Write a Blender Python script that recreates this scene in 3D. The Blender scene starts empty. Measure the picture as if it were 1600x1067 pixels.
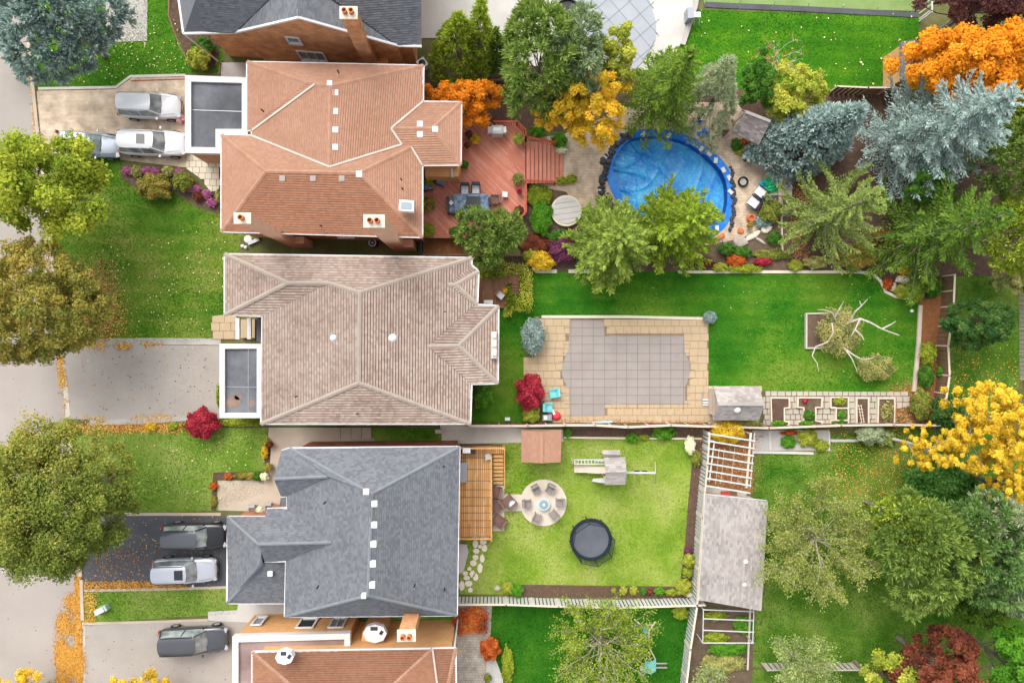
import bpy, math, random
import numpy as np
from mathutils import Vector, Quaternion
from mathutils.geometry import tessellate_polygon
R_ = math.radians
rng = np.random.default_rng(7)
random.seed(7)
SC = bpy.context.scene
COL = SC.collection

# ------------------------------------------------------------------ camera, sky, sun, exposure
F = 1066.7; CX, CY = 800.0, 533.5; NADIR = (770.0, 525.0); CAMH = 53.0
def _d(px, py): return Vector(((px-CX)/F, -(py-CY)/F, -1.0))
Q = _d(*NADIR).normalized().rotation_difference(Vector((0, 0, -1)))
cam = bpy.data.cameras.new('camera'); cam.sensor_width = 36; cam.lens = 24; cam.clip_end = 2000
camo = bpy.data.objects.new('camera', cam); COL.objects.link(camo)
camo.location = (0, 0, CAMH); camo.rotation_mode = 'QUATERNION'; camo.rotation_quaternion = Q
SC.camera = camo
SUN_DIR = Vector((-0.36, 0.80, 1.0)).normalized()
world = bpy.data.worlds.new('World'); SC.world = world; world.use_nodes = True
wn = world.node_tree.nodes; bgn = wn['Background']
sky = wn.new('ShaderNodeTexSky'); sky.sky_type = 'NISHITA'; sky.sun_disc = False
sky.sun_elevation = math.asin(SUN_DIR.z); sky.sun_rotation = math.atan2(SUN_DIR.x, SUN_DIR.y)
sky.air_density = 1.0; sky.dust_density = 4.0; sky.ozone_density = 1.0
hs = wn.new('ShaderNodeHueSaturation'); hs.inputs['Saturation'].default_value = 0.22      # high thin cloud: a nearly white sky
world.node_tree.links.new(sky.outputs[0], hs.inputs['Color']); world.node_tree.links.new(hs.outputs[0], bgn.inputs[0]); bgn.inputs[1].default_value = 0.15
sl = bpy.data.lights.new('sun', 'SUN'); sl.energy = .85; sl.angle = R_(55); sl.color = (1.0, .93, .84)
so = bpy.data.objects.new('sun', sl); COL.objects.link(so)
so.rotation_mode = 'QUATERNION'; so.rotation_quaternion = Vector((0, 0, -1)).rotation_difference(-SUN_DIR)
SC.view_settings.view_transform = 'Standard'; SC.view_settings.look = 'None'
SC.view_settings.gamma = 1.0; SC.view_settings.use_curve_mapping = False
SC.view_settings.exposure = 1.15

# ------------------------------------------------------------------ helpers
def P(px, py, z=0.0):
    d = Q @ _d(px, py); t = (z-CAMH)/d.z
    return (d.x*t, d.y*t, z)
def PL(pts, z=0.0): return [P(x, y, z) for x, y in pts]
def S(pxlen, z=0.0): return pxlen*(CAMH-z)/F            # pixel length -> metres at height z

def tag(o, label=None, cat=None, group=None, kind=None):
    if label: o['label'] = label
    if cat: o['category'] = cat
    if group: o['group'] = group
    if kind: o['kind'] = kind
    return o
def thing(name, label, cat, loc=(0, 0, 0), rz=0.0, group=None):
    o = bpy.data.objects.new(name, None); COL.objects.link(o); o.empty_display_size = .3
    o.location = loc; o.rotation_euler = (0, 0, rz)
    return tag(o, label, cat, group)
def wloc(p):
    v = Vector((0, 0, 0))
    while p is not None: v = v+p.location; p = p.parent
    return v
def add(name, V, Fc, mat, parent=None, origin=None, kind=None, smooth=False, local=False):
    """mesh object from world-space verts; origin/parent offset removed"""
    off = Vector((0, 0, 0))
    if not local: off = wloc(parent) if parent is not None else Vector(origin or (0, 0, 0))
    me = bpy.data.meshes.new(name)
    if off.length: V = [(v[0]-off.x, v[1]-off.y, v[2]-off.z) for v in V]
    me.from_pydata([tuple(v) for v in V], [], Fc); me.materials.append(mat); me.update()
    if smooth: me.polygons.foreach_set('use_smooth', [True]*len(me.polygons))
    o = bpy.data.objects.new(name, me); COL.objects.link(o)
    if parent is not None: o.parent = parent
    else: o.location = off
    if kind: o['kind'] = kind
    return o
def copy_tree(o, parent=None):
    c = o.copy(); COL.objects.link(c)
    if parent is not None: c.parent = parent
    for ch in list(o.children): copy_tree(ch, c)
    return c

class B:
    def __init__(s): s.V = []; s.F = []
    def poly(s, pts):
        n = len(s.V); s.V += [tuple(p) for p in pts]; s.F.append(list(range(n, n+len(pts))))
    def tess(s, pts, holes=()):
        n = len(s.V); allp = [tuple(p) for p in pts]
        for h in holes: allp += [tuple(p) for p in h]
        T = tessellate_polygon([[Vector(p) for p in pts]]+[[Vector(p) for p in h] for h in holes])
        s.V += allp
        for t in T:
            a, b, c = (Vector(allp[i]) for i in t)
            s.F.append([n+i for i in (t if (b-a).cross(c-a).z > 0 else t[::-1])])
    def prism(s, pts2, z0, z1, top=True, bottom=False):
        n = len(s.V); k = len(pts2)
        ar = sum(pts2[i][0]*pts2[(i+1) % k][1]-pts2[(i+1) % k][0]*pts2[i][1] for i in range(k))
        p = list(pts2) if ar > 0 else list(pts2)[::-1]
        s.V += [(q[0], q[1], z0) for q in p]+[(q[0], q[1], z1) for q in p]
        for i in range(k):
            j = (i+1) % k; s.F.append([n+i, n+j, n+k+j, n+k+i])
        if top:
            if k <= 4: s.F.append([n+k+i for i in range(k)])
            else: s.tess([(q[0], q[1], z1) for q in p])
        if bottom: s.F.append([n+i for i in range(k)][::-1])
    def box(s, c, size, rz=0.0, z0=None):
        """c centre xy(+z base), size x,y,z"""
        cx, cy, cz = c; hx, hy = size[0]/2, size[1]/2; ca, sa = math.cos(rz), math.sin(rz)
        n = len(s.V)
        for z in (cz, cz+size[2]):
            for x, y in ((-hx, -hy), (hx, -hy), (hx, hy), (-hx, hy)): s.V.append((cx+x*ca-y*sa, cy+x*sa+y*ca, z))
        s.F += [[n+i for i in f] for f in ((3, 2, 1, 0), (4, 5, 6, 7), (0, 1, 5, 4), (1, 2, 6, 5), (2, 3, 7, 6), (3, 0, 4, 7))]
    def beam(s, a, b, w, h=None):
        """rectangular bar from a to b (3d)"""
        h = h or w; a = Vector(a); b = Vector(b); d = (b-a)
        if d.length < 1e-6: return
        d.normalize(); up = Vector((0, 0, 1)) if abs(d.z) < .95 else Vector((1, 0, 0))
        sd = d.cross(up).normalized(); up = sd.cross(d).normalized(); n = len(s.V)
        for p in (a, b):
            for x, y in ((-1, -1), (1, -1), (1, 1), (-1, 1)): s.V.append(tuple(p+sd*x*w/2+up*y*h/2))
        s.F += [[n+i for i in f] for f in ((0, 1, 2, 3), (7, 6, 5, 4), (0, 4, 5, 1), (1, 5, 6, 2), (2, 6, 7, 3), (3, 7, 4, 0))]
    def tube(s, pts, rad, n=5):
        pts = [Vector(p) for p in pts]; m = len(pts); base = len(s.V)
        for i, p in enumerate(pts):
            d = (pts[min(i+1, m-1)]-pts[max(i-1, 0)])
            if d.length < 1e-6: d = Vector((0, 0, 1))
            d.normalize(); u = d.cross(Vector((0.31, 0.2, 0.93))).normalized(); v = d.cross(u)
            r = rad[i] if hasattr(rad, '__len__') else rad
            for k in range(n):
                a = 2*math.pi*k/n; s.V.append(tuple(p+u*math.cos(a)*r+v*math.sin(a)*r))
        for i in range(m-1):
            for k in range(n):
                k2 = (k+1) % n; s.F.append([base+i*n+k, base+i*n+k2, base+(i+1)*n+k2, base+(i+1)*n+k])
        s.F.append([base+k for k in range(n)][::-1]); s.F.append([base+(m-1)*n+k for k in range(n)])
    def lathe(s, c, prof, n=16):
        """prof list of (r,z)"""
        base = len(s.V)
        for r, z in prof:
            for k in range(n):
                a = 2*math.pi*k/n; s.V.append((c[0]+r*math.cos(a), c[1]+r*math.sin(a), c[2]+z))
        for i in range(len(prof)-1):
            for k in range(n):
                k2 = (k+1) % n; s.F.append([base+i*n+k, base+i*n+k2, base+(i+1)*n+k2, base+(i+1)*n+k])
        s.F.append([base+(len(prof)-1)*n+k for k in range(n)]); s.F.append([base+k for k in range(n)][::-1])
    def make(s, name, mat, parent=None, origin=None, kind=None, smooth=False, local=False):
        return add(name, s.V, s.F, mat, parent, origin, kind, smooth, local)
def cen(pts):
    return (sum(p[0] for p in pts)/len(pts), sum(p[1] for p in pts)/len(pts), 0)
def one(fn, name, mat, parent=None, origin=None, kind=None, smooth=False, local=False):
    b = B(); fn(b); return b.make(name, mat, parent, origin, kind, smooth, local)
def offset_poly(pts, d):
    """inset (d>0) a closed 2d polygon"""
    k = len(pts); ar = sum(pts[i][0]*pts[(i+1) % k][1]-pts[(i+1) % k][0]*pts[i][1] for i in range(k))
    sgn = 1 if ar > 0 else -1; out = []
    for i in range(k):
        p0, p1, p2 = (Vector(pts[j % k][:2]) for j in (i-1, i, i+1))
        e1 = (p1-p0).normalized(); e2 = (p2-p1).normalized()
        n1 = Vector((-e1.y, e1.x))*sgn; n2 = Vector((-e2.y, e2.x))*sgn
        m = n1+n2
        if m.length < .3: m = n1
        m = m/max(m.dot(n1), .35) if m.length else n1
        out.append((p1.x+m.x*d, p1.y+m.y*d))
    return out
def inpoly(x, y, poly):
    ins = np.zeros(len(x), bool); k = len(poly)
    for i in range(k):
        x1, y1 = poly[i][:2]; x2, y2 = poly[(i+1) % k][:2]
        c = ((y1 > y) != (y2 > y)); ins ^= c & (x < (x2-x1)*(y-y1)/((y2-y1) or 1e-9)+x1)
    return ins
def clip_half(poly, nx, ny, c):
    """keep nx*x+ny*y<=c"""
    out = []; k = len(poly)
    for i in range(k):
        a, b = poly[i], poly[(i+1) % k]; da = nx*a[0]+ny*a[1]-c; db = nx*b[0]+ny*b[1]-c
        if da <= 0: out.append(a)
        if (da < 0 < db) or (db < 0 < da):
            t = da/(da-db); out.append((a[0]+(b[0]-a[0])*t, a[1]+(b[1]-a[1])*t))
    return out
def clip_rect(poly, x0, x1, y0, y1):
    for h in ((-1, 0, -x0), (1, 0, x1), (0, -1, -y0), (0, 1, y1)):
        poly = clip_half(poly, *h)
        if len(poly) < 3: return []
    return poly
def parea(p): return abs(sum(p[i][0]*p[(i+1) % len(p)][1]-p[(i+1) % len(p)][0]*p[i][1] for i in range(len(p))))/2
def rand_in(poly, n, r=None):
    r = r or rng; P2 = np.array([q[:2] for q in poly]); lo, hi = P2.min(0), P2.max(0)
    xs = r.uniform(lo[0], hi[0], n); ys = r.uniform(lo[1], hi[1], n); m = inpoly(xs, ys, poly)
    return xs[m], ys[m]
def smoothpoly(pts, it=2):
    for _ in range(it):
        q = []
        for i in range(len(pts)):
            a, b = pts[i], pts[(i+1) % len(pts)]
            q += [(a[0]*.75+b[0]*.25, a[1]*.75+b[1]*.25), (a[0]*.25+b[0]*.75, a[1]*.25+b[1]*.75)]
        pts = q
    return pts

# ------------------------------------------------------------------ materials
MATS = {}
def mat(name, cols, scale=2.0, detail=6, rough=.85, isl=0.0, tint=0.0, bump=0.0, bscale=30, spec=.25, metal=0, trans=0, con=2.2, fine=0.0, fscale=25, coat=0, stripe=0, sfreq=4):
    m = bpy.data.materials.new(name); m.use_nodes = True; nt = m.node_tree; N = nt.nodes; Lk = nt.links.new
    bs = N['Principled BSDF']; bs.inputs['Roughness'].default_value = rough; bs.inputs['Specular IOR Level'].default_value = spec
    bs.inputs['Metallic'].default_value = metal
    if coat: bs.inputs['Coat Weight'].default_value = coat; bs.inputs['Coat Roughness'].default_value = .08
    geo = N.new('ShaderNodeNewGeometry')
    def noise(sc, det):
        n = N.new('ShaderNodeTexNoise'); n.inputs['Scale'].default_value = sc; n.inputs['Detail'].default_value = det
        n.inputs['Roughness'].default_value = .6
        Lk(geo.outputs['Position'], n.inputs['Vector']); return n.outputs['Fac']
    def mth(op, a, b, clamp=False):
        n = N.new('ShaderNodeMath'); n.operation = op; n.use_clamp = clamp
        for i, v in enumerate((a, b)):
            if isinstance(v, (int, float)): n.inputs[i].default_value = v
            else: Lk(v, n.inputs[i])
        return n.outputs[0]
    col = None
    if len(cols) > 1:
        f = mth('ADD', mth('MULTIPLY', mth('SUBTRACT', noise(scale, detail), .5), con), .5, True)
        f = mth('MULTIPLY', f, 1-isl-tint-fine)
        if fine: f = mth('ADD', f, mth('MULTIPLY', mth('ADD', mth('MULTIPLY', mth('SUBTRACT', noise(fscale, 3), .5), 3.5), .5, True), fine))
        if stripe:
            sx = N.new('ShaderNodeSeparateXYZ'); Lk(geo.outputs['Position'], sx.inputs[0])
            wv = mth('SINE', mth('ADD', mth('MULTIPLY', sx.outputs[1], sfreq), mth('MULTIPLY', noise(.25, 2), 5)), 0)
            f = mth('ADD', f, mth('MULTIPLY', wv, stripe), True)
        if isl: f = mth('ADD', f, mth('MULTIPLY', geo.outputs['Random Per Island'], isl))
        if tint:
            at = N.new('ShaderNodeAttribute'); at.attribute_name = 'tint'; f = mth('ADD', f, mth('MULTIPLY', at.outputs['Fac'], tint))
        rp = N.new('ShaderNodeValToRGB'); cr = rp.color_ramp
        while len(cr.elements) < len(cols): cr.elements.new(.5)
        for i, c in enumerate(cols):
            cr.elements[i].position = i/(len(cols)-1); cr.elements[i].color = (*c, 1)
        Lk(f, rp.inputs[0]); col = rp.outputs[0]; Lk(col, bs.inputs['Base Color'])
    else: bs.inputs['Base Color'].default_value = (*cols[0], 1)
    if bump:
        b = N.new('ShaderNodeBump'); b.inputs['Strength'].default_value = bump; b.inputs['Distance'].default_value = .05
        Lk(noise(bscale, 5), b.inputs['Height']); Lk(b.outputs[0], bs.inputs['Normal'])
    if trans:
        t = N.new('ShaderNodeBsdfTranslucent'); mx = N.new('ShaderNodeMixShader'); mx.inputs[0].default_value = trans
        if col: Lk(col, t.inputs[0])
        else: t.inputs[0].default_value = (*cols[0], 1)
        Lk(bs.outputs[0], mx.inputs[1]); Lk(t.outputs[0], mx.inputs[2]); Lk(mx.outputs[0], N['Material Output'].inputs[0])
    MATS[name] = m; return m
def brickmat(name, c1, c2, mortar, bw=.22, rh=.075, ms=.012, wall=True, rot=0.0, var=.5, off=.5, bump=.4, stain=.35):
    m = bpy.data.materials.new(name); m.use_nodes = True; nt = m.node_tree; N = nt.nodes; Lk = nt.links.new
    bs = N['Principled BSDF']; bs.inputs['Roughness'].default_value = .9; bs.inputs['Specular IOR Level'].default_value = .2
    geo = N.new('ShaderNodeNewGeometry'); sp = N.new('ShaderNodeSeparateXYZ'); Lk(geo.outputs['Position'], sp.inputs[0])
    cb = N.new('ShaderNodeCombineXYZ')
    if wall:
        sn = N.new('ShaderNodeSeparateXYZ'); Lk(geo.outputs['Normal'], sn.inputs[0])
        ab = N.new('ShaderNodeMath'); ab.operation = 'ABSOLUTE'; Lk(sn.outputs[1], ab.inputs[0])
        gt = N.new('ShaderNodeMath'); gt.operation = 'GREATER_THAN'; gt.inputs[1].default_value = .7; Lk(ab.outputs[0], gt.inputs[0])
        mx = N.new('ShaderNodeMix'); Lk(gt.outputs[0], mx.inputs[0]); Lk(sp.outputs[1], mx.inputs[2]); Lk(sp.outputs[0], mx.inputs[3])
        Lk(mx.outputs[0], cb.inputs[0]); Lk(sp.outputs[2], cb.inputs[1])
    else:
        mp = N.new('ShaderNodeMapping'); mp.inputs['Rotation'].default_value = (0, 0, rot); Lk(geo.outputs['Position'], mp.inputs[0]); cb = mp
    br = N.new('ShaderNodeTexBrick'); Lk(cb.outputs[0], br.inputs['Vector']); br.inputs['Scale'].default_value = 1
    br.inputs['Color1'].default_value = (*c1, 1); br.inputs['Color2'].default_value = (*c2, 1); br.inputs['Mortar'].default_value = (*mortar, 1)
    br.inputs['Mortar Size'].default_value = ms; br.inputs['Brick Width'].default_value = bw; br.inputs['Row Height'].default_value = rh; br.offset = off
    nz = N.new('ShaderNodeTexNoise'); nz.inputs['Scale'].default_value = 1.3; nz.inputs['Detail'].default_value = 7; Lk(geo.outputs['Position'], nz.inputs['Vector'])
    mp2 = N.new('ShaderNodeMapRange'); mp2.inputs[1].default_value = .3; mp2.inputs[2].default_value = .7; mp2.inputs[3].default_value = 1-stain; mp2.inputs[4].default_value = 1+stain*.5
    Lk(nz.outputs['Fac'], mp2.inputs[0])
    vm = N.new('ShaderNodeVectorMath'); vm.operation = 'SCALE'; Lk(br.outputs['Color'], vm.inputs[0]); Lk(mp2.outputs[0], vm.inputs['Scale'])
    Lk(vm.outputs[0], bs.inputs['Base Color'])
    b = N.new('ShaderNodeBump'); b.inputs['Strength'].default_value = bump; b.inputs['Distance'].default_value = .01; b.invert = True
    Lk(br.outputs['Fac'], b.inputs['Height']); Lk(b.outputs[0], bs.inputs['Normal'])
    MATS[name] = m; return m
# ------------------------------------------------------------------ material library
mat('soil', [(.06, .04, .028), (.12, .08, .055), (.2, .14, .095)], 1.5, fine=.5, bump=.6)
mat('mulch', [(.05, .03, .022), (.1, .06, .042), (.2, .12, .085)], 3, fine=.6, bump=.8)
mat('rustleaf_ground', [(.13, .05, .022), (.25, .10, .035), (.36, .2, .09)], 3, fine=.55, bump=.6)
mat('rough_ground', [(.045, .06, .015), (.11, .12, .035), (.22, .17, .09)], .5, fine=.4, bump=.6)
mat('asphalt_pale', [(0.275, 0.246, 0.218), (0.340, 0.308, 0.275), (0.405, 0.372, 0.336)], .35, 9, fine=.25, fscale=18, bump=.2, con=1.6)
mat('asphalt_road', [(0.261, 0.229, 0.206), (0.316, 0.282, 0.254), (0.364, 0.328, 0.298)], .25, 9, fine=.22, fscale=14, bump=.2, con=1.5)
mat('asphalt_dark', [(.05, .053, .06), (.075, .08, .09), (.11, .115, .125)], .5, 9, fine=.35, bump=.3)
mat('concrete', [(.42, .38, .33), (.52, .48, .42), (.62, .58, .52)], .6, 8, fine=.25, bump=.15)
mat('concrete_warm', [(0.386, 0.313, 0.239), (0.451, 0.377, 0.294), (0.506, 0.432, 0.350)], .6, 8, fine=.25, bump=.15)
mat('concrete_pale', [(0.405, 0.386, 0.359), (0.478, 0.460, 0.432), (0.534, 0.515, 0.497)], .5, 8, fine=.2, bump=.1)
mat('concrete_grey', [(.32, .30, .28), (.39, .37, .345), (.45, .43, .40)], .6, 8, fine=.1, bump=.15)
mat('stone_buff', [(0.322, 0.232, 0.134), (0.423, 0.319, 0.198), (0.508, 0.397, 0.269)], .7, 6, isl=.5, fine=.25, bump=.2)
mat('stone_cream', [(.50, .42, .30), (.62, .55, .43), (.72, .66, .55)], .9, 6, isl=.5, fine=.2, bump=.2)
mat('stone_grey', [(.26, .23, .19), (.38, .34, .28), (.52, .48, .40)], .9, 6, isl=.5, fine=.25, bump=.3)
mat('stone_pale', [(.55, .48, .36), (.66, .59, .47), (.72, .66, .55)], .9, 6, isl=.4, fine=.25, bump=.2)
mat('stone_joint', [(.20, .14, .085), (.28, .20, .13)], 2, fine=.5)
mat('rock', [(.20, .17, .15), (.36, .31, .27), (.52, .47, .42)], 2, 6, isl=.4, fine=.25, bump=.5)
mat('rock_dark', [(.015, .016, .02), (.05, .05, .058), (.16, .16, .17)], 5, 6, isl=.35, fine=.35, bump=.6)
mat('white', [(0.552, 0.552, 0.547), (0.626, 0.626, 0.621)], 3, rough=.5)
mat('white_plain', [(.68, .68, .68)], rough=.45)
mat('grey_metal', [(.35, .36, .38)], rough=.4, metal=.6)
mat('dark_metal', [(.03, .03, .035)], rough=.45, metal=.3)
mat('black', [(.015, .015, .017)], rough=.6)
mat('glass_dark', [(.03, .04, .05)], rough=.08, spec=.8)
mat('glass_pale', [(.22, .27, .30)], rough=.1, spec=.8)
mat('terracotta', [(.42, .12, .05), (.55, .2, .09)], 4, rough=.8)
mat('rubber', [(.02, .02, .022)], rough=.8)
mat('shingle_salmon', [(0.284, 0.146, 0.092), (0.347, 0.192, 0.128), (0.410, 0.246, 0.172)], .25, 4, isl=.35, fine=.25, rough=.95, bump=.35, bscale=60)
mat('shingle_salmon_dark', [(0.214, 0.096, 0.055), (0.266, 0.128, 0.077), (0.310, 0.163, 0.100)], .25, 4, isl=.4, fine=.2, rough=.95, bump=.35, bscale=60)  # southern house's roof; also the shaded copy for the salmon house's south face
mat('shingle_brown', [(0.171, 0.126, 0.103), (0.274, 0.203, 0.163), (0.341, 0.268, 0.222), (0.409, 0.349, 0.302)], .35, 4, isl=.42, fine=.12, rough=.95, bump=.3, bscale=60)
mat('shingle_grey', [(0.084, 0.090, 0.102), (0.135, 0.143, 0.157), (0.186, 0.196, 0.208)], .3, 5, isl=.5, fine=.25, rough=.95, bump=.35, bscale=60)
mat('shingle_cedar', [(0.170, 0.153, 0.145), (0.323, 0.293, 0.276), (0.459, 0.425, 0.399)], .4, 5, isl=.42, fine=.2, rough=.95, bump=.3)
mat('shingle_weathered', [(.16, .13, .12), (.28, .24, .225), (.40, .36, .34)], .5, 5, isl=.7, fine=.15, rough=.95, bump=.3)
for _n, _c in (('salmon', (.20, .10, .06)), ('salmon_dark', (.15, .07, .04)), ('brown', (.085, .06, .05)), ('grey', (.09, .10, .115)), ('cedar', (.12, .11, .1)), ('weathered', (.08, .07, .065))): mat('shingle_'+_n+'_under', [_c])  # dark underlay paints the overlap shadow line below each course
mat('cap_brown', [(.26, .215, .18), (.34, .285, .24)], 3, fine=.4, isl=.3)
mat('cap_grey', [(.14, .155, .17), (.20, .22, .24)], 3, fine=.4, isl=.3)
mat('flashing', [(.40, .34, .29), (.50, .44, .38)], 2, rough=.5)
mat('membrane', [(.055, .06, .068), (.10, .105, .118), (.17, .18, .195)], .35, 7, rough=.7, con=3, fine=.1)
mat('membrane_brown', [(.16, .11, .10), (.28, .2, .185), (.38, .3, .28)], .4, 7, rough=.8, con=2.5, fine=.1)
mat('rust_stain', [(.16, .10, .08), (.26, .18, .15)], 2, 6)
brickmat('brick_orange', (.54, .22, .085), (.68, .31, .13), (.5, .32, .19))
brickmat('brick_chimney', (.66, .36, .23), (.74, .44, .29), (.62, .44, .33), stain=.12)
brickmat('brick_tan', (.62, .31, .11), (.70, .38, .15), (.55, .36, .2), stain=.12)
brickmat('brick_salmon', (.55, .24, .12), (.62, .30, .16), (.5, .32, .22), stain=.15)
brickmat('brick_red', (.34, .10, .055), (.42, .15, .08), (.36, .22, .16))
brickmat('paver_tan', (0.53, 0.403, 0.286), (0.636, 0.498, 0.371), (0.35, 0.276, 0.201), .22, .12, .012, wall=False, bump=.3)
brickmat('paver_drive', (0.572, 0.451, 0.33), (0.693, 0.55, 0.418), (0.385, 0.308, 0.231), .2, .1, .012, wall=False, bump=.3)
brickmat('paver_grey', (.40, .36, .31), (.50, .46, .40), (.28, .25, .21), .22, .2, .014, wall=False, rot=.03, off=.5, bump=.3)
mat('deck_red', [(.42, .12, .075), (.56, .20, .13), (.66, .34, .25)], 1.2, 5, isl=.45, fine=.2, rough=.6)
mat('rail_red', [(.33, .05, .025), (.46, .10, .055)], 2, rough=.6)
mat('deck_orange', [(.36, .17, .055), (.58, .31, .11), (.74, .48, .22)], 1.2, 5, isl=.45, fine=.2, rough=.7)
mat('rail_orange', [(.50, .24, .08), (.66, .36, .14)], 2, rough=.7)
mat('deck_brown', [(.16, .075, .04), (.26, .13, .07), (.38, .2, .11)], 1.2, 5, isl=.5, fine=.2, rough=.7)
mat('wood_grey', [(.32, .28, .24), (.46, .41, .36), (.58, .53, .48)], 2, 5, isl=.4, fine=.3)
mat('wood_fence', [(.40, .31, .24), (.54, .44, .36), (.66, .57, .49)], 2, 5, isl=.4, fine=.3)
mat('wood_fence_dark', [(.10, .055, .035), (.17, .095, .06), (.26, .15, .09)], 2, 5, isl=.4, fine=.3)
mat('wood_pale', [(.50, .40, .30), (.62, .52, .41), (.70, .61, .5)], 2, 5, isl=.3, fine=.3)
mat('picket_white', [(.38, .40, .38), (.46, .48, .46), (.54, .56, .54)], 2, 5, isl=.4, fine=.25)
mat('cover_taupe', [(0.243, 0.210, 0.190), (0.280, 0.246, 0.220), (0.307, 0.273, 0.247)], .5, 5, isl=.15, fine=.1, rough=.7)
mat('cover_grey', [(0.277, 0.294, 0.328), (0.311, 0.328, 0.361), (0.353, 0.370, 0.403)], .5, 5, isl=.2, fine=.1, rough=.7)
mat('strap', [(.16, .155, .16)], rough=.8)
mat('strap_grey', [(.14, .16, .20)], rough=.8)
mat('tarp_blue', [(.006, .10, .42), (.012, .20, .56), (.04, .34, .68), (.13, .48, .74)], .6, 7, fine=.3, fscale=5, rough=.35, spec=.5, con=2.6)
mat('tarp_rim', [(0.010, 0.117, 0.475), (0.020, 0.180, 0.589), (0.060, 0.270, 0.665)], .8, 6, fine=.25, fscale=5, rough=.4)
mat('pool_wall', [(.006, .06, .30), (.01, .09, .40)], .8, rough=.5)
mat('brown_cushion', [(.15, .085, .065), (.20, .12, .095)], 6, rough=.9)
mat('wicker_grey', [(.19, .165, .15), (.28, .25, .23)], 12, rough=.9)
mat('cushion_blue', [(.07, .12, .22), (.14, .2, .32), (.45, .5, .56)], 5, 4, fine=.4, fscale=9)
mat('cushion_white', [(.25, .28, .32), (.62, .63, .65), (.75, .75, .75)], 6, 4, fine=.5, fscale=14)
mat('plastic_teal', [(.16, .50, .52)], rough=.4)
mat('plastic_red', [(.60, .05, .06)], rough=.45)
mat('plastic_green', [(.01, .42, .14), (.02, .58, .24)], 6, rough=.45)
mat('plastic_cyan', [(.02, .32, .42), (.05, .42, .5)], 3, rough=.4)
mat('plastic_blue', [(.03, .16, .42)], rough=.4)
mat('plastic_cream', [(.50, .42, .34), (.56, .48, .4)], 2, rough=.45)
mat('trampoline_mat', [(.085, .095, .115), (.11, .12, .14)], 1, rough=.55)
mat('trampoline_pad', [(.015, .022, .035)], rough=.5)
mat('water_glass', [(.35, .55, .6)], rough=.15, spec=.6)
mat('paint_white', [(.66, .67, .69)], rough=.25, spec=.5, coat=.6)
mat('paint_silver', [(.50, .53, .58)], rough=.28, metal=.35, coat=.5)
mat('paint_grey', [(.30, .34, .39)], rough=.28, metal=.4, coat=.5)
mat('paint_black', [(.012, .013, .016)], rough=.2, coat=.8)
mat('paint_black_sheen', [(.10, .108, .12)], rough=.25, metal=.3, coat=.8)  # black roof greyed: sky reflection put into the colour
mat('paint_graphite', [(.085, .09, .10)], rough=.28, metal=.4, coat=.7)
mat('car_glass', [(.13, .16, .17), (.26, .30, .31), (.4, .44, .44)], .9, 2, con=3.5, rough=.12, spec=.7)  # pale patches paint reflected sky into the glass colour
mat('car_glass_dark', [(.012, .014, .017)], rough=.1, spec=.8)
mat('headlight', [(.35, .37, .4)], rough=.15, spec=.8)
mat('tail_light', [(.45, .02, .02)], rough=.2)
mat('turf_court', [(0.120, 0.195, 0.054), (0.180, 0.260, 0.084), (0.216, 0.293, 0.120)], .7, 5, fine=.2)
mat('bark', [(.10, .08, .065), (.2, .165, .14), (.32, .28, .25)], 4, 6, fine=.3, bump=.6)
mat('bark_mid', [(.2, .17, .13), (.3, .26, .2), (.4, .36, .29)], 4, 6, fine=.3)
mat('bark_pale', [(.32, .27, .23), (.48, .42, .37), (.6, .55, .5)], 4, 6, fine=.3)
def lawnmat(name, c, s=.35, con=2.6):
    mat(name, c, s, 8, fine=.34, fscale=9, rough=.95, bump=.5, bscale=18, con=con*1.25, spec=.1)
mat('lawn_front', [(.025, .105, .006), (.07, .165, .012), (.15, .215, .03), (.23, .25, .065)], .16, 8, fine=.3, fscale=9, rough=.95, bump=.5, bscale=18, con=3.6, spec=.1, stripe=.07, sfreq=5)
lawnmat('lawn_corner', [(0.028, 0.116, 0.006), (0.056, 0.173, 0.010), (0.131, 0.231, 0.020)])
lawnmat('lawn_dry', [(0.063, 0.166, 0.011), (0.126, 0.232, 0.024), (0.207, 0.285, 0.056), (0.261, 0.321, 0.088)], .25)
mat('lawn_vivid', [(.02, .11, .006), (.045, .17, .007), (.11, .25, .012)], .25, 8, fine=.4, fscale=7, rough=.95, bump=.5, con=2.6, spec=.1, stripe=.12, sfreq=4.5)
mat('lawn_pool', [(.010, .095, .005), (.028, .145, .007), (.085, .20, .014), (.16, .235, .03)], .13, 8, fine=.26, fscale=9, rough=.95, bump=.5, bscale=18, con=3.8, spec=.1, stripe=.05, sfreq=6)
lawnmat('lawn_yellow', [(0.077, 0.178, 0.011), (0.165, 0.273, 0.023), (0.261, 0.332, 0.063), (0.319, 0.367, 0.108)], .28)
lawnmat('lawn_deep', [(0.012, 0.075, 0.004), (0.024, 0.120, 0.006), (0.060, 0.173, 0.012)], .3)
lawnmat('lawn_rough', [(0.019, 0.091, 0.005), (0.056, 0.152, 0.010), (0.122, 0.213, 0.028), (0.187, 0.258, 0.056)], .3)

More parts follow.
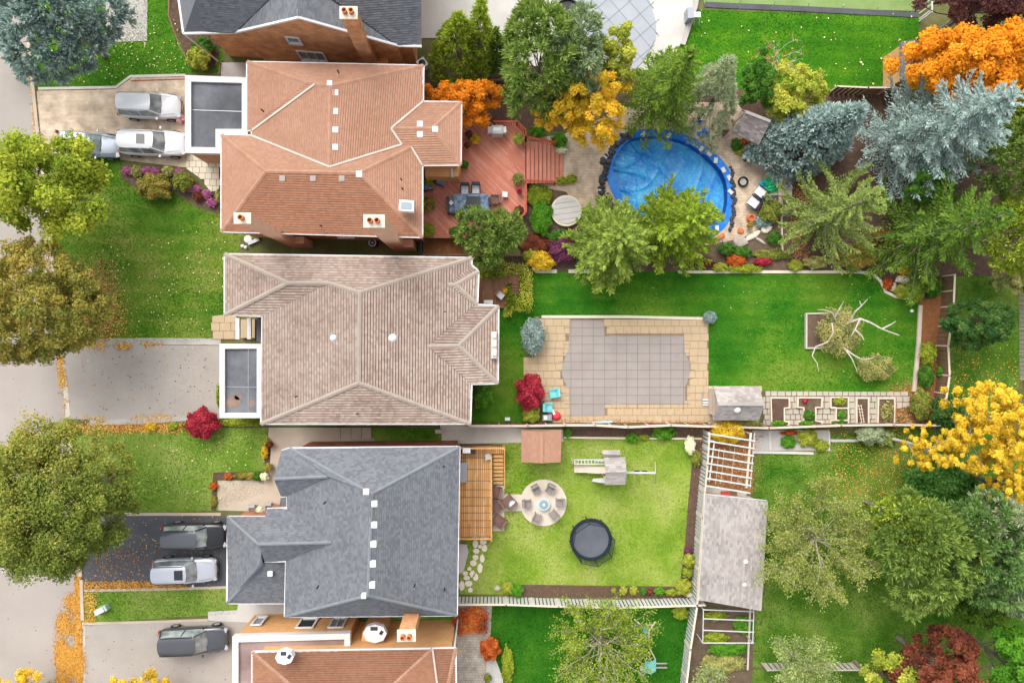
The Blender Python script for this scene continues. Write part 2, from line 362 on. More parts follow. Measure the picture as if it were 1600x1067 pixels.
# ------------------------------------------------------------------ ground, roads, lawns
POOL1 = smoothpoly([(955, 290), (948, 262), (957, 236), (978, 212), (1004, 206), (1040, 207), (1075, 215), (1105, 235), (1131, 259), (1143, 285), (1144, 315), (1139, 340), (1125, 358), (1103, 371), (1055, 374), (1005, 350), (970, 318)], 1)
G0 = 6e-3; LV = {}
def sheet(name, pts, m, lvl, holes=(), kind='structure', parent=None):
    LV[lvl] = LV.get(lvl, -1)+1; z = G0*lvl+LV[lvl]*4e-4      # every sheet a little above the one below
    w = PL(pts, z)
    return one(lambda b: b.tess(w, [PL(h, z) for h in holes]), name, MATS[m], parent, cen(w) if parent is None else None, kind)
def big(z): return [(-220, -220, z), (220, -220, z), (220, 220, z), (-220, 220, z)]
one(lambda b: b.tess(big(0), [PL(POOL1, 0)]), 'ground', MATS['rough_ground'], None, None, 'structure')
sheet('road', [(-900, -700), (15, -700), (33, 0), (45, 70), (57, 190), (78, 360), (95, 550), (106, 650), (119, 790), (127, 900), (129, 970), (130, 1067), (138, 1700), (-900, 1700)], 'asphalt_road', 1)
# kerbs (real steps)
def strip(pts, w, z0, z1, name, m, kind='structure', label=None, cat=None, z=0):
    W = [Vector(P(x, y, z)) for x, y in pts]; L = []; Rr = []
    for i, p in enumerate(W):
        d = (W[min(i+1, len(W)-1)]-W[max(i-1, 0)]).normalized(); n = Vector((-d.y, d.x, 0))
        L.append(p+n*w/2); Rr.append(p-n*w/2)
    b = B()
    for i in range(len(W)-1): b.prism([L[i][:2], Rr[i][:2], Rr[i+1][:2], L[i+1][:2]], z0, z1)
    o = b.make(name, MATS[m], None, cen(W), kind if not cat else None)
    if cat: tag(o, label, cat)
    return o
strip([(12, -300), (34, 0), (46, 70), (58, 190), (79, 360), (96, 550)], .24, 0, .12, 'kerb', 'concrete_warm')
strip([(97, 555), (102, 600), (107, 655)], .35, 0, .035, 'kerb', 'concrete')
strip([(108, 657), (120, 790), (127, 900)], .24, 0, .12, 'kerb', 'concrete_warm')
strip([(128, 905), (130, 968)], .24, 0, .12, 'kerb', 'concrete_warm')
strip([(130.4, 971), (131, 1067), (136, 1500)], .22, 0, .03, 'kerb', 'concrete')
LAWNS = []
def lawn(pts, m, lvl, tuft, holes=(), dens=130):
    o = sheet('lawn', pts, m, lvl, holes); LAWNS.append((pts, holes, lvl, tuft, dens)); return o
lawn([(12, -300), (620, -300), (640, 0), (345, 60), (350, 112), (205, 121), (180, 138), (58, 142), (46, 70), (34, 0)], 'lawn_corner', 2, 'tuft_corner')
lawn([(62, 235), (185, 240), (190, 262), (240, 285), (300, 305), (350, 335), (430, 372), (430, 398), (352, 500), (345, 531), (96, 545), (78, 360)], 'lawn_front', 2, 'tuft_front')
lawn([(108, 676), (345, 668), (418, 668), (412, 770), (340, 797), (208, 803), (121, 803)], 'lawn_dry', 2, 'tuft_dry')
lawn([(129, 925), (370, 919), (372, 958), (131, 973)], 'lawn_dry', 2, 'tuft_dry')
lawn([(1080, 15), (1436, 27), (1436, 140), (1060, 140), (1060, 70)], 'lawn_vivid', 2, 'tuft_vivid')
lawn([(740, 425), (835, 424), (1340, 426), (1372, 428), (1382, 450), (1412, 465), (1436, 474), (1433, 612), (1190, 612), (1107, 604), (1107, 493), (835, 493), (820, 560), (820, 660), (738, 661), (738, 600)], 'lawn_pool', 2, 'tuft_pool')
lawn([(718, 700), (878, 680), (1085, 685), (1082, 720), (1070, 850), (1062, 915), (1045, 928), (718, 928)], 'lawn_yellow', 2, 'tuft_yellow')
lawn([(765, 945), (1088, 945), (1075, 1067), (1060, 1400), (700, 1400), (700, 1067), (765, 1067)], 'lawn_deep', 2, 'tuft_deep')
lawn([(1176, 707), (1270, 711), (1290, 680), (1420, 668), (1800, 700), (1800, 1040), (1176, 1042)], 'lawn_rough', 2, 'tuft_rough')
lawn([(1178, 1046), (1800, 1046), (1800, 1400), (1110, 1400), (1140, 1060)], 'lawn_rough', 2, 'tuft_rough')
lawn([(1470, 432), (1596, 430), (1597, 590), (1560, 660), (1462, 640)], 'lawn_rough', 3, 'tuft_rough')
lawn([(1560, 150), (1900, 150), (1900, 660), (1600, 660), (1598, 430), (1560, 400)], 'lawn_rough', 2, 'tuft_corner')

sheet('driveway', [(162, -300), (232, -300), (230, 64), (180, 66), (166, 60)], 'concrete_grey', 4)
sheet('driveway', [(57, 143), (60, 142), (180, 140), (206, 122), (292, 121), (346, 121), (346, 245), (292, 262), (188, 250), (185, 240), (66, 240)], 'paver_drive', 4)
strip([(60, 139), (181, 137), (204, 120), (290, 118)], .2, 0, .05, 'driveway_edging', 'concrete')
strip([(205, 127), (290, 124)], .1, 0, .035, 'driveway_edging', 'brick_red')
sheet('driveway', [(98, 543), (160, 538), (345, 540), (345, 652), (225, 655), (108, 655), (103, 600)], 'asphalt_pale', 4)
strip([(150, 534), (240, 533), (345, 534)], .5, 0, .03, 'driveway_edging', 'concrete_grey')
strip([(140, 660), (200, 659), (300, 652), (343, 650)], .45, 0, .028, 'driveway_edging', 'concrete_grey')
sheet('driveway', [(124, 806), (358, 806), (358, 916), (128, 920), (126, 880)], 'asphalt_dark', 4)
strip([(195, 803), (345, 803)], .22, 0, .05, 'driveway_edging', 'concrete_warm')
strip([(129, 922), (240, 920), (356, 917)], .2, 0, .05, 'driveway_edging', 'concrete_warm')
sheet('driveway', [(132, 977), (325, 970), (400, 966), (400, 1400), (136, 1400)], 'asphalt_pale', 4)
strip([(131, 974), (240, 971), (325, 968)], .2, 0, .05, 'driveway_edging', 'concrete_warm')
sheet('side_path', [(325, 955), (370, 953), (372, 943), (450, 935), (450, 975), (325, 969)], 'concrete_pale', 5)
sheet('footpath', [(420, 668), (580, 668), (580, 705), (452, 705), (452, 800), (340, 797), (340, 751), (412, 750)], 'concrete_warm', 5)
sheet('side_path', [(688, 664), (880, 671), (880, 690), (688, 694)], 'concrete', 6)
sheet('side_path', [(375, 372), (662, 380), (662, 410), (375, 404)], 'rough_ground', 6)
sheet('side_yard', [(345, 98), (400, 98), (400, 122), (345, 120)], 'concrete_grey', 6)
sheet('side_path', [(545, 955), (716, 955), (716, 968), (545, 968)], 'lawn_rough', 7)
sheet('footpath', [(706, 940), (769, 942), (766, 1000), (766, 1400), (690, 1400), (700, 990)], 'paver_grey', 5)
sheet('footpath', [(760, 1030), (774, 1028), (786, 1060), (800, 1400), (762, 1400)], 'concrete_pale', 6)
# earth beds and leaf-covered ground
for nm, pts, m, l in [
    ('flower_bed', [(262, -300), (620, -300), (640, 0), (345, 60), (340, 100), (330, 110), (305, 105), (290, 85), (266, 30)], 'mulch', 5),
    ('flower_bed', [(188, 262), (240, 262), (275, 268), (300, 290), (342, 318), (344, 335), (310, 325), (270, 300), (215, 296), (190, 280)], 'soil', 5),
    ('flower_bed', [(110, 664), (215, 663), (335, 656), (338, 670), (120, 676)], 'rustleaf_ground', 5),
    ('flower_bed', [(333, 738), (412, 736), (414, 690), (424, 690), (420, 749), (340, 750), (337, 797), (330, 797)], 'mulch', 5),
    ('flower_bed', [(662, 120), (820, 120), (985, 120), (1160, 140), (1290, 140), (1420, 140), (1420, 260), (1236, 260), (1150, 160), (870, 205), (720, 190), (662, 190)], 'mulch', 3),
    ('flower_bed', [(738, 400), (835, 405), (1250, 395), (1250, 424), (835, 424), (738, 424)], 'soil', 4),
    ('flower_bed', [(800, 280), (885, 280), (960, 330), (1000, 390), (1100, 372), (1150, 368), (1235, 330), (1238, 410), (820, 410)], 'soil', 4),
    ('flower_bed', [(1236, 250), (1700, 250), (1700, 430), (1470, 432), (1440, 474), (1412, 463), (1384, 448), (1374, 425), (1236, 424)], 'mulch', 4),
    ('flower_bed', [(1436, 470), (1472, 460), (1462, 665), (1425, 665), (1436, 560)], 'rustleaf_ground', 6),
    ('flower_bed', [(880, 667), (1096, 668), (1096, 682), (880, 682)], 'mulch', 5),
    ('flower_bed', [(1085, 684), (1100, 684), (1092, 790), (1080, 942), (1040, 940), (1065, 915), (1075, 790)], 'mulch', 5),
    ('flower_bed', [(815, 913), (1060, 916), (1060, 934), (815, 932)], 'mulch', 6),
    ('flower_bed', [(1106, 668), (1176, 672), (1176, 770), (1100, 772)], 'rustleaf_ground', 4),
    ('flower_bed', [(1090, 945), (1180, 950), (1175, 1067), (1076, 1067)], 'soil', 5),
    ('flower_bed', [(738, 598), (768, 596), (768, 630), (738, 640)], 'mulch', 6),
    ('flower_bed', [(1106, 603), (1190, 603), (1190, 612), (1120, 664), (1106, 664)], 'paver_tan', 6),
    ('side_yard', [(661, 373), (720, 373), (720, 400), (661, 400)], 'rustleaf_ground', 7),
    ('side_yard', [(580, 669), (690, 669), (690, 695), (580, 695)], 'lawn_rough', 7)]:
    sheet(nm, pts, m, l)
# pool surround of the north yard
sheet('pool_patio', [(820, 218), (880, 210), (1000, 160), (1150, 160), (1236, 262), (1236, 330), (1160, 372), (1110, 382), (1060, 392), (980, 360), (940, 322), (905, 330), (885, 300), (830, 290)], 'paver_tan', 7, [POOL1])
sheet('patio_corner', [(655, -200), (1090, -200), (1090, 0), (1062, 72), (1040, 110), (900, 110), (800, 100), (690, 60), (657, 60)], 'concrete_pale', 6)
strip([(1092, -60), (1086, 10), (1066, 72)], .35, 0, .25, 'low_wall', 'concrete_grey', None, 'low grey wall along the edge of the pale concrete terrace', 'wall')
sheet('sports_court', [(1100, -300), (1436, -300), (1436, 18), (1240, 12), (1100, 6)], 'turf_court', 6)
strip([(1101, 8), (1240, 14), (1434, 24)], .42, 0, .06, 'court_kerb', 'asphalt_dark')
sheet('garden_patch', [(1176, 672), (1296, 672), (1296, 704), (1176, 704)], 'concrete_grey', 6)
# patio with fire pit
PC = P(849, 785); PR = S(36.5)
b = B()
circ = [(PC[0]+PR*math.cos(t), PC[1]+PR*math.sin(t)) for t in np.linspace(0, 2*math.pi, 49)[:-1]]
b.prism(circ, 0, .06); b.make('fire_pit_patio', mat('patio_cream', [(.50, .42, .33), (.60, .52, .43), (.68, .61, .53)], .8, 7, fine=.3, bump=.1), None, PC, 'structure')
b = B(); b.prism([q[:2] for q in PL([(770, 758), (788, 758), (788, 772), (818, 772), (818, 798), (788, 798), (788, 829), (770, 829)])], 0, .052)
b.make('patio_walk', MATS['patio_cream'], None, P(790, 785), 'structure')

# flagstone patio around the covered pool (stones one by one)
COVER = [(890, 502), (943, 502), (944, 525.5), (1068, 525.5), (1069.5, 550), (1076, 565.5), (1077.5, 581), (1074.5, 593), (1069.5, 605), (1069.5, 631), (944.7, 631), (943.7, 648.5), (891, 648.5), (890, 607), (883.5, 598), (879, 586), (879, 570.6), (885, 555.4), (889, 545), (890, 520)]
def flags(rootname, outline, mname, sw, sh, z0, h, gap, holes=None, jit=0, stag=True, base='soil', lvl=8, seed=3, cap=300):
    r = random.Random(seed); w = [q[:2] for q in PL(outline)]
    root = sheet(rootname, outline, base, lvl); z0 = G0*lvl+LV[lvl]*4e-4+.001
    off = root.location
    hole = [q[:2] for q in PL(holes)] if holes else None
    xs = [q[0] for q in w]; ys = [q[1] for q in w]; y = min(ys); row = 0; n = 0; cache = {}
    while y < max(ys):
        hh = sh*r.uniform(1-jit, 1+jit*.6); x = min(xs)-(r.random()*sw if stag else 0)
        while x < max(xs):
            ww = sw*r.uniform(1-jit*1.3, 1+jit*1.3)
            c = clip_rect(w, x+gap, x+ww-gap, y+gap, y+hh-gap)
            if len(c) >= 3 and parea(c) > .2*sw*sh and n < cap:
                mx = sum(q[0] for q in c)/len(c); my = sum(q[1] for q in c)/len(c)
                if hole is None or not inpoly(np.array([mx]), np.array([my]), hole)[0]:
                    key = len(c) == 4 and jit == 0 and round(parea(c), 2) == round((sw-2*gap)*(sh-2*gap), 2)
                    if key and 'm' in cache:
                        o = bpy.data.objects.new('paving_stone', cache['m']); COL.objects.link(o)
                    else:
                        bb = B(); bb.prism([(q[0]-mx, q[1]-my) for q in c], 0, h+r.uniform(-.004, .006))
                        o = bb.make('paving_stone', MATS[mname], None, None, local=True)
                        if key: cache['m'] = o.data
                    o.parent = root; o.location = (mx-off.x, my-off.y, z0); n += 1
            x += ww
        y += hh; row += 1
    return root
flags('pool_deck', [(835, 498), (1107, 500), (1106, 660), (862, 660), (862, 655), (818, 585), (818, 558), (835, 558)], 'stone_buff', .66, .58, .03, .022, .013, COVER, 0, True, 'stone_joint', 8, cap=330)
strip([(846, 495), (980, 495), (1108, 498)], .22, 0, .12, 'pool_coping', 'stone_cream')
flags('garden_path', [(1192, 611), (1420, 612), (1420, 634), (1392, 640), (1392, 664), (1192, 664)], 'stone_grey', .52, .46, .02, .04, .03, None, .18, True, 'soil', 8, 5)
flags('entry_steps', [(330, 494), (352, 492), (372, 494), (372, 530), (332, 530)], 'stone_buff', .85, .62, .02, .05, .012, None, .1, True, 'soil', 8, 6)
flags('entry_path', [(292, 244), (345, 240), (345, 298), (330, 300), (312, 278), (292, 264)], 'stone_cream', .5, .5, .02, .04, .016, None, .12, True, 'soil', 9, 8)
flags('side_path_slabs', [(516, 668), (580, 668), (580, 686), (516, 686)], 'concrete_warm', .8, .95, .02, .05, .02, None, .02, False, 'soil', 8, 9)
# irregular stepping stones beside the grey-roofed house
STEPS = [(742, 846, 6, 7), (755, 845, 5, 6), (742, 859, 6, 8), (755, 861, 6, 7), (752, 869, 4, 4), (743, 868, 5, 4), (754, 877, 5, 8), (743, 880, 6, 6), (752, 890, 5, 8), (740, 889, 5, 5), (749, 902, 6, 8), (735, 886, 4, 3), (728, 900, 4, 4), (738, 900, 5, 6), (743, 912, 5, 6), (730, 905, 6, 5), (722, 916, 5, 8), (732, 913, 6, 6), (735, 921, 5, 5), (728, 925, 4, 4)]
STEPS = [(743, 840, 5.5, 4), (756, 840, 5.5, 4), (743, 849, 5, 7), (755, 846, 6, 5), (757, 856, 5, 6), (750, 853, 3.5, 3.5), (744, 860, 5.5, 4.5), (743, 870, 5.5, 5), (753.5, 872, 4, 7.5), (740, 879, 5.5, 5), (750, 887, 4.5, 7.5), (733.5, 888, 4, 3), (727, 895, 4.5, 4), (738, 896, 4.5, 6), (743, 901, 4.5, 6), (729, 902, 5.5, 4), (721.5, 914, 4.5, 8), (732, 911, 6.5, 5.5), (735, 921, 4, 4)]
root = thing('stepping_stone_path', 'curving path of pale irregular stones between grey-roofed house and yellow-green lawn', 'path', P(742, 882))
rr = random.Random(4)
for x, y, rx, ry in STEPS:
    c = P(x, y); k = rr.randint(6, 8); ph = rr.random()
    pts = [(c[0]+S(rx)*rr.uniform(.85, 1.12)*math.cos(ph+2*math.pi*i/k), c[1]+S(ry)*rr.uniform(.85, 1.12)*math.sin(ph+2*math.pi*i/k)) for i in range(k)]
    one(lambda b: b.prism(pts, 0, .06), 'stone', MATS['stone_pale'], root)
# ------------------------------------------------------------------ houses
def solve_roof(V, faces, fixed, iters=60):
    """V name->(px,py,z0). adjusts z of the free vertices until every face is as flat as possible"""
    names = [n for n in V if n not in fixed]
    def pts(zs): return {n: Vector(P(V[n][0], V[n][1], zs[n])) for n in V}
    z = {n: V[n][2] for n in V}; z0 = dict(z)
    def resid(zs):
        p = pts(zs); r = []
        for f in faces:
            if len(f) > 3:
                A = np.array([p[n] for n in f]); A = A-A.mean(0); u, s, vt = np.linalg.svd(A); r += list(A@vt[2]*4)
        r += [(zs[n]-z0[n])*.35 for n in names]
        return r
    def resid_a(a):
        zz = dict(z)
        for n, v in zip(names, a): zz[n] = v
        p = pts(zz); r = []
        for f in faces:
            if len(f) > 3:
                A = np.array([p[n] for n in f]); A = A-A.mean(0); w, v = np.linalg.eigh(A.T@A); nn = v[:, 0]
                if nn[2] < 0: nn = -nn
                r += list(A@nn*4)
        r += list((a-np.array([z0[n] for n in names]))*.06)
        return np.array(r)
    a = np.array([z[n] for n in names])
    for _ in range(10):
        r = resid_a(a); J = np.zeros((len(r), len(a)))
        for i in range(len(a)):
            q = a.copy(); q[i] += 1e-3; J[:, i] = (resid_a(q)-r)/1e-3
        st = np.linalg.lstsq(J, -r, rcond=None)[0]; a = a+np.clip(st, -.6, .6)
    for n, v in zip(names, a): z[n] = float(v)
    return pts(z)
def flatten(ps):
    A = np.array([tuple(q) for q in ps]); c = A.mean(0); w, v = np.linalg.eigh((A-c).T@(A-c)); n = v[:, 0]
    if abs(n[2]) < .2: return [Vector(q) for q in ps]
    return [Vector((x, y, c[2]-((x-c[0])*n[0]+(y-c[1])*n[1])/n[2]-.01)) for x, y, _ in A]
def shingles(b, poly3, exposure, tabw, thick, rnd, gap=.02):
    A = np.array(poly3); c = A.mean(0); w, v = np.linalg.eigh((A-c).T@(A-c)); n = v[:, 0]
    if n[2] < 0: n = -n
    n = Vector(n); c = Vector(c)
    u = Vector((0, 0, 1)).cross(n)
    if u.length < .05: u = Vector((1, 0, 0))
    u.normalize(); up = n.cross(u).normalized()
    if up.z < 0: up = -up; u = -u
    p2 = [((Vector(p)-c).dot(u), (Vector(p)-c).dot(up)) for p in poly3]
    k = len(p2)
    vs = [q[1] for q in p2]; v0 = min(vs); vmax = max(vs); row = 0
    while v0 < vmax:
        v1 = v0+exposure
        st = clip_half(clip_half(p2, 0, -1, -v0), 0, 1, v1)
        if len(st) >= 3:
            us = [q[0] for q in st]; x = math.floor(min(us)/tabw)*tabw-(row % 2)*tabw*.5-rnd.random()*tabw*.3
            while x < max(us):
                xe = x+tabw*rnd.uniform(.8, 1.25)
                t = clip_half(clip_half(st, -1, 0, -x), 1, 0, xe)
                if len(t) >= 3 and parea(t) > 1e-3:
                    base = len(b.V); jt = rnd.uniform(.75, 1.25)*thick
                    t = [(q[0], max(q[1], v0+gap)) for q in t]
                    for q in t:
                        h = .012+jt*(1-(q[1]-v0)/exposure); p = c+u*q[0]+up*q[1]+n*h; b.V.append(tuple(p))
                    m = len(t); ar = sum(t[i][0]*t[(i+1) % m][1]-t[(i+1) % m][0]*t[i][1] for i in range(m))
                    idx = list(range(base, base+m)); b.F.append(idx if ar > 0 else idx[::-1])
                    for i in range(m):
                        j = (i+1) % m
                        if abs(t[i][1]-v0-gap) < 1e-4 and abs(t[j][1]-v0-gap) < 1e-4 and abs(t[i][0]-t[j][0]) > 1e-3:
                            e = len(b.V)
                            for q in (t[i], t[j]): b.V.append(tuple(c+u*q[0]+up*q[1]+n*.004))
                            b.F.append([base+i, e, e+1, base+j] if ar > 0 else [base+j, e+1, e, base+i])
                x = xe
        v0 = v1; row += 1
def build_roof(root, V, faces, fixed, m, expo, tabw, thick, gutters, caps, capmat, capw, valleys=(), valmat='flashing', seed=1, dark=None, name='roof', gap=.022):
    p = solve_roof(V, faces, fixed)
    b = B()
    for f in faces: b.tess(flatten([p[n] for n in f]))
    rf = b.make(name, MATS[m+'_under'], root)
    rnd = random.Random(seed); b = B(); b2 = B()
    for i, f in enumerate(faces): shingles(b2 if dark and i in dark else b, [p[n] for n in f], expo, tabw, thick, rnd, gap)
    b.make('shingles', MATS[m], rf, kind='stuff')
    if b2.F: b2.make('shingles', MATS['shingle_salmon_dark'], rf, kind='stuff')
    up = Vector((0, 0, 1))
    for a, c in gutters:
        A, C = p[a], p[c]; g = B(); g.beam(A-up*.04, C-up*.04, .12, .13); g.make('gutter', MATS['white'], rf)
    for a, c in caps:
        A, C = p[a], p[c]; d = C-A; L = d.length; n = max(1, int(L/.3)); g = B()
        sd = d.normalized().cross(up).normalized()
        for i in range(n):
            q0 = A+d*(i/n); q1 = A+d*((i+1)/n); h = up*(thick+.045+.015*(i % 2))
            w = capw/2; dz = up*w*.35; e = len(g.V)
            g.V += [tuple(x) for x in (q0+sd*w-dz+h, q0+h, q0-sd*w-dz+h, q1+sd*w-dz+h*.8, q1+h*.8, q1-sd*w-dz+h*.8)]
            g.F += [[e, e+3, e+4, e+1], [e+1, e+4, e+5, e+2]]
        g.make('ridge_cap', MATS[capmat], rf)
    for a, c in valleys:
        A, C = p[a], p[c]; g = B(); g.beam(A+up*(thick+.03), C+up*(thick+.03), .13, .03); g.make('valley_flashing', MATS[valmat], rf)
    return p, rf
def walls(root, pts3, m, inset=.4, name='wall', z0=0):
    w2 = offset_poly([q[:2] for q in pts3], inset); ze = min(q[2] for q in pts3)-.12
    one(lambda b: b.prism(w2, z0, ze-.02, top=False), name, MATS[m], root)
    one(lambda b: b.tess([(q[0], q[1], ze) for q in pts3]), 'soffit', MATS['white'], root)
    return w2
def vent(root, px, py, z, s=.38, m='white_plain', name='roof_vent'):
    c = P(px, py, z); o = one(lambda b: (b.box((c[0], c[1], z-.35), (s*.8, s*.8, .3)), b.box((c[0], c[1], z-.06), (s, s, .1))), name, MATS[m], root); return o
def pipe(root, px, py, z):
    c = P(px, py, z); one(lambda b: b.lathe((c[0], c[1], z-.5), [(.05, 0), (.05, .5), (.001, .5)], 8), 'vent_pipe', MATS['black'], root)
def dome(root, px, py, z, r=.2, nm='skylight_dome'):
    c = P(px, py, z); one(lambda b: b.lathe((c[0], c[1], z-.35), [(r*1.1, 0), (r*1.1, .25), (r, .3), (r*.75, .38), (r*.4, .43), (.01, .45)], 14), nm, MATS['white_plain'], root, smooth=True)
def chimney(root, px, py, zt, sx, sy, m, pots, zb=0, base=None, shoulder=None):
    """px,py = centre of the cap as seen, zt top"""
    c = P(px, py, zt); cx, cy = c[0], c[1]
    r = one(lambda b: b.box((cx, cy, zb), (sx, sy, zt-.12-zb)), 'chimney', MATS[m], root)
    if shoulder: one(lambda b: b.prism([(cx+sx*.5-.002, cy-sy/2+.01), (cx+sx*.5+shoulder, cy-sy/2+.01), (cx+sx*.5+shoulder, cy+sy/2-.01), (cx+sx*.5-.002, cy+sy/2-.01)], 0, 2.6), 'chimney_shoulder', MATS[m], r)
    one(lambda b: b.box((cx, cy, zt-.12), (sx+.16, sy+.16, .12)), 'chimney_cap', MATS['stone_cream'] if m != 'brick_red' else MATS['concrete_pale'], r)
    for i in range(pots):
        ox = (i-(pots-1)/2)*.42
        one(lambda b: b.lathe((cx+ox, cy, zt), [(.15, 0), (.17, .04), (.15, .1), (.14, .34), (.17, .36), (.12, .37), (.11, .1)], 14), 'chimney_pot', MATS['terracotta'], r)
    return r
def flat_roof(root, outer, z, m='membrane', w=.42, wallm='brick_salmon', name='garage_roof', seams=()):
    o3 = PL(outer, z); o2 = [q[:2] for q in o3]; i2 = offset_poly(o2, w)
    one(lambda b: b.prism(offset_poly(o2, .12), 0, z-.3, top=False), 'garage_wall', MATS[wallm], root)
    rf = one(lambda b: b.tess([(q[0], q[1], z-.22) for q in offset_poly(o2, .05)]), name, MATS[m], root)
    k = len(o2)
    for i in range(k):
        j = (i+1) % k
        one(lambda b: b.prism([o2[i], o2[j], i2[j], i2[i]], z-.45, z, bottom=True), 'parapet', MATS['white'], rf)
    for a, c in seams:
        one(lambda b: b.beam(Vector(P(*a, z-.2)), Vector(P(*c, z-.2)), .04, .03), 'seam', MATS['grey_metal'], rf)
    return rf
def wall_window(root, a, c, depth=(0, -1), pane='glass_dark', name='window', n=2, proud=.05):
    """window on a wall: a=(x,y,z) lower-left, c=(x2,y2,z2) upper-right world"""
    A = Vector(a); C = Vector(c); d = Vector((depth[0], depth[1], 0))*proud
    h = Vector((C.x-A.x, C.y-A.y, 0)); hz = C.z-A.z; un = h.normalized()
    b = B(); t = .07
    b.beam(A+d, A+h+d, .08, t*2); b.beam(A+Vector((0, 0, hz))+d, C+d, .08, t*2)
    b.beam(A+d, A+Vector((0, 0, hz))+d, .08, t*2); b.beam(A+h+d, C+d, .08, t*2)
    for i in range(1, n): q = A+h*(i/n)+d; b.beam(q, q+Vector((0, 0, hz)), .07, .07)
    w = b.make(name, MATS['white_plain'], root)
    one(lambda b: b.poly([A+d*.5, A+h+d*.5, C+d*.5, A+Vector((0, 0, hz))+d*.5]), 'pane', MATS[pane], w)
    s = B(); s.beam(A+d*2-Vector((0, 0, .1))-un*.08, A+h+d*2-Vector((0, 0, .1))+un*.08, .16, .08); s.make('sill', MATS['concrete_pale'], w)

E = 5.6
# ---- H1 salmon house
H1 = thing('house', 'large house with salmon shingle roof, crossing hips and four white vents in a row', 'house', P(520, 240))
V1 = dict(a=(386, 97, E), b=(662, 103, E), c=(661, 159, E), d=(721, 160, E), e=(720, 258, E), f=(660, 258.5, E), g=(660, 371, E), h=(346, 362, E), i=(346, 211, E), j=(393, 212, E), k=(394, 204, E), l=(386, 204, E),
          m=(480, 130, 8.6), n=(492, 132, 8.9), o=(516, 135, 9.8), p=(515, 261, 9.4), q=(415, 268, 8.2), r=(562, 270, 8.3), s=(611, 201, 7.8), t=(676, 201, 7.2), u=(628, 226, 7.2), v=(643, 230, 7.2))
F1 = ['abonm', 'aml', 'lmnk', 'knopj', 'bopusc', 'cstd', 'dte', 'suvfet', 'jpuvrqi', 'iqh', 'qrgh', 'rvfg']
p1, rf1 = build_roof(H1, V1, F1, 'abcdefghijkl', 'shingle_salmon', .16, .22, .03, ['ab', 'bc', 'cd', 'de', 'ef', 'fg', 'gh', 'hi', 'ij', 'jk', 'kl', 'la'], ['am', 'on', 'bo', 'op', 'ct' if 0 else 'dt', 'st', 'te', 'iq', 'qh', 'qr', 'rg', 'rv'], 'shingle_salmon', .28,
                     ['nk', 'jp', 'pu', 'su', 'sc', 'vf'], dark=[10])  # same shingles; south face coloured darker to stand in for shade
walls(H1, [p1[k] for k in 'abcdefghijkl'], 'brick_salmon')
for x, y in ((524, 145), (524, 174), (524, 203), (524, 230)): vent(H1, x, y, p1['o'].z-.05)
for x, y in ((656, 194), (656, 210), (680, 202)): vent(H1, x, y, 7.5, .36)
for x, y in ((441, 279), (489, 279), (534, 279)): vent(H1, x, y, 8.2, .36, 'cover_taupe')
vent(H1, 561, 272, 8.5, .38); vent(H1, 515, 130, 9.9, .3)
for x, y, z in ((408, 171, 6.6), (527, 110, 6.6), (500, 352, 6.4), (626, 279, 7.0), (628, 294, 6.8)): pipe(H1, x, y, z)
chimney(H1, 378.5, 341, 11.8, .85, .5, 'brick_chimney', 1, shoulder=.7)
chimney(H1, 584.5, 345.5, 12.2, 1.1, .62, 'brick_chimney', 2, shoulder=.6)
sk = one(lambda b: b.prism([q[:2] for q in PL([(624, 312), (647, 314), (646, 331), (623, 329)], 6.9)], 6.3, 6.95), 'skylight', MATS['white_plain'], H1)
one(lambda b: b.prism([q[:2] for q in PL([(627, 315), (644, 317), (643, 328), (626, 327)], 6.97)], 6.9, 6.975), 'pane', MATS['glass_pale'], sk)
flat_roof(H1, [(289, 118), (387, 121), (387, 211), (346, 211), (346, 240), (289, 239)], 3.4, seams=[((297, 172), (386, 175))])
for x, y in ((395, 118), (640, 116)): pass
sy = P(500, 372, 5)[1]+.4-.0
wy = offset_poly([q[:2] for q in [p1[k] for k in 'abcdefghijkl']], .4)
sy = wy[6][1]
wall_window(H1, (P(530, 380, 3)[0], sy, 3.3), (P(553, 380, 3)[0], sy, 4.6), (0, -1), 'glass_pale')
b = B(); bx = P(690, 262, 2.5)
b.prism([q[:2] for q in PL([(664, 258), (719, 258), (716, 276), (664, 276)], 2.9)], 0, 2.9); b.make('bay_wall', MATS['brick_tan'], H1)
b = B(); b.beam(P(705, 259, 3.0), P(707, 277, 3.0), .14, .1); b.make('downpipe', MATS['white'], H1)

# ---- H2 brown house
H2 = thing('house', 'large house with mottled brown tile roof, pale ridges and white eaves', 'house', P(560, 530))
V2 = dict(a=(351, 397, E), b=(737, 403, E), c=(737, 414, E), d=(748, 424, E), e=(746, 476, E), f=(779, 478, E), g=(778, 599, E), h=(737, 600, E), i=(735, 662, E), j=(408, 662, E), k=(410, 494, E), l=(351, 492, E),
          m=(450, 442, 8.4), n=(513, 442, 8.4), o=(562, 457, 9.6), p=(561, 598, 9.6), q=(668, 541, 7.6), r=(717, 540, 7.6), s=(699, 445, 6.8), t=(712, 445, 6.8), w=(741, 476.5, E))
F2 = ['abonm', 'aml', 'lmnk', 'knopj', 'jpi', 'bopihqwsc', 'wqrf', 'frg', 'grqh', 'cstd', 'dte', 'etsw']
p2, rf2 = build_roof(H2, V2, F2, 'abcdefghijklw', 'shingle_brown', .19, .24, .055, ['ab', 'bc', 'cd', 'de', 'ef', 'fg', 'gh', 'hi', 'ij', 'jk', 'kl', 'la'], ['am', 'lm', 'mn', 'no', 'bo', 'op', 'jp', 'ip', 'qr', 'fr', 'gr', 'st', 'dt', 'et'], 'cap_brown', .3, seed=2, gap=.045)
walls(H2, [p2[k] for k in 'abcdefghijkl'], 'brick_red')
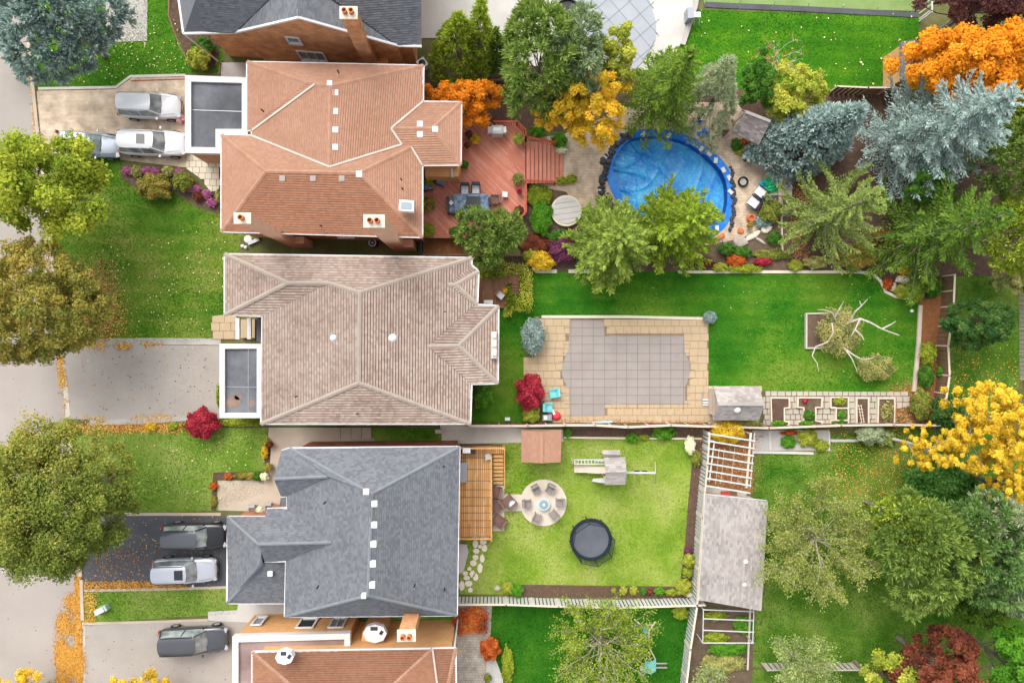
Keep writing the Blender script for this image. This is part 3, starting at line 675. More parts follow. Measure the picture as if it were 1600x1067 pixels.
dome(H2, 520, 528, 8.5, .2); dome(H2, 613, 528, 8.7, .24)
for x, y, z in ((461, 620, 6.8), (557, 647, 6.4), (695, 487, 7.2)): pipe(H2, x, y, z)
b = B(); b.prism([q[:2] for q in PL([(768, 518), (776, 518), (776, 560), (768, 560)], 6.2)], 5.5, 6.15); fr = b.make('skylight_frame', MATS['wood_pale'], H2)
for y in (524, 538, 552): vent(H2, 772, y, 6.3, .3, name='skylight')
flat_roof(H2, [(343, 537), (409, 537), (409, 653), (343, 653)], 3.4, w=.36, wallm='brick_red', seams=[((388, 545), (388, 646)), ((350, 604), (408, 605))])
for x, y, rx, ry in ((364, 628, 12, 11), (393, 630, 5, 6), (372, 620, 6, 5)):
    c = P(x, y, 3.19); one(lambda b: b.prism([(c[0]+S(rx, 3)*math.cos(t)*random.uniform(.85, 1.1), c[1]+S(ry, 3)*math.sin(t)*random.uniform(.85, 1.1)) for t in np.linspace(0, 6.28, 15)[:-1]], 3.181, 3.184), 'stain', MATS['rust_stain'], H2)
# porch: white beams and small flat roof beside the steps
for x0, x1 in ((368, 374), (386, 392)):
    one(lambda b: b.prism([q[:2] for q in PL([(x0, 497), (x1, 497), (x1, 530), (x0, 530)], 3)], 2.8, 3.0, bottom=True), 'porch_beam', MATS['white'], H2)
one(lambda b: b.prism([q[:2] for q in PL([(400, 496), (409.5, 496), (409.5, 534), (400, 534)], 3.4)], 0, 3.3), 'porch_roof', MATS['membrane'], H2)
one(lambda b: b.prism([q[:2] for q in PL([(376, 499), (398, 499), (398, 528), (376, 528)], .4)], 0, .4), 'porch_floor', MATS['stone_buff'], H2)

# ---- H3 grey house
H3 = thing('house', 'house with blue-grey shingle roof and a column of white ridge vents', 'house', P(580, 830))
V3 = dict(a=(453, 700, E), b=(718, 698, E), c=(714, 961, E), d=(445, 963, E), X=(447, 876.5, E), w=(449, 793.5, E), x=(449, 774.5, E), y=(439, 775.5, E), z=(428, 748, 7.2), A=(440, 704, E),
          Q=(512, 744, 7.4), R=(581, 771, 9.4), S=(575, 930, 9.4), W=(518, 847, 7.4), T=(404, 850, 6.9), v=(417, 795, 5.5), Y=(414, 877, 5.5))
F3 = ['abRQ', 'aQzA', 'QRSdXWwx', 'zQxy', 'bcSR', 'dcS', 'vwWT', 'TWXY']
p3, rf3 = build_roof(H3, V3, F3, 'abcdXwxyAvYT', 'shingle_grey', .16, .22, .03, ['ab', 'bc', 'cd', 'dX', 'XY', 'wv', 'wx', 'xy', 'Aa'], ['aR', 'bR', 'RS', 'Sc', 'Sd', 'zQ', 'TW'], 'cap_grey', .22, seed=3)
V3g = dict(A=(356, 807, 3.3), B=(354.5, 942, 3.3), N=(415, 807, 3.3), M=(446, 942, 3.3), T=(404, 850, 5.6), Y=(413, 879, 5.0), X=(447, 879, 5.0))
build_roof(H3, V3g, ['ATYB', 'ANT', 'BYXM'], 'ABNMTYX', 'shingle_grey', .16, .22, .03, ['AN', 'AB', 'BM'], ['AT', 'BY'], 'cap_grey', .22, seed=4, name='garage_roof')
walls(H3, [p3[k] for k in ('a', 'b', 'c', 'd', 'X', 'w', 'x', 'y', 'A')], 'brick_red')
one(lambda b: b.prism(offset_poly([q[:2] for q in PL([(356, 807), (450, 807), (446, 942), (354.5, 942)], 3.3)], .3), 0, 3.2, top=False), 'garage_wall', MATS['brick_red'], H3)
one(lambda b: b.prism([q[:2] for q in PL([(418, 797), (449, 795), (449, 876), (415, 876)], 5)], 3.3, 4.6), 'upper_wall', MATS['brick_red'], H3)
one(lambda b: b.prism([q[:2] for q in PL([(439, 775), (449, 774), (449, 794), (436, 794)], 4)], 0, 4.0), 'porch_roof', MATS['membrane'], H3)
for x, y in ((572, 768), (585, 787), (584.5, 820), (583.5, 850), (582.5, 881), (581.5, 914)): vent(H3, x, y, 9.4, .36)
vent(H3, 568, 931, 9.3, .3); vent(H3, 422, 896, 4.9, .34)
for x, y, z in ((693, 730, 7), (506, 787, 8), (495, 919, 7.6), (647, 917, 7.6), (694, 923, 6.6)): pipe(H3, x, y, z)


# ---- H0 northern house with brick gable
H0 = thing('house', 'northern house with orange brick gable wall, tall chimney and grey shingle roof', 'house', P(480, 40))
V0 = dict(a=(245, -90, E), b=(287, 53, E), c=(367, 51, E), g=(467, 28, 8.9), d=(623, 72, E), e=(659, 73, E), f=(657, -90, E), v=(437, -2, 7.6), w=(546, 0, 7.6), N=(462, -40, 8.9), h=(330, -70, 9.3), i=(657, -70, 9.3), j=(659, -250, E), k=(245, -250, E))
p0 = {n: Vector(P(*V0[n])) for n in V0}
b = B()
F0 = [[*'bcNh'], [*'cgN'], [*'gdN'], [*'deiN'], [*'kbh'], ['k', 'h', 'N', 'i', 'j']]
for f in F0: b.tess([p0[n] for n in f])
rf0 = b.make('roof', MATS['shingle_grey'], H0)
b = B(); rnd = random.Random(9)
for f in F0[:4]: shingles(b, [p0[n] for n in f], .15, .3, .03, rnd)
b.make('shingles', MATS['shingle_grey'], rf0, kind='stuff')
for a, c in ('bc', 'de', 'kb', 'gd', 'cg'):
    g = B(); g.beam(p0[a], p0[c], .14, .16); g.make('gutter', MATS['white'], rf0)
for a, c in ('cN', 'dN'):
    g = B(); g.beam(p0[a]+Vector((0, 0, .06)), p0[c]+Vector((0, 0, .06)), .16, .03); g.make('valley_flashing', MATS['dark_metal'], rf0)
w0 = [P(292, 56, E), P(659, 74, E), P(657, -240, E), P(250, -240, E)]
w0 = offset_poly([q[:2] for q in w0], .9)
one(lambda b: b.prism(w0, 0, E-.05, top=False), 'wall', MATS['brick_orange'], H0)
gy = (p0['c'].y+.3, p0['d'].y+.3)
one(lambda b: b.poly([(p0['c'].x+.1, gy[0]-.0, E-.1), (p0['d'].x-.1, gy[1], E-.1), (p0['g'].x, p0['g'].y+.1, p0['g'].z-.15)]), 'gable_wall', MATS['brick_orange'], H0)
one(lambda b: b.prism([(p0['c'].x+.2, gy[0]), (p0['d'].x-.2, gy[1]), (p0['d'].x-.2, gy[1]+1.5), (p0['c'].x+.2, gy[0]+1.5)], 0, E-.1, top=False), 'wall', MATS['brick_orange'], H0)
one(lambda b: b.beam(Vector(P(287, 53, E-.2)), Vector(P(341, 96, .2)), .09, .09), 'downpipe', MATS['white'], H0)
def on_front(px, z): # point on the gable wall plane
    x0, y0, x1, y1 = p0['c'].x+.2, gy[0], p0['d'].x-.2, gy[1]; X = P(px, 80, z)[0]; return (X, y0+(y1-y0)*(X-x0)/(x1-x0), z)
wall_window(H0, on_front(452, 4.0), on_front(466, 4.9), (0, -1), 'glass_pale', n=1)
wall_window(H0, on_front(472, 1.1), on_front(504, 2.6), (0, -1), 'glass_pale', n=3)
chimney(H0, 544.5, 20, 10.2, .95, .62, 'brick_orange', 2, shoulder=.8)
b = B(); c = P(659, 97, 1); b.box((c[0], c[1], .0), (.7, .7, .8), .6); hp = tag(b.make('heat_pump', MATS['white_plain'], None, c), 'white square air conditioner by the north-east corner below the grey roof', 'air conditioner')
one(lambda b: b.lathe((c[0], c[1], .8), [(.26, 0), (.26, .03), (.05, .05)], 14), 'fan_grille', MATS['dark_metal'], hp)


# ---- H4 southern house
H4 = thing('house', 'southern house with tan brick walls, flat garage roof and salmon shingle roof', 'house', P(560, 1060))
V4 = dict(a=(394, 1018, E), b=(712, 1012, E), c=(716, 1300, E), d=(394, 1300, E), m=(676, 1013, E), R=(590, 1092, 8.6), W=(480, 1092, 8.6), w=(485, 1220, 8.6), r=(690, 1120, 7.0))
p4, rf4 = build_roof(H4, V4, ['amRW', 'aWwd', 'mbr', 'bcr', 'mrcdwWR'], 'abcdm', 'shingle_salmon_dark', .16, .22, .03, ['ab', 'bc', 'cd', 'da'], ['aW', 'WR', 'mR', 'br'], 'shingle_salmon', .28, ['mr'], seed=5)
wl4 = walls(H4, [p4[k] for k in 'abcd'], 'brick_tan', .35)
north = P(560, 1013, E)[1]-.35
# front wing up to the eave
# garage / front wing with white parapet
GR = [(362, 992), (548, 987), (548, 1003), (478, 1006), (430, 1012), (398, 1014), (398, 1300), (362, 1300)]
zf = 4.2
g3 = PL([(363, 994), (547, 989), (549, 1300), (363, 1300)], zf); g2 = [q[:2] for q in g3]
one(lambda b: b.prism(offset_poly(g2, .15), 0, zf-.25, top=False), 'garage_wall', MATS['brick_tan'], H4)
rfm = one(lambda b: b.tess([(q[0], q[1], zf-.2) for q in g2]), 'garage_roof', MATS['membrane_brown'], H4)
for i in (0, 1, 3):
    j = (i+1) % 4; i2 = offset_poly(g2, .42)
    one(lambda b: b.prism([g2[i], g2[j], i2[j], i2[i]], zf-.5, zf, bottom=True), 'parapet', MATS['white'], rfm)
ny = max(q[1] for q in offset_poly(g2, .15))
def on4(px, z, y=None): return (P(px, 975, z)[0], ny if y is None else y, z)
wall_window(H4, on4(472, 1.3), on4(488, 2.9), (0, 1), 'glass_dark', n=1)
wall_window(H4, on4(521, 1.3), on4(535, 2.9), (0, 1), 'glass_pale', n=2)
wall_window(H4, on4(402, 1.0), on4(407, 2.3), (0, 1), 'glass_pale', n=1)
# round white bay roofs (half-hexagon window hoods)
for px, py, z, r in ((585.5, 990, 4.2, .85), (444, 1027, 6.7, .62)):
    c = P(px, py, z)
    pts = [(c[0]+r*math.cos(t), c[1]+r*.8*math.sin(t)) for t in np.linspace(0, 2*math.pi, 9)[:-1]]
    o = one(lambda b: b.prism(pts, z-.5, z-.02), 'bay_window', MATS['white_plain'], H4)
    one(lambda b: b.box((c[0]-.05, c[1]+r*.45, z-.01), (r*.6, .26, .03)), 'pane', MATS['glass_dark'], o)
    one(lambda b: b.box((c[0]+r*.55, c[1]+r*.1, z-.01), (.22, .3, .03), -.6), 'pane', MATS['glass_dark'], o)
c = P(587, 975, 1.5); one(lambda b: b.prism([(c[0]-.75, c[1]-1.2), (c[0]-.6, c[1]+.35), (c[0]+.55, c[1]+.45), (c[0]+.95, c[1]-.2), (c[0]+.9, c[1]-1.2)], 0, 3.5), 'bay_wall', MATS['brick_tan'], H4)
chimney(H3, 635, 993, 8.8, 1.05, .6, 'brick_orange', 2)
b = B(); b.beam(Vector(P(710, 1012, E-.1)), Vector(P(716, 962, .3)), .1, .1); b.make('downpipe', MATS['white'], H4)
one(lambda b: b.beam(Vector(P(374, 996, 4.1)), Vector(P(397, 967, .2)), .09, .09), 'downpipe', MATS['white'], H4)
# ------------------------------------------------------------------ foliage
def nrm(a): return a/np.maximum(np.linalg.norm(a, axis=1, keepdims=True), 1e-9)
def leafmesh(name, C, A, Nn, L, W, m, parent=None, tint=None, kind=None, origin=None, tri=False):
    n = len(C); A = nrm(A); Sd = nrm(np.cross(A, Nn)); L = np.broadcast_to(L, n)[:, None]; W = np.broadcast_to(W, n)[:, None]
    if tri: V = np.stack([C-A*L/2-Sd*W/2, C-A*L/2+Sd*W/2, C+A*L/2], 1); k = 3
    else: V = np.stack([C-A*L/2, C+Sd*W/2-A*L*.06, C+A*L/2, C-Sd*W/2-A*L*.06], 1); k = 4
    off = np.array(wloc(parent)) if parent is not None else np.array(origin if origin is not None else (0, 0, 0), float)
    V = (V-off).reshape(-1, 3).astype(np.float32)
    me = bpy.data.meshes.new(name); me.vertices.add(n*k); me.vertices.foreach_set('co', V.ravel())
    me.loops.add(n*k); me.loops.foreach_set('vertex_index', np.arange(n*k, dtype=np.int32))
    me.polygons.add(n); me.polygons.foreach_set('loop_start', np.arange(0, n*k, k, dtype=np.int32)); me.polygons.foreach_set('loop_total', np.full(n, k, np.int32))
    if tint is not None:
        at = me.attributes.new('tint', 'FLOAT', 'FACE'); at.data.foreach_set('value', np.asarray(tint, np.float32))
    me.materials.append(m); me.update(calc_edges=True)
    o = bpy.data.objects.new(name, me); COL.objects.link(o)
    if parent is not None: o.parent = parent
    else: o.location = off
    if kind: o['kind'] = kind
    return o
def rdir(n): return nrm(rng.normal(size=(n, 3)))
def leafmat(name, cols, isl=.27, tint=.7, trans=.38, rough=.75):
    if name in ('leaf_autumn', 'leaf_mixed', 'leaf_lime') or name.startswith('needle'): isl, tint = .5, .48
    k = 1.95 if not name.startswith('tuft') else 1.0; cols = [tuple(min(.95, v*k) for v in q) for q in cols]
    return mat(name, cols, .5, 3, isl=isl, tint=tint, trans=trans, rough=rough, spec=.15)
leafmat('tuft_corner', [(.03, .10, .008), (.06, .16, .014), (.14, .2, .03)])
leafmat('tuft_front', [(.025, .09, .006), (.08, .16, .015), (.17, .21, .045)])
leafmat('tuft_dry', [(.06, .11, .014), (.14, .17, .035), (.26, .24, .09)])
leafmat('tuft_vivid', [(.015, .10, .006), (.04, .17, .006), (.10, .24, .01)])
leafmat('tuft_pool', [(.02, .10, .008), (.06, .17, .012), (.15, .24, .03)])
leafmat('tuft_yellow', [(.09, .17, .015), (.2, .26, .035), (.32, .31, .1)])
leafmat('tuft_deep', [(.01, .06, .004), (.02, .1, .006), (.05, .14, .012)])
leafmat('tuft_rough', [(.025, .05, .008), (.07, .09, .018), (.16, .14, .05)])
def lowfreq(x, y, seed=0, s=.35):
    r = np.random.default_rng(seed); v = np.zeros_like(x)
    for i in range(6):
        a = r.uniform(0, 6.28); f = s*r.uniform(.5, 2.2); v += np.sin((x*math.cos(a)+y*math.sin(a))*f*2+r.uniform(0, 6))
    return v/6+.5
for pts, holes, lvl, tm, dens in LAWNS:
    w = PL(pts, 0); w = [(min(48, max(-48, q[0])), min(36, max(-36, q[1]))) for q in w]
    A = np.array(w); area = (A[:, 0].max()-A[:, 0].min())*(A[:, 1].max()-A[:, 1].min())
    x, y = rand_in(w, int(area*dens)); n = len(x)
    t = np.clip((lowfreq(x, y, 5, .3)-.5)*1.9+.5+rng.normal(0, .1, n), 0, 1)
    C = np.stack([x, y, np.full(n, .035)], 1); A_ = rdir(n)*[1, 1, .4]+[0, 0, .5]; Nn = rdir(n)+[0, 0, .8]
    leafmesh('grass', C, A_, Nn, rng.uniform(.06, .14, n), rng.uniform(.035, .07, n), MATS[tm], None, t, 'stuff', origin=cen(w), tri=True)

leafmat('leaf_lime', [(.05, .085, .008), (.12, .165, .014), (.22, .25, .024), (.34, .32, .05)])
leafmat('leaf_autumn', [(.05, .075, .012), (.12, .13, .024), (.24, .185, .04), (.36, .20, .04)])
leafmat('leaf_mixed', [(.03, .06, .008), (.085, .118, .018), (.17, .18, .035), (.34, .20, .04)])
leafmat('leaf_orange', [(.17, .06, .004), (.34, .13, .007), (.47, .21, .012), (.49, .28, .025)])
leafmat('leaf_orange_lime', [(.17, .055, .005), (.34, .11, .007), (.46, .18, .012), (.24, .18, .018)])
leafmat('leaf_gold', [(.15, .10, .008), (.31, .21, .014), (.45, .32, .025), (.49, .38, .05)])
leafmat('leaf_gold_orange', [(.13, .11, .01), (.30, .21, .014), (.44, .29, .022), (.46, .23, .015)])
leafmat('leaf_yellowgreen', [(.06, .09, .01), (.16, .19, .02), (.27, .28, .04), (.36, .33, .06)])
leafmat('leaf_purple', [(.022, .010, .012), (.055, .022, .022), (.12, .055, .045), (.20, .11, .085)])
leafmat('leaf_rust', [(.02, .01, .008), (.07, .02, .012), (.17, .05, .025), (.24, .09, .04)])
leafmat('leaf_red', [(.08, .004, .01), (.19, .012, .025), (.29, .03, .045), (.34, .06, .06)])
leafmat('leaf_flame', [(.07, .02, .012), (.22, .05, .012), (.38, .09, .02), (.36, .18, .03)])
leafmat('leaf_burgundy', [(.05, .015, .03), (.11, .03, .06), (.17, .05, .10)])
leafmat('leaf_green', [(.015, .055, .008), (.04, .11, .012), (.09, .18, .022)])
leafmat('leaf_bright', [(.02, .08, .006), (.06, .17, .012), (.13, .26, .025)])
leafmat('leaf_deep', [(.008, .03, .008), (.02, .06, .012), (.05, .10, .02), (.11, .15, .05)])
leafmat('leaf_glossy', [(.01, .04, .008), (.03, .09, .012), (.07, .17, .03), (.2, .3, .14)], rough=.35)
leafmat('leaf_olive', [(.06, .075, .02), (.15, .16, .05), (.28, .26, .09), (.40, .36, .14)])
leafmat('leaf_olive_green', [(.05, .075, .015), (.12, .15, .03), (.22, .24, .06), (.36, .34, .14)])
leafmat('leaf_pink', [(.14, .06, .07), (.26, .07, .17), (.42, .24, .36)])
leafmat('leaf_paleflower', [(.2, .25, .1), (.5, .5, .35), (.75, .72, .6)])
leafmat('needle_blue', [(.025, .042, .034), (.09, .13, .115), (.19, .25, .225), (.32, .38, .35)])
leafmat('needle_silver', [(.028, .052, .045), (.11, .16, .145), (.225, .285, .265), (.34, .40, .38)])
leafmat('needle_spruce', [(.01, .03, .005), (.035, .075, .008), (.09, .145, .014), (.18, .24, .03)])
leafmat('needle_dark', [(.008, .03, .005), (.03, .07, .008), (.075, .13, .014), (.14, .2, .03)])
leafmat('needle_light', [(.04, .075, .018), (.11, .15, .04), (.23, .28, .09), (.38, .42, .16)])
leafmat('needle_pine', [(.018, .045, .01), (.06, .108, .02), (.13, .185, .036), (.24, .28, .07)])
leafmat('needle_pine_grey', [(.035, .06, .03), (.09, .13, .06), (.17, .22, .11), (.27, .31, .18)])
leafmat('needle_cedar', [(.03, .065, .008), (.095, .14, .014), (.20, .25, .025), (.32, .35, .05)])
leafmat('needle_mixlime', [(.02, .045, .008), (.08, .125, .018), (.16, .22, .035), (.28, .33, .07)])
leafmat('needle_pine_mid', [(.015, .04, .012), (.05, .10, .025), (.10, .17, .045), (.17, .24, .08)])
leafmat('needle_cedar2', [(.02, .05, .006), (.07, .12, .01), (.16, .22, .018), (.27, .31, .04)])
leafmat('needle_rope', [(.02, .045, .008), (.07, .105, .02), (.15, .19, .045), (.26, .30, .09)])
leafmat('needle_greygreen', [(.06, .085, .045), (.14, .17, .09), (.24, .27, .16), (.34, .36, .24)])

def limbs(root, base, ends, h, r0, m='bark', name='trunk'):
    b = B(); base = Vector(base); top = base+Vector((random.uniform(-.2, .2), random.uniform(-.2, .2), h*.8))
    b.tube([base-Vector((0, 0, .2)), base+(top-base)*.35+Vector((.05, .03, 0)), base+(top-base)*.7, top], [r0*1.25, r0, r0*.65, r0*.2], 7)
    for e in ends:
        e = Vector(e); s = base+(top-base)*random.uniform(.3, .75); mid = s.lerp(e, .5)+Vector((random.uniform(-.2, .2), random.uniform(-.2, .2), -(e-s).length*.06))
        b.tube([s, mid, e], [r0*.38, r0*.22, r0*.06], 4)
    return b.make(name, MATS[m], root)
def crown_clumps(c, R, n, inner=.38, lobes=.16, zmin=-.25):
    d = rdir(n*3); d = d[d[:, 2] > zmin][:n]; a = np.arctan2(d[:, 1], d[:, 0]); ph = rng.uniform(0, 6.28, 3)
    lob = 1+lobes*np.sin(a*3+ph[0])+lobes*.7*np.sin(a*5+ph[1])*(1-abs(d[:, 2]))
    rad = np.where(rng.random(len(d)) < inner, rng.uniform(.35, .8, len(d)), rng.uniform(.78, 1.0, len(d)))*lob
    return np.array(c)+d*rad[:, None]*np.array(R), d
def grad_tint(cl, c, R, g):
    t = rng.random(len(cl))*.75+.12
    if g is not None: t = t*.55+.45*np.clip(.5+((cl-np.array(c))/np.array(R))@np.array(g)*.6, 0, 1)
    return np.clip(t, 0, 1)
def broadleaf(name, label, cat, cx, cy, rx, ry, h, m, leaves=11000, leaf=.2, ncl=110, clr=.2, grad=None, group=None, bark='bark', rzf=.40, lobes=.13, trunkvis=True, flat=False):
    zc = h*.62; c = P(cx, cy, zc); R = (S(rx, zc)*.9, S(ry, zc)*.9, h*rzf)
    root = thing(name, label, cat, (c[0], c[1], 0), 0, group)
    cl, d = crown_clumps(c, R, ncl, lobes=lobes); ncl = len(cl)
    base = (R[0]+R[1])/2; cr = base*clr*rng.uniform(.7, 1.35, ncl); t = grad_tint(cl, c, R, grad)
    leaves = int(leaves*2.3); leaf *= .95; idx = rng.integers(0, ncl, leaves); dd = rdir(leaves)
    dd[:, 2] = np.abs(dd[:, 2])*.8+dd[:, 2]*.2; u = rng.random(leaves)**.5*rng.uniform(.75, 1.18, leaves)
    C = cl[idx]+dd*(cr[idx]*u)[:, None]*[1, 1, .75]
    Nn = nrm(dd*.8+rdir(leaves)*.7+[0, 0, .45]); A = np.cross(Nn, rdir(leaves))
    L = leaf*rng.uniform(.65, 1.3, leaves); ti = np.clip(t[idx]+rng.normal(0, .08, leaves), 0, 1)
    leafmesh('crown', C, A, Nn, L, L*.85, MATS[m], root, ti, tri=True)
    limbs(root, (c[0], c[1], 0), cl[rng.choice(ncl, min(26, ncl), replace=False)], h, max(.1, base*.06), bark)
    return root
def conifer(name, label, cat, tip, h, R, m, whorls=13, boughs=9, twigs=11, droop=.18, up=.12, spray=(.26, .085), per=3, power=.85, group=None, zlow=.08, irregular=.16, bark='bark', flare=.0, gapz=0, centre=None, tlf=.34, curlf=.18):
    """tip = pixel where the top of the tree is seen"""
    if centre: zc = h*.35; c = P(centre[0], centre[1], zc)
    else: c = P(tip[0], tip[1], h)
    root = thing(name, label, cat, (c[0], c[1], 0), 0, group)
    Cs, As, Ns, Ls, Ts = [], [], [], [], []; bb = B()
    base = Vector((c[0], c[1], 0)); bb.tube([base-Vector((0, 0, .2)), base+Vector((0, 0, h*.5)), base+Vector((0, 0, h))], [R*.07+.06, R*.045+.03, .02], 6)
    for w in range(whorls):
        f = zlow+(1-zlow)*((w+.5)/whorls)**1.0; z = h*f; Lb = R*(1-f)**power+.12
        nb = max(4, int(boughs*(.55+.45*(1-f)))); a0 = rng.uniform(0, 6.28)
        for k in range(nb):
            a = a0+2*math.pi*k/nb+rng.normal(0, .13); L = Lb*rng.uniform(1-irregular*1.6, 1+irregular); zz = z+rng.normal(0, h*.015)
            curl = rng.normal(0, curlf); nt = max(3, int(twigs*L/R)+2); tt = rng.random()
            s = np.linspace(.1, 1, nt); ang = a+curl*s
            px = c[0]+np.cos(ang)*L*s; py = c[1]+np.sin(ang)*L*s; pz = zz-droop*L*s*(1.0)+up*L*s**3*1.6
            bb.tube([(px[0], py[0], pz[0]), (px[nt//2], py[nt//2], pz[nt//2]), (px[-1], py[-1], pz[-1])], [.035*L/2+.012, .02, .008], 3)
            dirx, diry = np.cos(ang), np.sin(ang); dz = np.gradient(pz)/(np.abs(np.gradient(L*s))+1e-6)
            for sd in (-1, 0, 1):
                tl = L*(tlf*(1-s)**.7+.08)*(1 if sd else .8)
                ta = ang+sd*(.95-.35*s)
                for j in range(per):
                    u = (j+.4)/per if sd else (j+.5)/per*.6
                    q = tl*u+rng.normal(0, .02, nt)
                    Cs.append(np.stack([px+np.cos(ta)*q+rng.normal(0, .03, nt), py+np.sin(ta)*q+rng.normal(0, .03, nt), pz-.12*q+rng.normal(0, .03, nt)+.03], 1))
                    ja = ta+rng.normal(0, .3, nt)
                    As.append(np.stack([np.cos(ja), np.sin(ja), dz*.5+rng.normal(0, .15, nt)], 1)); Ns.append(rdir(nt)*.45+[0, 0, 1])
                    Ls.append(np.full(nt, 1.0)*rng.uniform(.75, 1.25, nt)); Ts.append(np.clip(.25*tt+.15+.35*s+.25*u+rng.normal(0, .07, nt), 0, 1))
    C = np.concatenate(Cs); n = len(C); L = np.concatenate(Ls)
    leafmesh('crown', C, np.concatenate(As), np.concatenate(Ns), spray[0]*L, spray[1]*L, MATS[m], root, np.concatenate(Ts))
    bb.make('trunk', MATS[bark], root); return root
def tufty(name, label, cat, cx, cy, rx, ry, h, m, ntuft=260, per=34, tl=.38, tr=.42, grad=None, group=None, shape='dome', rzf=.42, wid=.1, bark='bark', lobes=.12, tip=None, inner=.22):
    """tufts of elongated sprays (pines, cedars, blue spruces)"""
    zc = h*.55; c = np.array(P(cx, cy, zc)); R = np.array((S(rx, zc)*.95, S(ry, zc)*.95, h*rzf))
    root = thing(name, label, cat, (c[0], c[1], 0), 0, group)
    if shape == 'cone':
        t = rng.random(ntuft)**.62; a = rng.uniform(0, 6.28, ntuft); ph = rng.uniform(0, 6.28)
        rr_ = t*(1+lobes*np.sin(a*4+ph))*rng.uniform(.82, 1.04, ntuft)
        rr_ = np.where(rng.random(ntuft) < inner, rr_*.75, rr_)
        tpx = np.array(P(*tip, h)) if tip else np.array((c[0], c[1], h))
        z = h*(1-t)*.92+h*.08; ax = c[:2][None, :]*1.0
        base = np.array([tpx[0], tpx[1]]); cc = base+(np.array([c[0], c[1]])-base)*np.minimum(1, t[:, None]*1.1)
        cl = np.stack([cc[:, 0]+np.cos(a)*rr_*R[0], cc[:, 1]+np.sin(a)*rr_*R[1], z], 1)
        d = nrm(np.stack([np.cos(a), np.sin(a), np.full(ntuft, .75)], 1))
    else:
        cl, d = crown_clumps(c, R, ntuft, inner, lobes, -.2)
    nt = len(cl); t = grad_tint(cl, c, R, grad); n = nt*per; idx = np.repeat(np.arange(nt), per)
    dd = nrm(rdir(n)+d[idx]*.9+[0, 0, .35]); u = rng.uniform(.25, 1, n); sz = rng.uniform(.7, 1.3, nt)[idx]
    C = cl[idx]+dd*(tr*u*sz)[:, None]; A = nrm(dd+rdir(n)*.3); Nn = nrm(rdir(n)+dd*.3+[0, 0, .6])
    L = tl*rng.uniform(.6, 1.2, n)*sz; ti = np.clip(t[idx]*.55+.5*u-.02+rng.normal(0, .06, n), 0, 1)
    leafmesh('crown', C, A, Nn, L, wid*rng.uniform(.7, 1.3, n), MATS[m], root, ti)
    limbs(root, (c[0], c[1], 0), cl[rng.choice(nt, min(24, nt), replace=False)], h, max(.09, R[0]*.055), bark)
    return root
def sparse(name, label, cat, cx, cy, rx, ry, h, m, nbr=26, leaves=3000, leaf=.16, bark='bark_pale', group=None, r0=.13, twig=7, spread=.55):
    zc = h*.6; c = P(cx, cy, zc); R = (S(rx, zc), S(ry, zc)); root = thing(name, label, cat, (c[0], c[1], 0), 0, group)
    b = B(); tips = []; base = Vector((c[0], c[1], 0))
    b.tube([base-Vector((0, 0, .2)), base+Vector((.1, .05, h*.25)), base+Vector((.0, .1, h*.5))], [r0*1.3, r0, r0*.7], 6)
    for i in range(nbr):
        a = 2*math.pi*i/nbr+random.uniform(-.25, .25); l = random.uniform(.55, 1.0)
        e = base+Vector((math.cos(a)*R[0]*l, math.sin(a)*R[1]*l, h*random.uniform(.55, .98)*(1.1-.35*l))); s = base+Vector((0, 0, h*random.uniform(.2, .5)))
        m1 = s.lerp(e, .35)+Vector((random.uniform(-.6, .6), random.uniform(-.6, .6), random.uniform(0, .9))); m2 = s.lerp(e, .7)+Vector((random.uniform(-.3, .3), random.uniform(-.3, .3), .2))
        b.tube([s, m1, m2, e], [r0*.36, r0*.24, r0*.15, .01], 4); tips += [m1.lerp(m2, .3), m1, s.lerp(m1, .7), m2]
        for k in range(twig):
            q = m1.lerp(m2, random.random()) if random.random() < .45 else m2.lerp(e, random.random())
            dv = Vector((math.cos(a+random.uniform(-1.1, 1.1)), math.sin(a+random.uniform(-1.1, 1.1)), random.uniform(-.1, .6)))*random.uniform(.3, .85)*spread*min(2.2, R[0]*.6)
            b.tube([q, q+dv*.5+Vector((0, 0, .05)), q+dv], [.022, .014, .006], 3); tips += [q+dv*t for t in (.4, .6, .8, 1.0)]
            for _ in range(2):
                q2 = q+dv*random.uniform(.4, .9); d2 = Vector((random.uniform(-1, 1), random.uniform(-1, 1), random.uniform(-.2, .5)))*.32
                b.tube([q2, q2+d2], [.01, .005], 3); tips.append(q2+d2)
    b.make('trunk', MATS[bark], root)
    if leaves:
        T = np.array([tuple(t) for t in tips]); idx = rng.integers(0, len(T), leaves); C = T[idx]+rng.normal(0, .17, (leaves, 3))
        tn = rng.random(len(T)); L = leaf*rng.uniform(.6, 1.3, leaves)
        leafmesh('crown', C, rdir(leaves), rdir(leaves)+[0, 0, .8], L, L*.6, MATS[m], root, np.clip(tn[idx]*.6+.2, 0, 1))
    return root
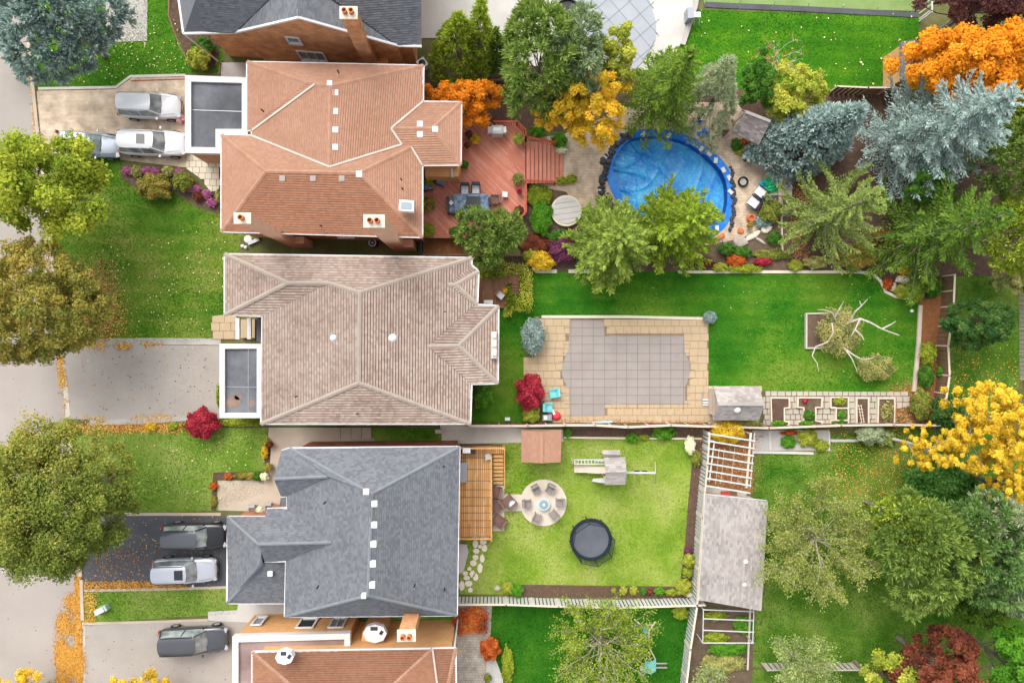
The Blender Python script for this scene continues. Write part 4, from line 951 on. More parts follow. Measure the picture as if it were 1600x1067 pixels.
def bush(name, label, cat, px, py, rx, ry, h, m, n=None, leaf=.11, group=None, z=0, tint=None, long=.7, loc=None, parent=None, box=False, rough=.14, outline=None):
    c = np.array(P(px, py, z+h*.5)) if loc is None else np.array(loc, float)
    R = np.array((S(rx), S(ry), h*.5)) if loc is None else np.array((rx, ry, h*.5))
    n = n or int(min(5200, 260+R[0]*R[1]*5200)); d = rdir(n)
    if loc is not None: c = c+[0, 0, h*.5]
    if box: mx = np.abs(d).max(1, keepdims=True); dB = d/mx; pos = dB*R*rng.uniform(.88, 1.04, (n, 1))
    else:
        ph = rng.uniform(0, 6.28, 4); a = np.arctan2(d[:, 1], d[:, 0])
        k = 1+rough*np.sin(a*4+ph[0])*np.cos(d[:, 2]*4+ph[1])+rough*.7*np.sin(a*7+ph[2]); d = np.where(d[:, 2:3] < -.2, d*[1, 1, -1], d)
        pos = d*R*(k*rng.uniform(.72, 1.03, n))[:, None]
    C = c+pos; Nn = nrm(d*.7+rdir(n)*.8+[0, 0, .4]); A = np.cross(Nn, rdir(n)); L = leaf*rng.uniform(.6, 1.35, n)
    tn = np.clip(.5+.28*np.sin(pos[:, 0]*5/max(R[0], .3)+rng.uniform(0, 6))*np.cos(pos[:, 1]*5/max(R[1], .3))+rng.normal(0, .15, n), 0, 1) if tint is None else tint
    o = leafmesh(name, C, A, Nn, L, L*long, MATS[m], parent, tn, 'stuff' if name == 'plants' else None, origin=None if parent is not None else (c[0], c[1], z))
    return tag(o, label, cat, group) if parent is None else o

# ---- street side
broadleaf('maple_tree', 'large yellow-green maple overhanging the street next to the parked grey sedan', 'tree', 66, 290, 112, 84, 9.5, 'leaf_lime', 15000, .21, 95, .22, lobes=.2)
broadleaf('maple_tree', 'round olive maple with tan and orange patches above the north front lawn', 'tree', 56, 476, 112, 103, 9.5, 'leaf_autumn', 26000, .16, 260, .14, grad=(-.8, .2, 0), lobes=.08)
broadleaf('maple_tree', 'biggest round green maple by the dark driveway, orange along its upper left edge', 'tree', 92, 776, 122, 130, 10.5, 'leaf_mixed', 36000, .155, 320, .16, grad=(-.7, .9, 0), lobes=.04)
tufty('blue_spruce', 'dark blue-grey spruce on the corner lawn beside the concrete driveway', 'tree', 92, 34, 92, 90, 10, 'needle_blue', 620, 42, .34, .46, wid=.13, lobes=.14, rzf=.36)
broadleaf('street_tree', 'small dark reddish tree at the left edge beside the blue-grey spruce', 'tree', -6, 50, 34, 26, 5, 'leaf_purple', 2600, .2, 30, .25)
broadleaf('yellow_tree', 'yellow treetop over the street at the bottom left corner', 'tree', 40, 1096, 66, 52, 4.2, 'leaf_gold', 5000, .16, 80, .16)
broadleaf('yellow_tree', 'yellow treetop at the bottom edge below the dark grey minivan', 'tree', 226, 1096, 58, 54, 4, 'leaf_gold', 4600, .16, 80, .16, lobes=.25)
# ---- north yard
tufty('cedar_tree', 'pale olive cedar with a tall leader beside the grey-roofed northern house', 'tree', 712, 68, 50, 58, 8, 'needle_cedar', 300, 40, .3, .36, shape='cone', tip=(716, 22), wid=.11)
tufty('cedar_tree', 'slim cedar leader rising just east of the pale olive cedar', 'tree', 748, 52, 24, 60, 9, 'needle_cedar', 150, 40, .3, .32, shape='cone', tip=(752, -6), wid=.1)
tufty('cedar_tree', 'narrow dark green column cedar nearer the slim cedar leader', 'tree', 775, 70, 13, 30, 6, 'needle_spruce', 80, 36, .24, .25, shape='cone', wid=.09, group=None)
tufty('cedar_tree', 'narrow dark green column cedar touching the big round pine', 'tree', 795, 66, 13, 32, 6, 'needle_spruce', 80, 36, .24, .25, shape='cone', wid=.09)
tufty('pine_tree', 'big round-tufted green pine between the red deck and grey pool cover', 'tree', 845, 98, 58, 88, 11, 'needle_pine', 210, 84, .42, .62, wid=.1, rzf=.4, lobes=.1)
tufty('pine_tree', 'grey-green pine half behind the big round-tufted pine', 'tree', 900, 88, 42, 70, 10.5, 'needle_pine_grey', 220, 46, .36, .42, wid=.09, rzf=.38)
broadleaf('maple_tree', 'golden maple with grey branches showing above the grey paved yard', 'tree', 918, 172, 74, 66, 8, 'leaf_gold_orange', 9500, .17, 170, .12, lobes=.2, bark='bark_pale')
broadleaf('maple_tree', 'yellow-green upper tree over the corner of the grey pool cover', 'tree', 962, 88, 36, 46, 7.5, 'leaf_yellowgreen', 4200, .19, 46, .22, lobes=.22)
conifer('spruce_tree', 'dark green spruce with drooping boughs over the north rim of the blue pool', 'tree', (1054, 106), 11, 3.5, 'needle_spruce', 14, 11, 11, .22, .1, (.3, .1), 3, centre=(1038, 142))
tufty('juniper_tree', 'soft grey-green juniper between the drooping spruce and shingled gazebo', 'tree', 1122, 152, 52, 66, 8.5, 'needle_greygreen', 420, 40, .26, .36, shape='cone', tip=(1142, 92), wid=.06)
broadleaf('shrub_tree', 'bright green bushy tree behind the grey-green juniper', 'tree', 1182, 128, 30, 42, 5, 'leaf_green', 4200, .17, 50, .22)
broadleaf('shrub_tree', 'pale yellow-green bushy tree next to the wide blue spruce', 'tree', 1236, 144, 54, 48, 4.8, 'leaf_yellowgreen', 7500, .16, 90, .18)
sparse('crabapple_tree', 'bare pinkish tree with a few orange leaves above the bushy trees', 'tree', 1220, 92, 42, 40, 6, 'leaf_flame', 12, 160, .16, r0=.08, twig=3)
tufty('blue_spruce', 'wide rounded pale blue spruce beside the shingled gazebo', 'tree', 1268, 208, 88, 62, 7.5, 'needle_silver', 620, 44, .32, .46, shape='cone', tip=(1345, 172), wid=.14, lobes=.08)
conifer('blue_spruce', 'tall silver-blue spruce leaning outward beneath the orange maple', 'tree', (1585, 148), 12, 4.9, 'needle_silver', 19, 13, 17, .10, .2, (.27, .10), 4, power=.72, tlf=.26)
broadleaf('maple_tree', 'brilliant orange maple in the north-east corner beside the tan playhouse', 'tree', 1512, 108, 118, 72, 8.5, 'leaf_orange', 21000, .21, 150, .17, lobes=.12, grad=(-.2, .6, .2))
broadleaf('plum_tree', 'dark purple-brown tree along the top right edge', 'tree', 1540, 0, 112, 58, 8, 'leaf_purple', 12000, .2, 120, .18)
broadleaf('maple_tree', 'small flame-orange maple between salmon-roofed house and red deck', 'tree', 727, 160, 58, 36, 4.8, 'leaf_orange_lime', 8000, .16, 90, .19, grad=(.3, .1, .2), lobes=.22)
tufty('pine_tree', 'small green pine covering the south edge of the red deck', 'tree', 766, 366, 56, 42, 6, 'needle_pine', 230, 52, .36, .42, wid=.085, rzf=.4, inner=.3, lobes=.2)
conifer('cedar_tree', 'dense feathery cedar on the left of the pair south of the blue pool', 'tree', (918, 352), 8, 3.5, 'needle_mixlime', 16, 13, 15, -.05, .2, (.3, .13), 3, centre=(956, 382), tlf=.24, curlf=.3, power=.6)
conifer('cedar_tree', 'brighter yellow-green cedar overhanging the south-east of the blue pool', 'tree', (1065, 322), 8.5, 3.4, 'needle_cedar2', 16, 13, 15, -.08, .22, (.3, .13), 3, centre=(1052, 356), tlf=.24, curlf=.3, power=.6)
conifer('spruce_tree', 'open light green spruce with long curving boughs east of the pool terrace', 'tree', (1385, 268), 9.5, 4.5, 'needle_rope', 12, 9, 26, .12, .16, (.2, .11), 3, irregular=.25, centre=(1302, 332), tlf=.10, curlf=.45)
conifer('spruce_tree', 'large dark green spruce between the curving-boughed spruce and right edge', 'tree', (1540, 330), 11.5, 5.2, 'needle_dark', 11, 9, 18, .16, .12, (.3, .12), 4, centre=(1462, 362), tlf=.26, curlf=.25)
tufty('spruce_tree', 'soft yellow-green conifer at the right edge above the large dark spruce', 'tree', 1574, 250, 48, 62, 9, 'needle_pine', 240, 44, .34, .42, wid=.1)
tufty('spruce_tree', 'bright green conifer at the right edge beside the large dark spruce', 'tree', 1578, 372, 42, 60, 8, 'needle_cedar', 220, 44, .34, .42, wid=.1)
broadleaf('yew_tree', 'round dark green tree behind the brown timber strip on the right', 'tree', 1524, 505, 58, 41, 5, 'leaf_deep', 8500, .15, 130, .17, lobes=.06)
# bonsai-like pine with dead limbs
dt = thing('dead_tree', 'dead grey tree with bare crooked limbs on the bright pool lawn', 'tree', P(1306, 520))
for ln in ([(1306, 520, 0), (1312, 515, 1.2), (1328, 503, 2.0), (1344, 498, 2.6), (1360, 504, 2.9), (1378, 514, 3.1), (1405, 524, 3.4)], [(1328, 503, 2.0), (1336, 487, 2.7), (1346, 478, 3.0), (1356, 467, 3.3)], [(1312, 515, 1.2), (1304, 496, 2.2), (1300, 488, 2.6), (1288, 484, 2.8), (1277, 484, 3)],
           [(1304, 496, 2.2), (1311, 484, 2.8), (1318, 471, 3.1)], [(1308, 518, .8), (1292, 535, 1.8), (1274, 542, 2.2), (1269, 556, 2.4), (1277, 568, 2.5), (1279, 580, 2.5)], [(1310, 520, 1), (1320, 545, 1.8), (1331, 560, 2.1), (1339, 579, 2.2)], [(1320, 545, 1.8), (1334, 555, 2.1), (1348, 562, 2.2), (1366, 559, 2.4)],
           [(1378, 514, 3.1), (1392, 507, 3.2), (1400, 502, 3.3)], [(1344, 498, 2.6), (1336, 515, 2.7), (1330, 525, 2.7)], [(1336, 515, 2.7), (1346, 524, 2.7), (1350, 531, 2.8)], [(1346, 478, 3.0), (1343, 470, 3.1)], [(1300, 505, 2), (1302, 520, 2.2), (1296, 530, 2.3)]):
    q = [P(*t) for t in ln]; r0 = .13 if len(ln) > 6 else .075
    one(lambda b: b.tube(q, [r0*(1-.75*k/(len(q)-1)) for k in range(len(q))], 5), 'limb', MATS['bark_pale'], dt)
bush('juniper_shrub', 'olive clump growing around the bare crooked limbs', 'shrub', 1310, 518, 34, 38, 2.2, 'leaf_olive', 5200, .12)
bush('juniper_shrub', 'round clipped olive shrub at the foot of the bare crooked tree', 'shrub', 1367, 574, 31, 21, 1.3, 'leaf_olive', 4200, .1)
tufty('cedar_tree', 'yellow-green conifer at the far right edge level with the orange maple', 'tree', 1606, 190, 34, 40, 7, 'needle_cedar', 180, 40, .34, .4, wid=.1)
broadleaf('shrub_tree', 'bright green bushy tree squeezed between silver spruce and dark spruce', 'tree', 1448, 292, 40, 30, 5, 'leaf_green', 5000, .16, 60, .2)
broadleaf('shrub_tree', 'olive bushy tree at the right edge under the bright green conifer', 'tree', 1584, 436, 36, 24, 4, 'leaf_olive', 4000, .16, 60, .2)
# ---- south-east
broadleaf('ash_tree', 'large golden yellow tree at the right edge above the dense pines', 'tree', 1544, 668, 82, 78, 9, 'leaf_gold', 16000, .17, 260, .1, lobes=.2, bark='bark_pale')
broadleaf('ash_tree', 'golden tree at the right edge just below the largest golden one', 'tree', 1572, 762, 50, 50, 8, 'leaf_gold', 9000, .17, 150, .11, lobes=.2)
broadleaf('ash_tree', 'smaller thin golden tree over the corner of the long fence', 'tree', 1446, 700, 46, 42, 7.5, 'leaf_gold', 4500, .16, 110, .1, lobes=.22, bark='bark_pale')
bush('magnolia_shrub', 'dark glossy green shrub beneath the golden trees', 'shrub', 1470, 752, 58, 34, 2.4, 'leaf_glossy', 4200, .3, long=.5)
bush('laurel_shrub', 'dark green shrub at the east end of the long fence', 'shrub', 1478, 645, 26, 26, 2.2, 'leaf_deep', 3800, .16)
tufty('pine_tree', 'dense bright green pine with a ragged lower edge over the rough grass', 'tree', 1440, 860, 76, 96, 10, 'needle_pine', 330, 72, .38, .56, wid=.09, rzf=.36, lobes=.1)
tufty('pine_tree', 'darker green pine just right of the ragged-edged pine', 'tree', 1518, 850, 56, 92, 10.5, 'needle_pine_mid', 250, 64, .38, .54, wid=.09, rzf=.36)
tufty('pine_tree', 'grey-green pine against the right edge below the golden trees', 'tree', 1580, 880, 50, 92, 10, 'needle_pine_grey', 300, 46, .4, .46, wid=.1, rzf=.36)
tufty('pine_tree', 'pale olive pine crown behind the bright dense pine, right of the golden tree shade', 'tree', 1556, 812, 48, 40, 11, 'needle_greygreen', 220, 44, .36, .42, wid=.1, rzf=.3)
tufty('pine_tree', 'dark green lower pine under the ragged-edged one at its south-east side', 'tree', 1520, 938, 46, 34, 6, 'needle_dark', 200, 44, .36, .42, wid=.1, rzf=.36)
tufty('pine_tree', 'bright green small pine at the north side of the ragged-edged one', 'tree', 1402, 806, 40, 34, 8, 'needle_cedar', 170, 44, .34, .42, wid=.1, rzf=.3)
broadleaf('copper_beech', 'rust-red beech at the bottom right among green trees', 'tree', 1462, 1040, 74, 62, 7.5, 'leaf_rust', 11000, .19, 120, .17, grad=(.3, -.7, .2))
broadleaf('maple_tree', 'bright green tree in the bottom right corner', 'tree', 1578, 1034, 56, 62, 8, 'leaf_bright', 8500, .2, 90, .2)
broadleaf('locust_tree', 'yellow-green tree at the bottom edge left of the rust-red beech', 'tree', 1384, 1078, 62, 58, 7, 'leaf_yellowgreen', 7500, .19, 80, .2, lobes=.2)
sparse('apple_tree', 'thin-leaved tree with pale bare branches beside the long grey shed', 'tree', 1282, 848, 100, 92, 6.5, 'leaf_olive_green', 26, 30000, .14, r0=.13, twig=12, spread=.75, bark='bark_mid')
sparse('apple_tree', 'smaller pale twiggy tree at the bottom edge right of the vegetable plot', 'tree', 1252, 1040, 54, 54, 6, 'needle_light', 20, 9000, .14, r0=.09, twig=7, spread=.6, bark='bark_mid')
sparse('willow_tree', 'yellow-green weeping tree spreading over the dark green south lawn', 'tree', 940, 1012, 82, 76, 6.5, 'needle_cedar', 34, 14000, .15, bark='bark_mid', r0=.15, twig=9, spread=.7)
sparse('lilac_shrub', 'pale thin bush at the bottom edge below the vegetable plot', 'shrub', 1108, 1062, 28, 24, 3, 'needle_light', 14, 2200, .13, r0=.05, twig=5, spread=.5)
# ------------------------------------------------------------------ shrubs and flowers
SH = [
 ('barberry_shrub', 'bright crimson shrub beside the white garage parapet and pale driveway', 317, 661, 24, 22, 1.6, 'leaf_red', 0),
 ('maple_shrub', 'round crimson dwarf maple at the west edge of the stone pool deck', 828, 612, 21, 27, 2.0, 'leaf_red', 0),
 ('spruce_shrub', 'blue-grey rounded dwarf spruce at the corner of the stone pool deck', 833, 525, 19, 29, 1.8, 'needle_silver', 1),
 ('spruce_shrub', 'tiny blue-grey shrub at the north-east corner of the stone pool deck', 1109, 496, 10, 9, .8, 'needle_silver', 1),
 ('yew_shrub', 'lime green shrub in the corner behind the brown-roofed house', 754, 617, 15, 19, 1.2, 'leaf_bright', 0),
 ('golden_shrub', 'large clipped ball shrub turning orange in the front flower bed', 242, 292, 25, 20, 1.4, 'leaf_autumn', 0),
 ('boxwood_shrub', 'small olive ball shrub among the pink flowers', 263, 268, 9, 8, .8, 'leaf_olive', 0),
 ('boxwood_shrub', 'medium green shrub right of the orange clipped ball', 286, 284, 15, 14, 1.1, 'leaf_mixed', 0),
 ('dogwood_shrub', 'small olive shrub at the left end of the pink flower row', 214, 268, 8, 9, .7, 'leaf_olive', 0),
 ('fern_clump', 'rust-brown clump between two pink flower patches', 310, 307, 8, 7, .6, 'leaf_rust', 0),
 ('boxwood_shrub', 'olive shrub at the house wall by the last pink flowers', 342, 306, 5, 10, .7, 'leaf_olive', 0),
 ('hydrangea_shrub', 'pale yellow-green round shrub in the bed below the northern grey roof', 311, 92, 17, 16, 1.2, 'leaf_yellowgreen', 0),
 ('hydrangea_shrub', 'dark green shrub in the bed behind the pale round shrub', 318, 74, 16, 13, .9, 'leaf_green', 0),
 ('berberis_shrub', 'burgundy shrub in the bed above the pool lawn', 881, 392, 24, 19, 1.3, 'leaf_burgundy', 0),
 ('spirea_shrub', 'yellow shrub left of the burgundy one', 846, 408, 22, 14, 1.0, 'leaf_gold', 0),
 ('spirea_shrub', 'lime-yellow shrub at the end of the yellow-green hedge bed', 829, 400, 12, 9, .8, 'leaf_yellowgreen', 0),
 ('juniper_shrub', 'spreading bright green shrub beside the round white spa cover', 846, 340, 16, 26, 1.0, 'leaf_bright', 0),
 ('grass_clump', 'yellow-green tall grasses between red railing and round white cover', 840, 306, 22, 16, .6, 'leaf_lime', 0),
 ('fern_clump', 'dark green fern patch south of the round white cover', 874, 370, 18, 10, .7, 'leaf_green', 0),
 ('fern_clump', 'dried russet groundcover between small pine and burgundy shrub', 835, 382, 26, 18, .4, 'leaf_rust', 0),
 ('boxwood_shrub', 'dark olive clipped ball south of the green pool float', 1203, 331, 17, 16, 1.1, 'leaf_mixed', 0),
 ('boxwood_shrub', 'first dark green clipped mound in the bed south of the flat rocks', 1136, 389, 13, 9, .8, 'leaf_green', 0),
 ('boxwood_shrub', 'second dark green mound in the bed, right of its twin', 1160, 394, 14, 8, .7, 'leaf_green', 0),
 ('mum_flowers', 'round orange flower clump along the pool-lawn border', 1150, 407, 15, 10, .6, 'leaf_flame', 0),
 ('mum_flowers', 'scarlet flower clump right of the round orange one', 1192, 409, 14, 6, .5, 'leaf_red', 0),
 ('mum_flowers', 'russet flower clump under the bright cedar', 1100, 411, 16, 8, .5, 'leaf_rust', 0),
 ('daylily_clump', 'low lime clump edging the lawn under the orange flowers', 1162, 420, 28, 6, .5, 'leaf_lime', 0),
 ('daylily_clump', 'low mixed clump edging the lawn left of the orange flowers', 1125, 418, 12, 7, .5, 'leaf_yellowgreen', 0),
 ('daylily_clump', 'yellow tuft at the brick edging beyond the scarlet flowers', 1243, 415, 12, 9, .5, 'leaf_yellowgreen', 0),
 ('spirea_shrub', 'olive-gold mound at the north-east corner of the pool lawn', 1275, 410, 20, 9, .8, 'leaf_olive', 0),
 ('sumac_shrub', 'orange-brown shrub under the curving-boughed spruce', 1336, 402, 34, 20, 1.6, 'leaf_autumn', 0),
 ('sumac_shrub', 'dull russet shrub between the two spruces', 1378, 376, 22, 16, 1.6, 'leaf_rust', 0),
 ('spirea_shrub', 'bright yellow-green mound below the flat boulders', 1411, 455, 13, 11, .7, 'leaf_yellowgreen', 0),
 ('spirea_shrub', 'lime upright shrub in the curved corner bed', 1432, 452, 10, 20, 1.1, 'leaf_lime', 0),
 ('mum_flowers', 'small orange flower clump at the curved corner bed edge', 1387, 444, 8, 9, .4, 'leaf_flame', 0),
 ('mum_flowers', 'small golden flower clump behind the flat boulders', 1413, 423, 10, 7, .4, 'leaf_gold', 0),
 ('mum_flowers', 'golden clump between lime shrub and fence', 1439, 440, 8, 7, .4, 'leaf_gold', 0),
 ('boxwood_shrub', 'dark green shrub by the timber edging near the fence', 1457, 450, 11, 15, .9, 'leaf_green', 0),
 ('lilac_shrub', 'green shrub in the leaf-covered strip, upper one', 1449, 552, 12, 18, 1.2, 'leaf_lime', 0),
 ('lilac_shrub', 'green shrub in the leaf-covered strip, middle one', 1446, 588, 12, 18, 1.2, 'leaf_green', 0),
 ('lilac_shrub', 'green shrub in the leaf-covered strip beside the vegetable beds', 1438, 632, 14, 24, 1.3, 'leaf_mixed', 0),
 ('lilac_shrub', 'tiny round green shrub at the post of the brown fence', 1470, 580, 7, 9, .8, 'leaf_bright', 0),
 ('forsythia_shrub', 'straw-yellow spreading shrub draped over the fence beside the pergola', 1135, 675, 27, 17, 2.0, 'leaf_gold', 1),
 ('spirea_shrub', 'olive shrub behind the little wooden shed', 1165, 662, 24, 6, .7, 'leaf_olive', 0),
 ('spirea_shrub', 'yellow and green shrub below the crimson dwarf maple', 830, 645, 13, 15, .9, 'leaf_yellowgreen', 0),
 ('hosta_clump', 'bright green plant in the dark bed below the fence', 1037, 676, 17, 11, .7, 'leaf_bright', 0),
 ('hosta_clump', 'small bright green plant along the timber edge below the fence', 988, 684, 10, 7, .5, 'leaf_bright', 0),
 ('hosta_clump', 'row of lime leaves spilling over the timber edge', 1005, 683, 10, 4, .4, 'leaf_lime', 0),
 ('hosta_clump', 'green clump beside the salmon-roofed shed', 887, 676, 5, 7, .6, 'leaf_bright', 0),
 ('grass_clump', 'pale dry grass clump by the white picket fence', 1078, 695, 8, 14, .8, 'leaf_paleflower', 0),
 ('grass_clump', 'olive grass clump below the pale dry one', 1088, 716, 7, 12, .7, 'leaf_mixed', 0),
 ('spirea_shrub', 'yellow-green shrub beside the white picket fence north of the corner', 1076, 875, 9, 11, .8, 'leaf_yellowgreen', 0),
 ('spirea_shrub', 'lime shrub just below the yellow-green one at the white fence', 1074, 894, 8, 8, .6, 'leaf_lime', 0),
 ('spirea_shrub', 'golden mound in the corner of the white picket fences', 1068, 916, 12, 12, .8, 'leaf_yellowgreen', 0),
 ('aster_flowers', 'purple flower clump beside the white picket fence', 1075, 860, 6, 5, .4, 'leaf_burgundy', 0),
 ('hosta_clump', 'small yellow clump in the long mulch bed, first from the left', 974, 922, 6, 7, .4, 'leaf_yellowgreen', 0),
 ('hosta_clump', 'small yellow clump in the long mulch bed, second from the left', 990, 922, 6, 7, .4, 'leaf_yellowgreen', 0),
 ('boxwood_shrub', 'small dark green ball in the long mulch bed', 1005, 923, 5, 6, .5, 'leaf_green', 0),
 ('boxwood_shrub', 'small russet ball in the long mulch bed', 1015, 924, 5, 5, .4, 'leaf_rust', 0),
 ('boxwood_shrub', 'bright green ball in the long mulch bed', 1030, 923, 8, 6, .5, 'leaf_bright', 0),
 ('hosta_clump', 'lime leaves at the corner end of the long mulch bed', 1049, 925, 10, 5, .4, 'leaf_lime', 0),
 ('hosta_clump', 'single tiny lime clump left of the yellow pair in the mulch bed', 959, 922, 4, 4, .3, 'leaf_lime', 0),
 ('boxwood_shrub', 'round bright green ball at the west end of the mulch bed', 808, 921, 9, 10, .7, 'leaf_bright', 0),
 ('grass_clump', 'yellowish clump left of the round bright green ball', 793, 918, 8, 9, .5, 'leaf_yellowgreen', 0),
 ('boxwood_shrub', 'round lawn-green bush inside the corner of the dark south lawn', 1063, 957, 12, 10, .7, 'leaf_lime', 0),
 ('euonymus_shrub', 'red, orange and yellow flecked round shrub by the paved walk', 766, 1013, 15, 17, 1.0, 'leaf_flame', 0),
 ('lawn_bush', 'low bright green mound beside the curved path at the bottom', 793, 1040, 9, 30, .5, 'leaf_lime', 0),
 ('yucca_plant', 'pale green spiky plant in the rough bed at the long fence', 1382, 684, 18, 12, .7, 'needle_light', 0),
 ('lilac_shrub', 'dark grey-green shrub leaning on the long fence in the rough garden', 1360, 678, 22, 15, 1.3, 'needle_greygreen', 0),
 ('vegetable_patch', 'bright green vegetables in the concrete-edged plot', 1232, 690, 12, 10, .4, 'leaf_bright', 0),
 ('vegetable_patch', 'yellow-green marrow leaves in the concrete-edged plot', 1262, 684, 16, 13, .5, 'leaf_yellowgreen', 0),
 ('vegetable_patch', 'lime plants at the right end of the concrete-edged plot', 1283, 696, 12, 9, .4, 'leaf_lime', 0),
 ('vegetable_patch', 'leafy greens under the lower trellis, upper left', 1118, 962, 18, 7, .5, 'leaf_lime', 0),
 ('vegetable_patch', 'leafy greens under the lower trellis, right side', 1162, 976, 16, 13, .6, 'leaf_bright', 0),
 ('vegetable_patch', 'leafy greens under the lower trellis, lower left', 1118, 996, 20, 8, .5, 'leaf_lime', 0),
 ('vegetable_patch', 'bright green tall vegetables below the trellis rails', 1138, 1014, 30, 9, .6, 'leaf_bright', 0),
 ('groundcover_patch', 'dry olive plants at the bottom of the vegetable plot', 1130, 1036, 36, 14, .4, 'leaf_olive', 0),
 ('groundcover_patch', 'orange flower patch in the concrete-edged plot', 1236, 676, 16, 3, .3, 'leaf_flame', 0),
 ('hosta_clump', 'green plant between deck railing and golden maple, larger one', 840, 206, 11, 10, .7, 'leaf_bright', 0),
 ('hosta_clump', 'green plants at the foot of the red stairs rail', 874, 220, 12, 12, .6, 'leaf_bright', 0),
 ('groundcover_patch', 'white flowers at the corner of the red stairs', 876, 234, 9, 6, .4, 'leaf_paleflower', 0),
 ('grass_clump', 'yellow-green tuft at the foot of the red stairs', 878, 283, 9, 6, .5, 'leaf_lime', 0),
 ('grass_clump', 'second yellow-green tuft on the paving below the red stairs', 893, 280, 8, 7, .5, 'leaf_lime', 0),
 ('fern_clump', 'pale green plant beside the flat rocks', 1192, 346, 14, 9, .5, 'needle_silver', 0),
 ('fern_clump', 'green clump in the rocky bed at the timber edge', 1210, 372, 12, 10, .5, 'leaf_green', 0),
 ('groundcover_patch', 'mixed green plants in front of the clipped mounds', 1205, 398, 30, 8, .4, 'leaf_mixed', 0),
 ('hosta_clump', 'green plants in front of the shingled gazebo', 1150, 227, 8, 10, .6, 'leaf_green', 0),
 ('groundcover_patch', 'yellow plants in front of the shingled gazebo', 1157, 238, 8, 5, .4, 'leaf_yellowgreen', 0),
 ('mum_flowers', 'orange chrysanthemum by the paved front court', 357, 744, 6, 5, .4, 'leaf_flame', 0),
 ('groundcover_patch', 'green and orange plants along the top edge of the front court', 388, 743, 20, 5, .4, 'leaf_autumn', 0),
 ('boxwood_shrub', 'bright green plant at the corner of the front court bed', 403, 744, 8, 7, .5, 'leaf_green', 0),
 ('mum_flowers', 'orange plant at the west edge of the front court', 334, 759, 6, 6, .4, 'leaf_flame', 0),
 ('mum_flowers', 'orange and green plants near the bottom of the court bed', 334, 783, 5, 8, .4, 'leaf_autumn', 0),
 ('mum_flowers', 'golden plants along the path beside the grey-roofed house', 414, 706, 5, 10, .5, 'leaf_gold', 0),
 ('mum_flowers', 'yellow plant strip along the path nearer the street corner', 417, 690, 5, 6, .4, 'leaf_yellowgreen', 0),
 ('ivy_patch', 'yellow-green groundcover in front of the brown-roofed garage', 376, 660, 34, 6, .4, 'leaf_lime', 0),
 ('hosta_clump', 'lime tuft in the driveway border nearest the crimson shrub', 290, 665, 8, 6, .4, 'leaf_lime', 0),
 ('hosta_clump', 'yellow-green tuft in the middle of the driveway border', 270, 665, 8, 6, .4, 'leaf_yellowgreen', 0),
 ('hosta_clump', 'golden tuft further left in the driveway border', 236, 667, 9, 6, .4, 'leaf_gold', 0),
 ('moss_patch', 'green strip beside the garage parapet of the brown-roofed house', 341, 618, 2.5, 16, .4, 'leaf_lime', 0),
]
for nm, lb, x, y, rx, ry, h, m, sp in SH:
    nz = int(min(5200, 220+S(rx)*S(ry)*5200)) if m.startswith('leaf_p') or nm in ('mum_flowers', 'hosta_clump', 'vegetable_patch') else None
    if sp: bush(nm, lb, 'shrub', x, y, rx, ry, h, m, nz or 2600, .2, long=.3, rough=.08)
    else: bush(nm, lb, 'flowers' if 'flower' in nm else 'plant' if nm in ('hosta_clump', 'fern_clump', 'grass_clump', 'vegetable_patch', 'groundcover_patch', 'moss_patch', 'ivy_patch', 'yucca_plant', 'daylily_clump') else 'shrub',
              x, y, rx, ry, h, m, nz, .15 if rx > 12 else .11)
for i, (x, y, lb) in enumerate([(200, 267, 'pink flower clump at the west end of the front bed'), (228, 267, 'pink flower clump above the orange clipped ball'), (243, 268, 'pink flower clump left of the small olive ball'),
                 (279, 270, 'pink flower clump right of the small olive ball'), (303, 295, 'largest pink and white flower clump near the walk'), (323, 304, 'pink flower clump close to the salmon-roofed house'), (331, 317, 'lowest pink flower clump against the salmon-roofed house')]):
    bush('pink_flowers', lb, 'flowers', x, y, 8 if i != 4 else 11, 6 if i < 5 else 7, .5, 'leaf_pink', 700, .11, group='pink flower clumps in the front bed')
# hedges
def hedge(name, label, pts, z, h, m, leaf=.13, dens=340, group=None):
    w = PL(pts, h); c = cen(w); xs, ys = rand_in(w, int(parea([q[:2] for q in w])*dens*2.0)); n = len(xs)
    zz = h*rng.uniform(.45, 1.0, n)+.12*np.sin(xs*3)*np.cos(ys*2.6)
    C = np.stack([xs+rng.normal(0, .05, n), ys+rng.normal(0, .05, n), zz], 1); Nn = rdir(n)+[0, 0, .9]; A = np.cross(Nn, rdir(n)); L = leaf*rng.uniform(.6, 1.3, n)
    o = leafmesh(name, C, A, Nn, L, L*.7, MATS[m], None, np.clip(lowfreq(xs, ys, 3, 1.2)+rng.normal(0, .12, n), 0, 1), origin=c)
    return tag(o, label, 'hedge', group)
hedge('hedge', 'yellow-green hedge wrapping the small brown deck in a hook shape', [(748, 412), (790, 410), (818, 412), (832, 425), (833, 470), (830, 488), (800, 488), (800, 462), (812, 462), (812, 428), (792, 427), (790, 434), (750, 434)], 0, 1.3, 'leaf_yellowgreen')
hedge('hedge', 'short yellow-green hedge between brown deck and its steps', [(792, 444), (800, 446), (801, 480), (799, 494), (786, 494), (790, 476)], 0, 1.2, 'leaf_yellowgreen')
hedge('hedge', 'box-cut red and orange shrub block by the corner of the grey-roofed house', [(709, 954), (752, 951), (763, 962), (760, 990), (712, 993), (706, 975)], 0, 1.2, 'leaf_flame', .14)
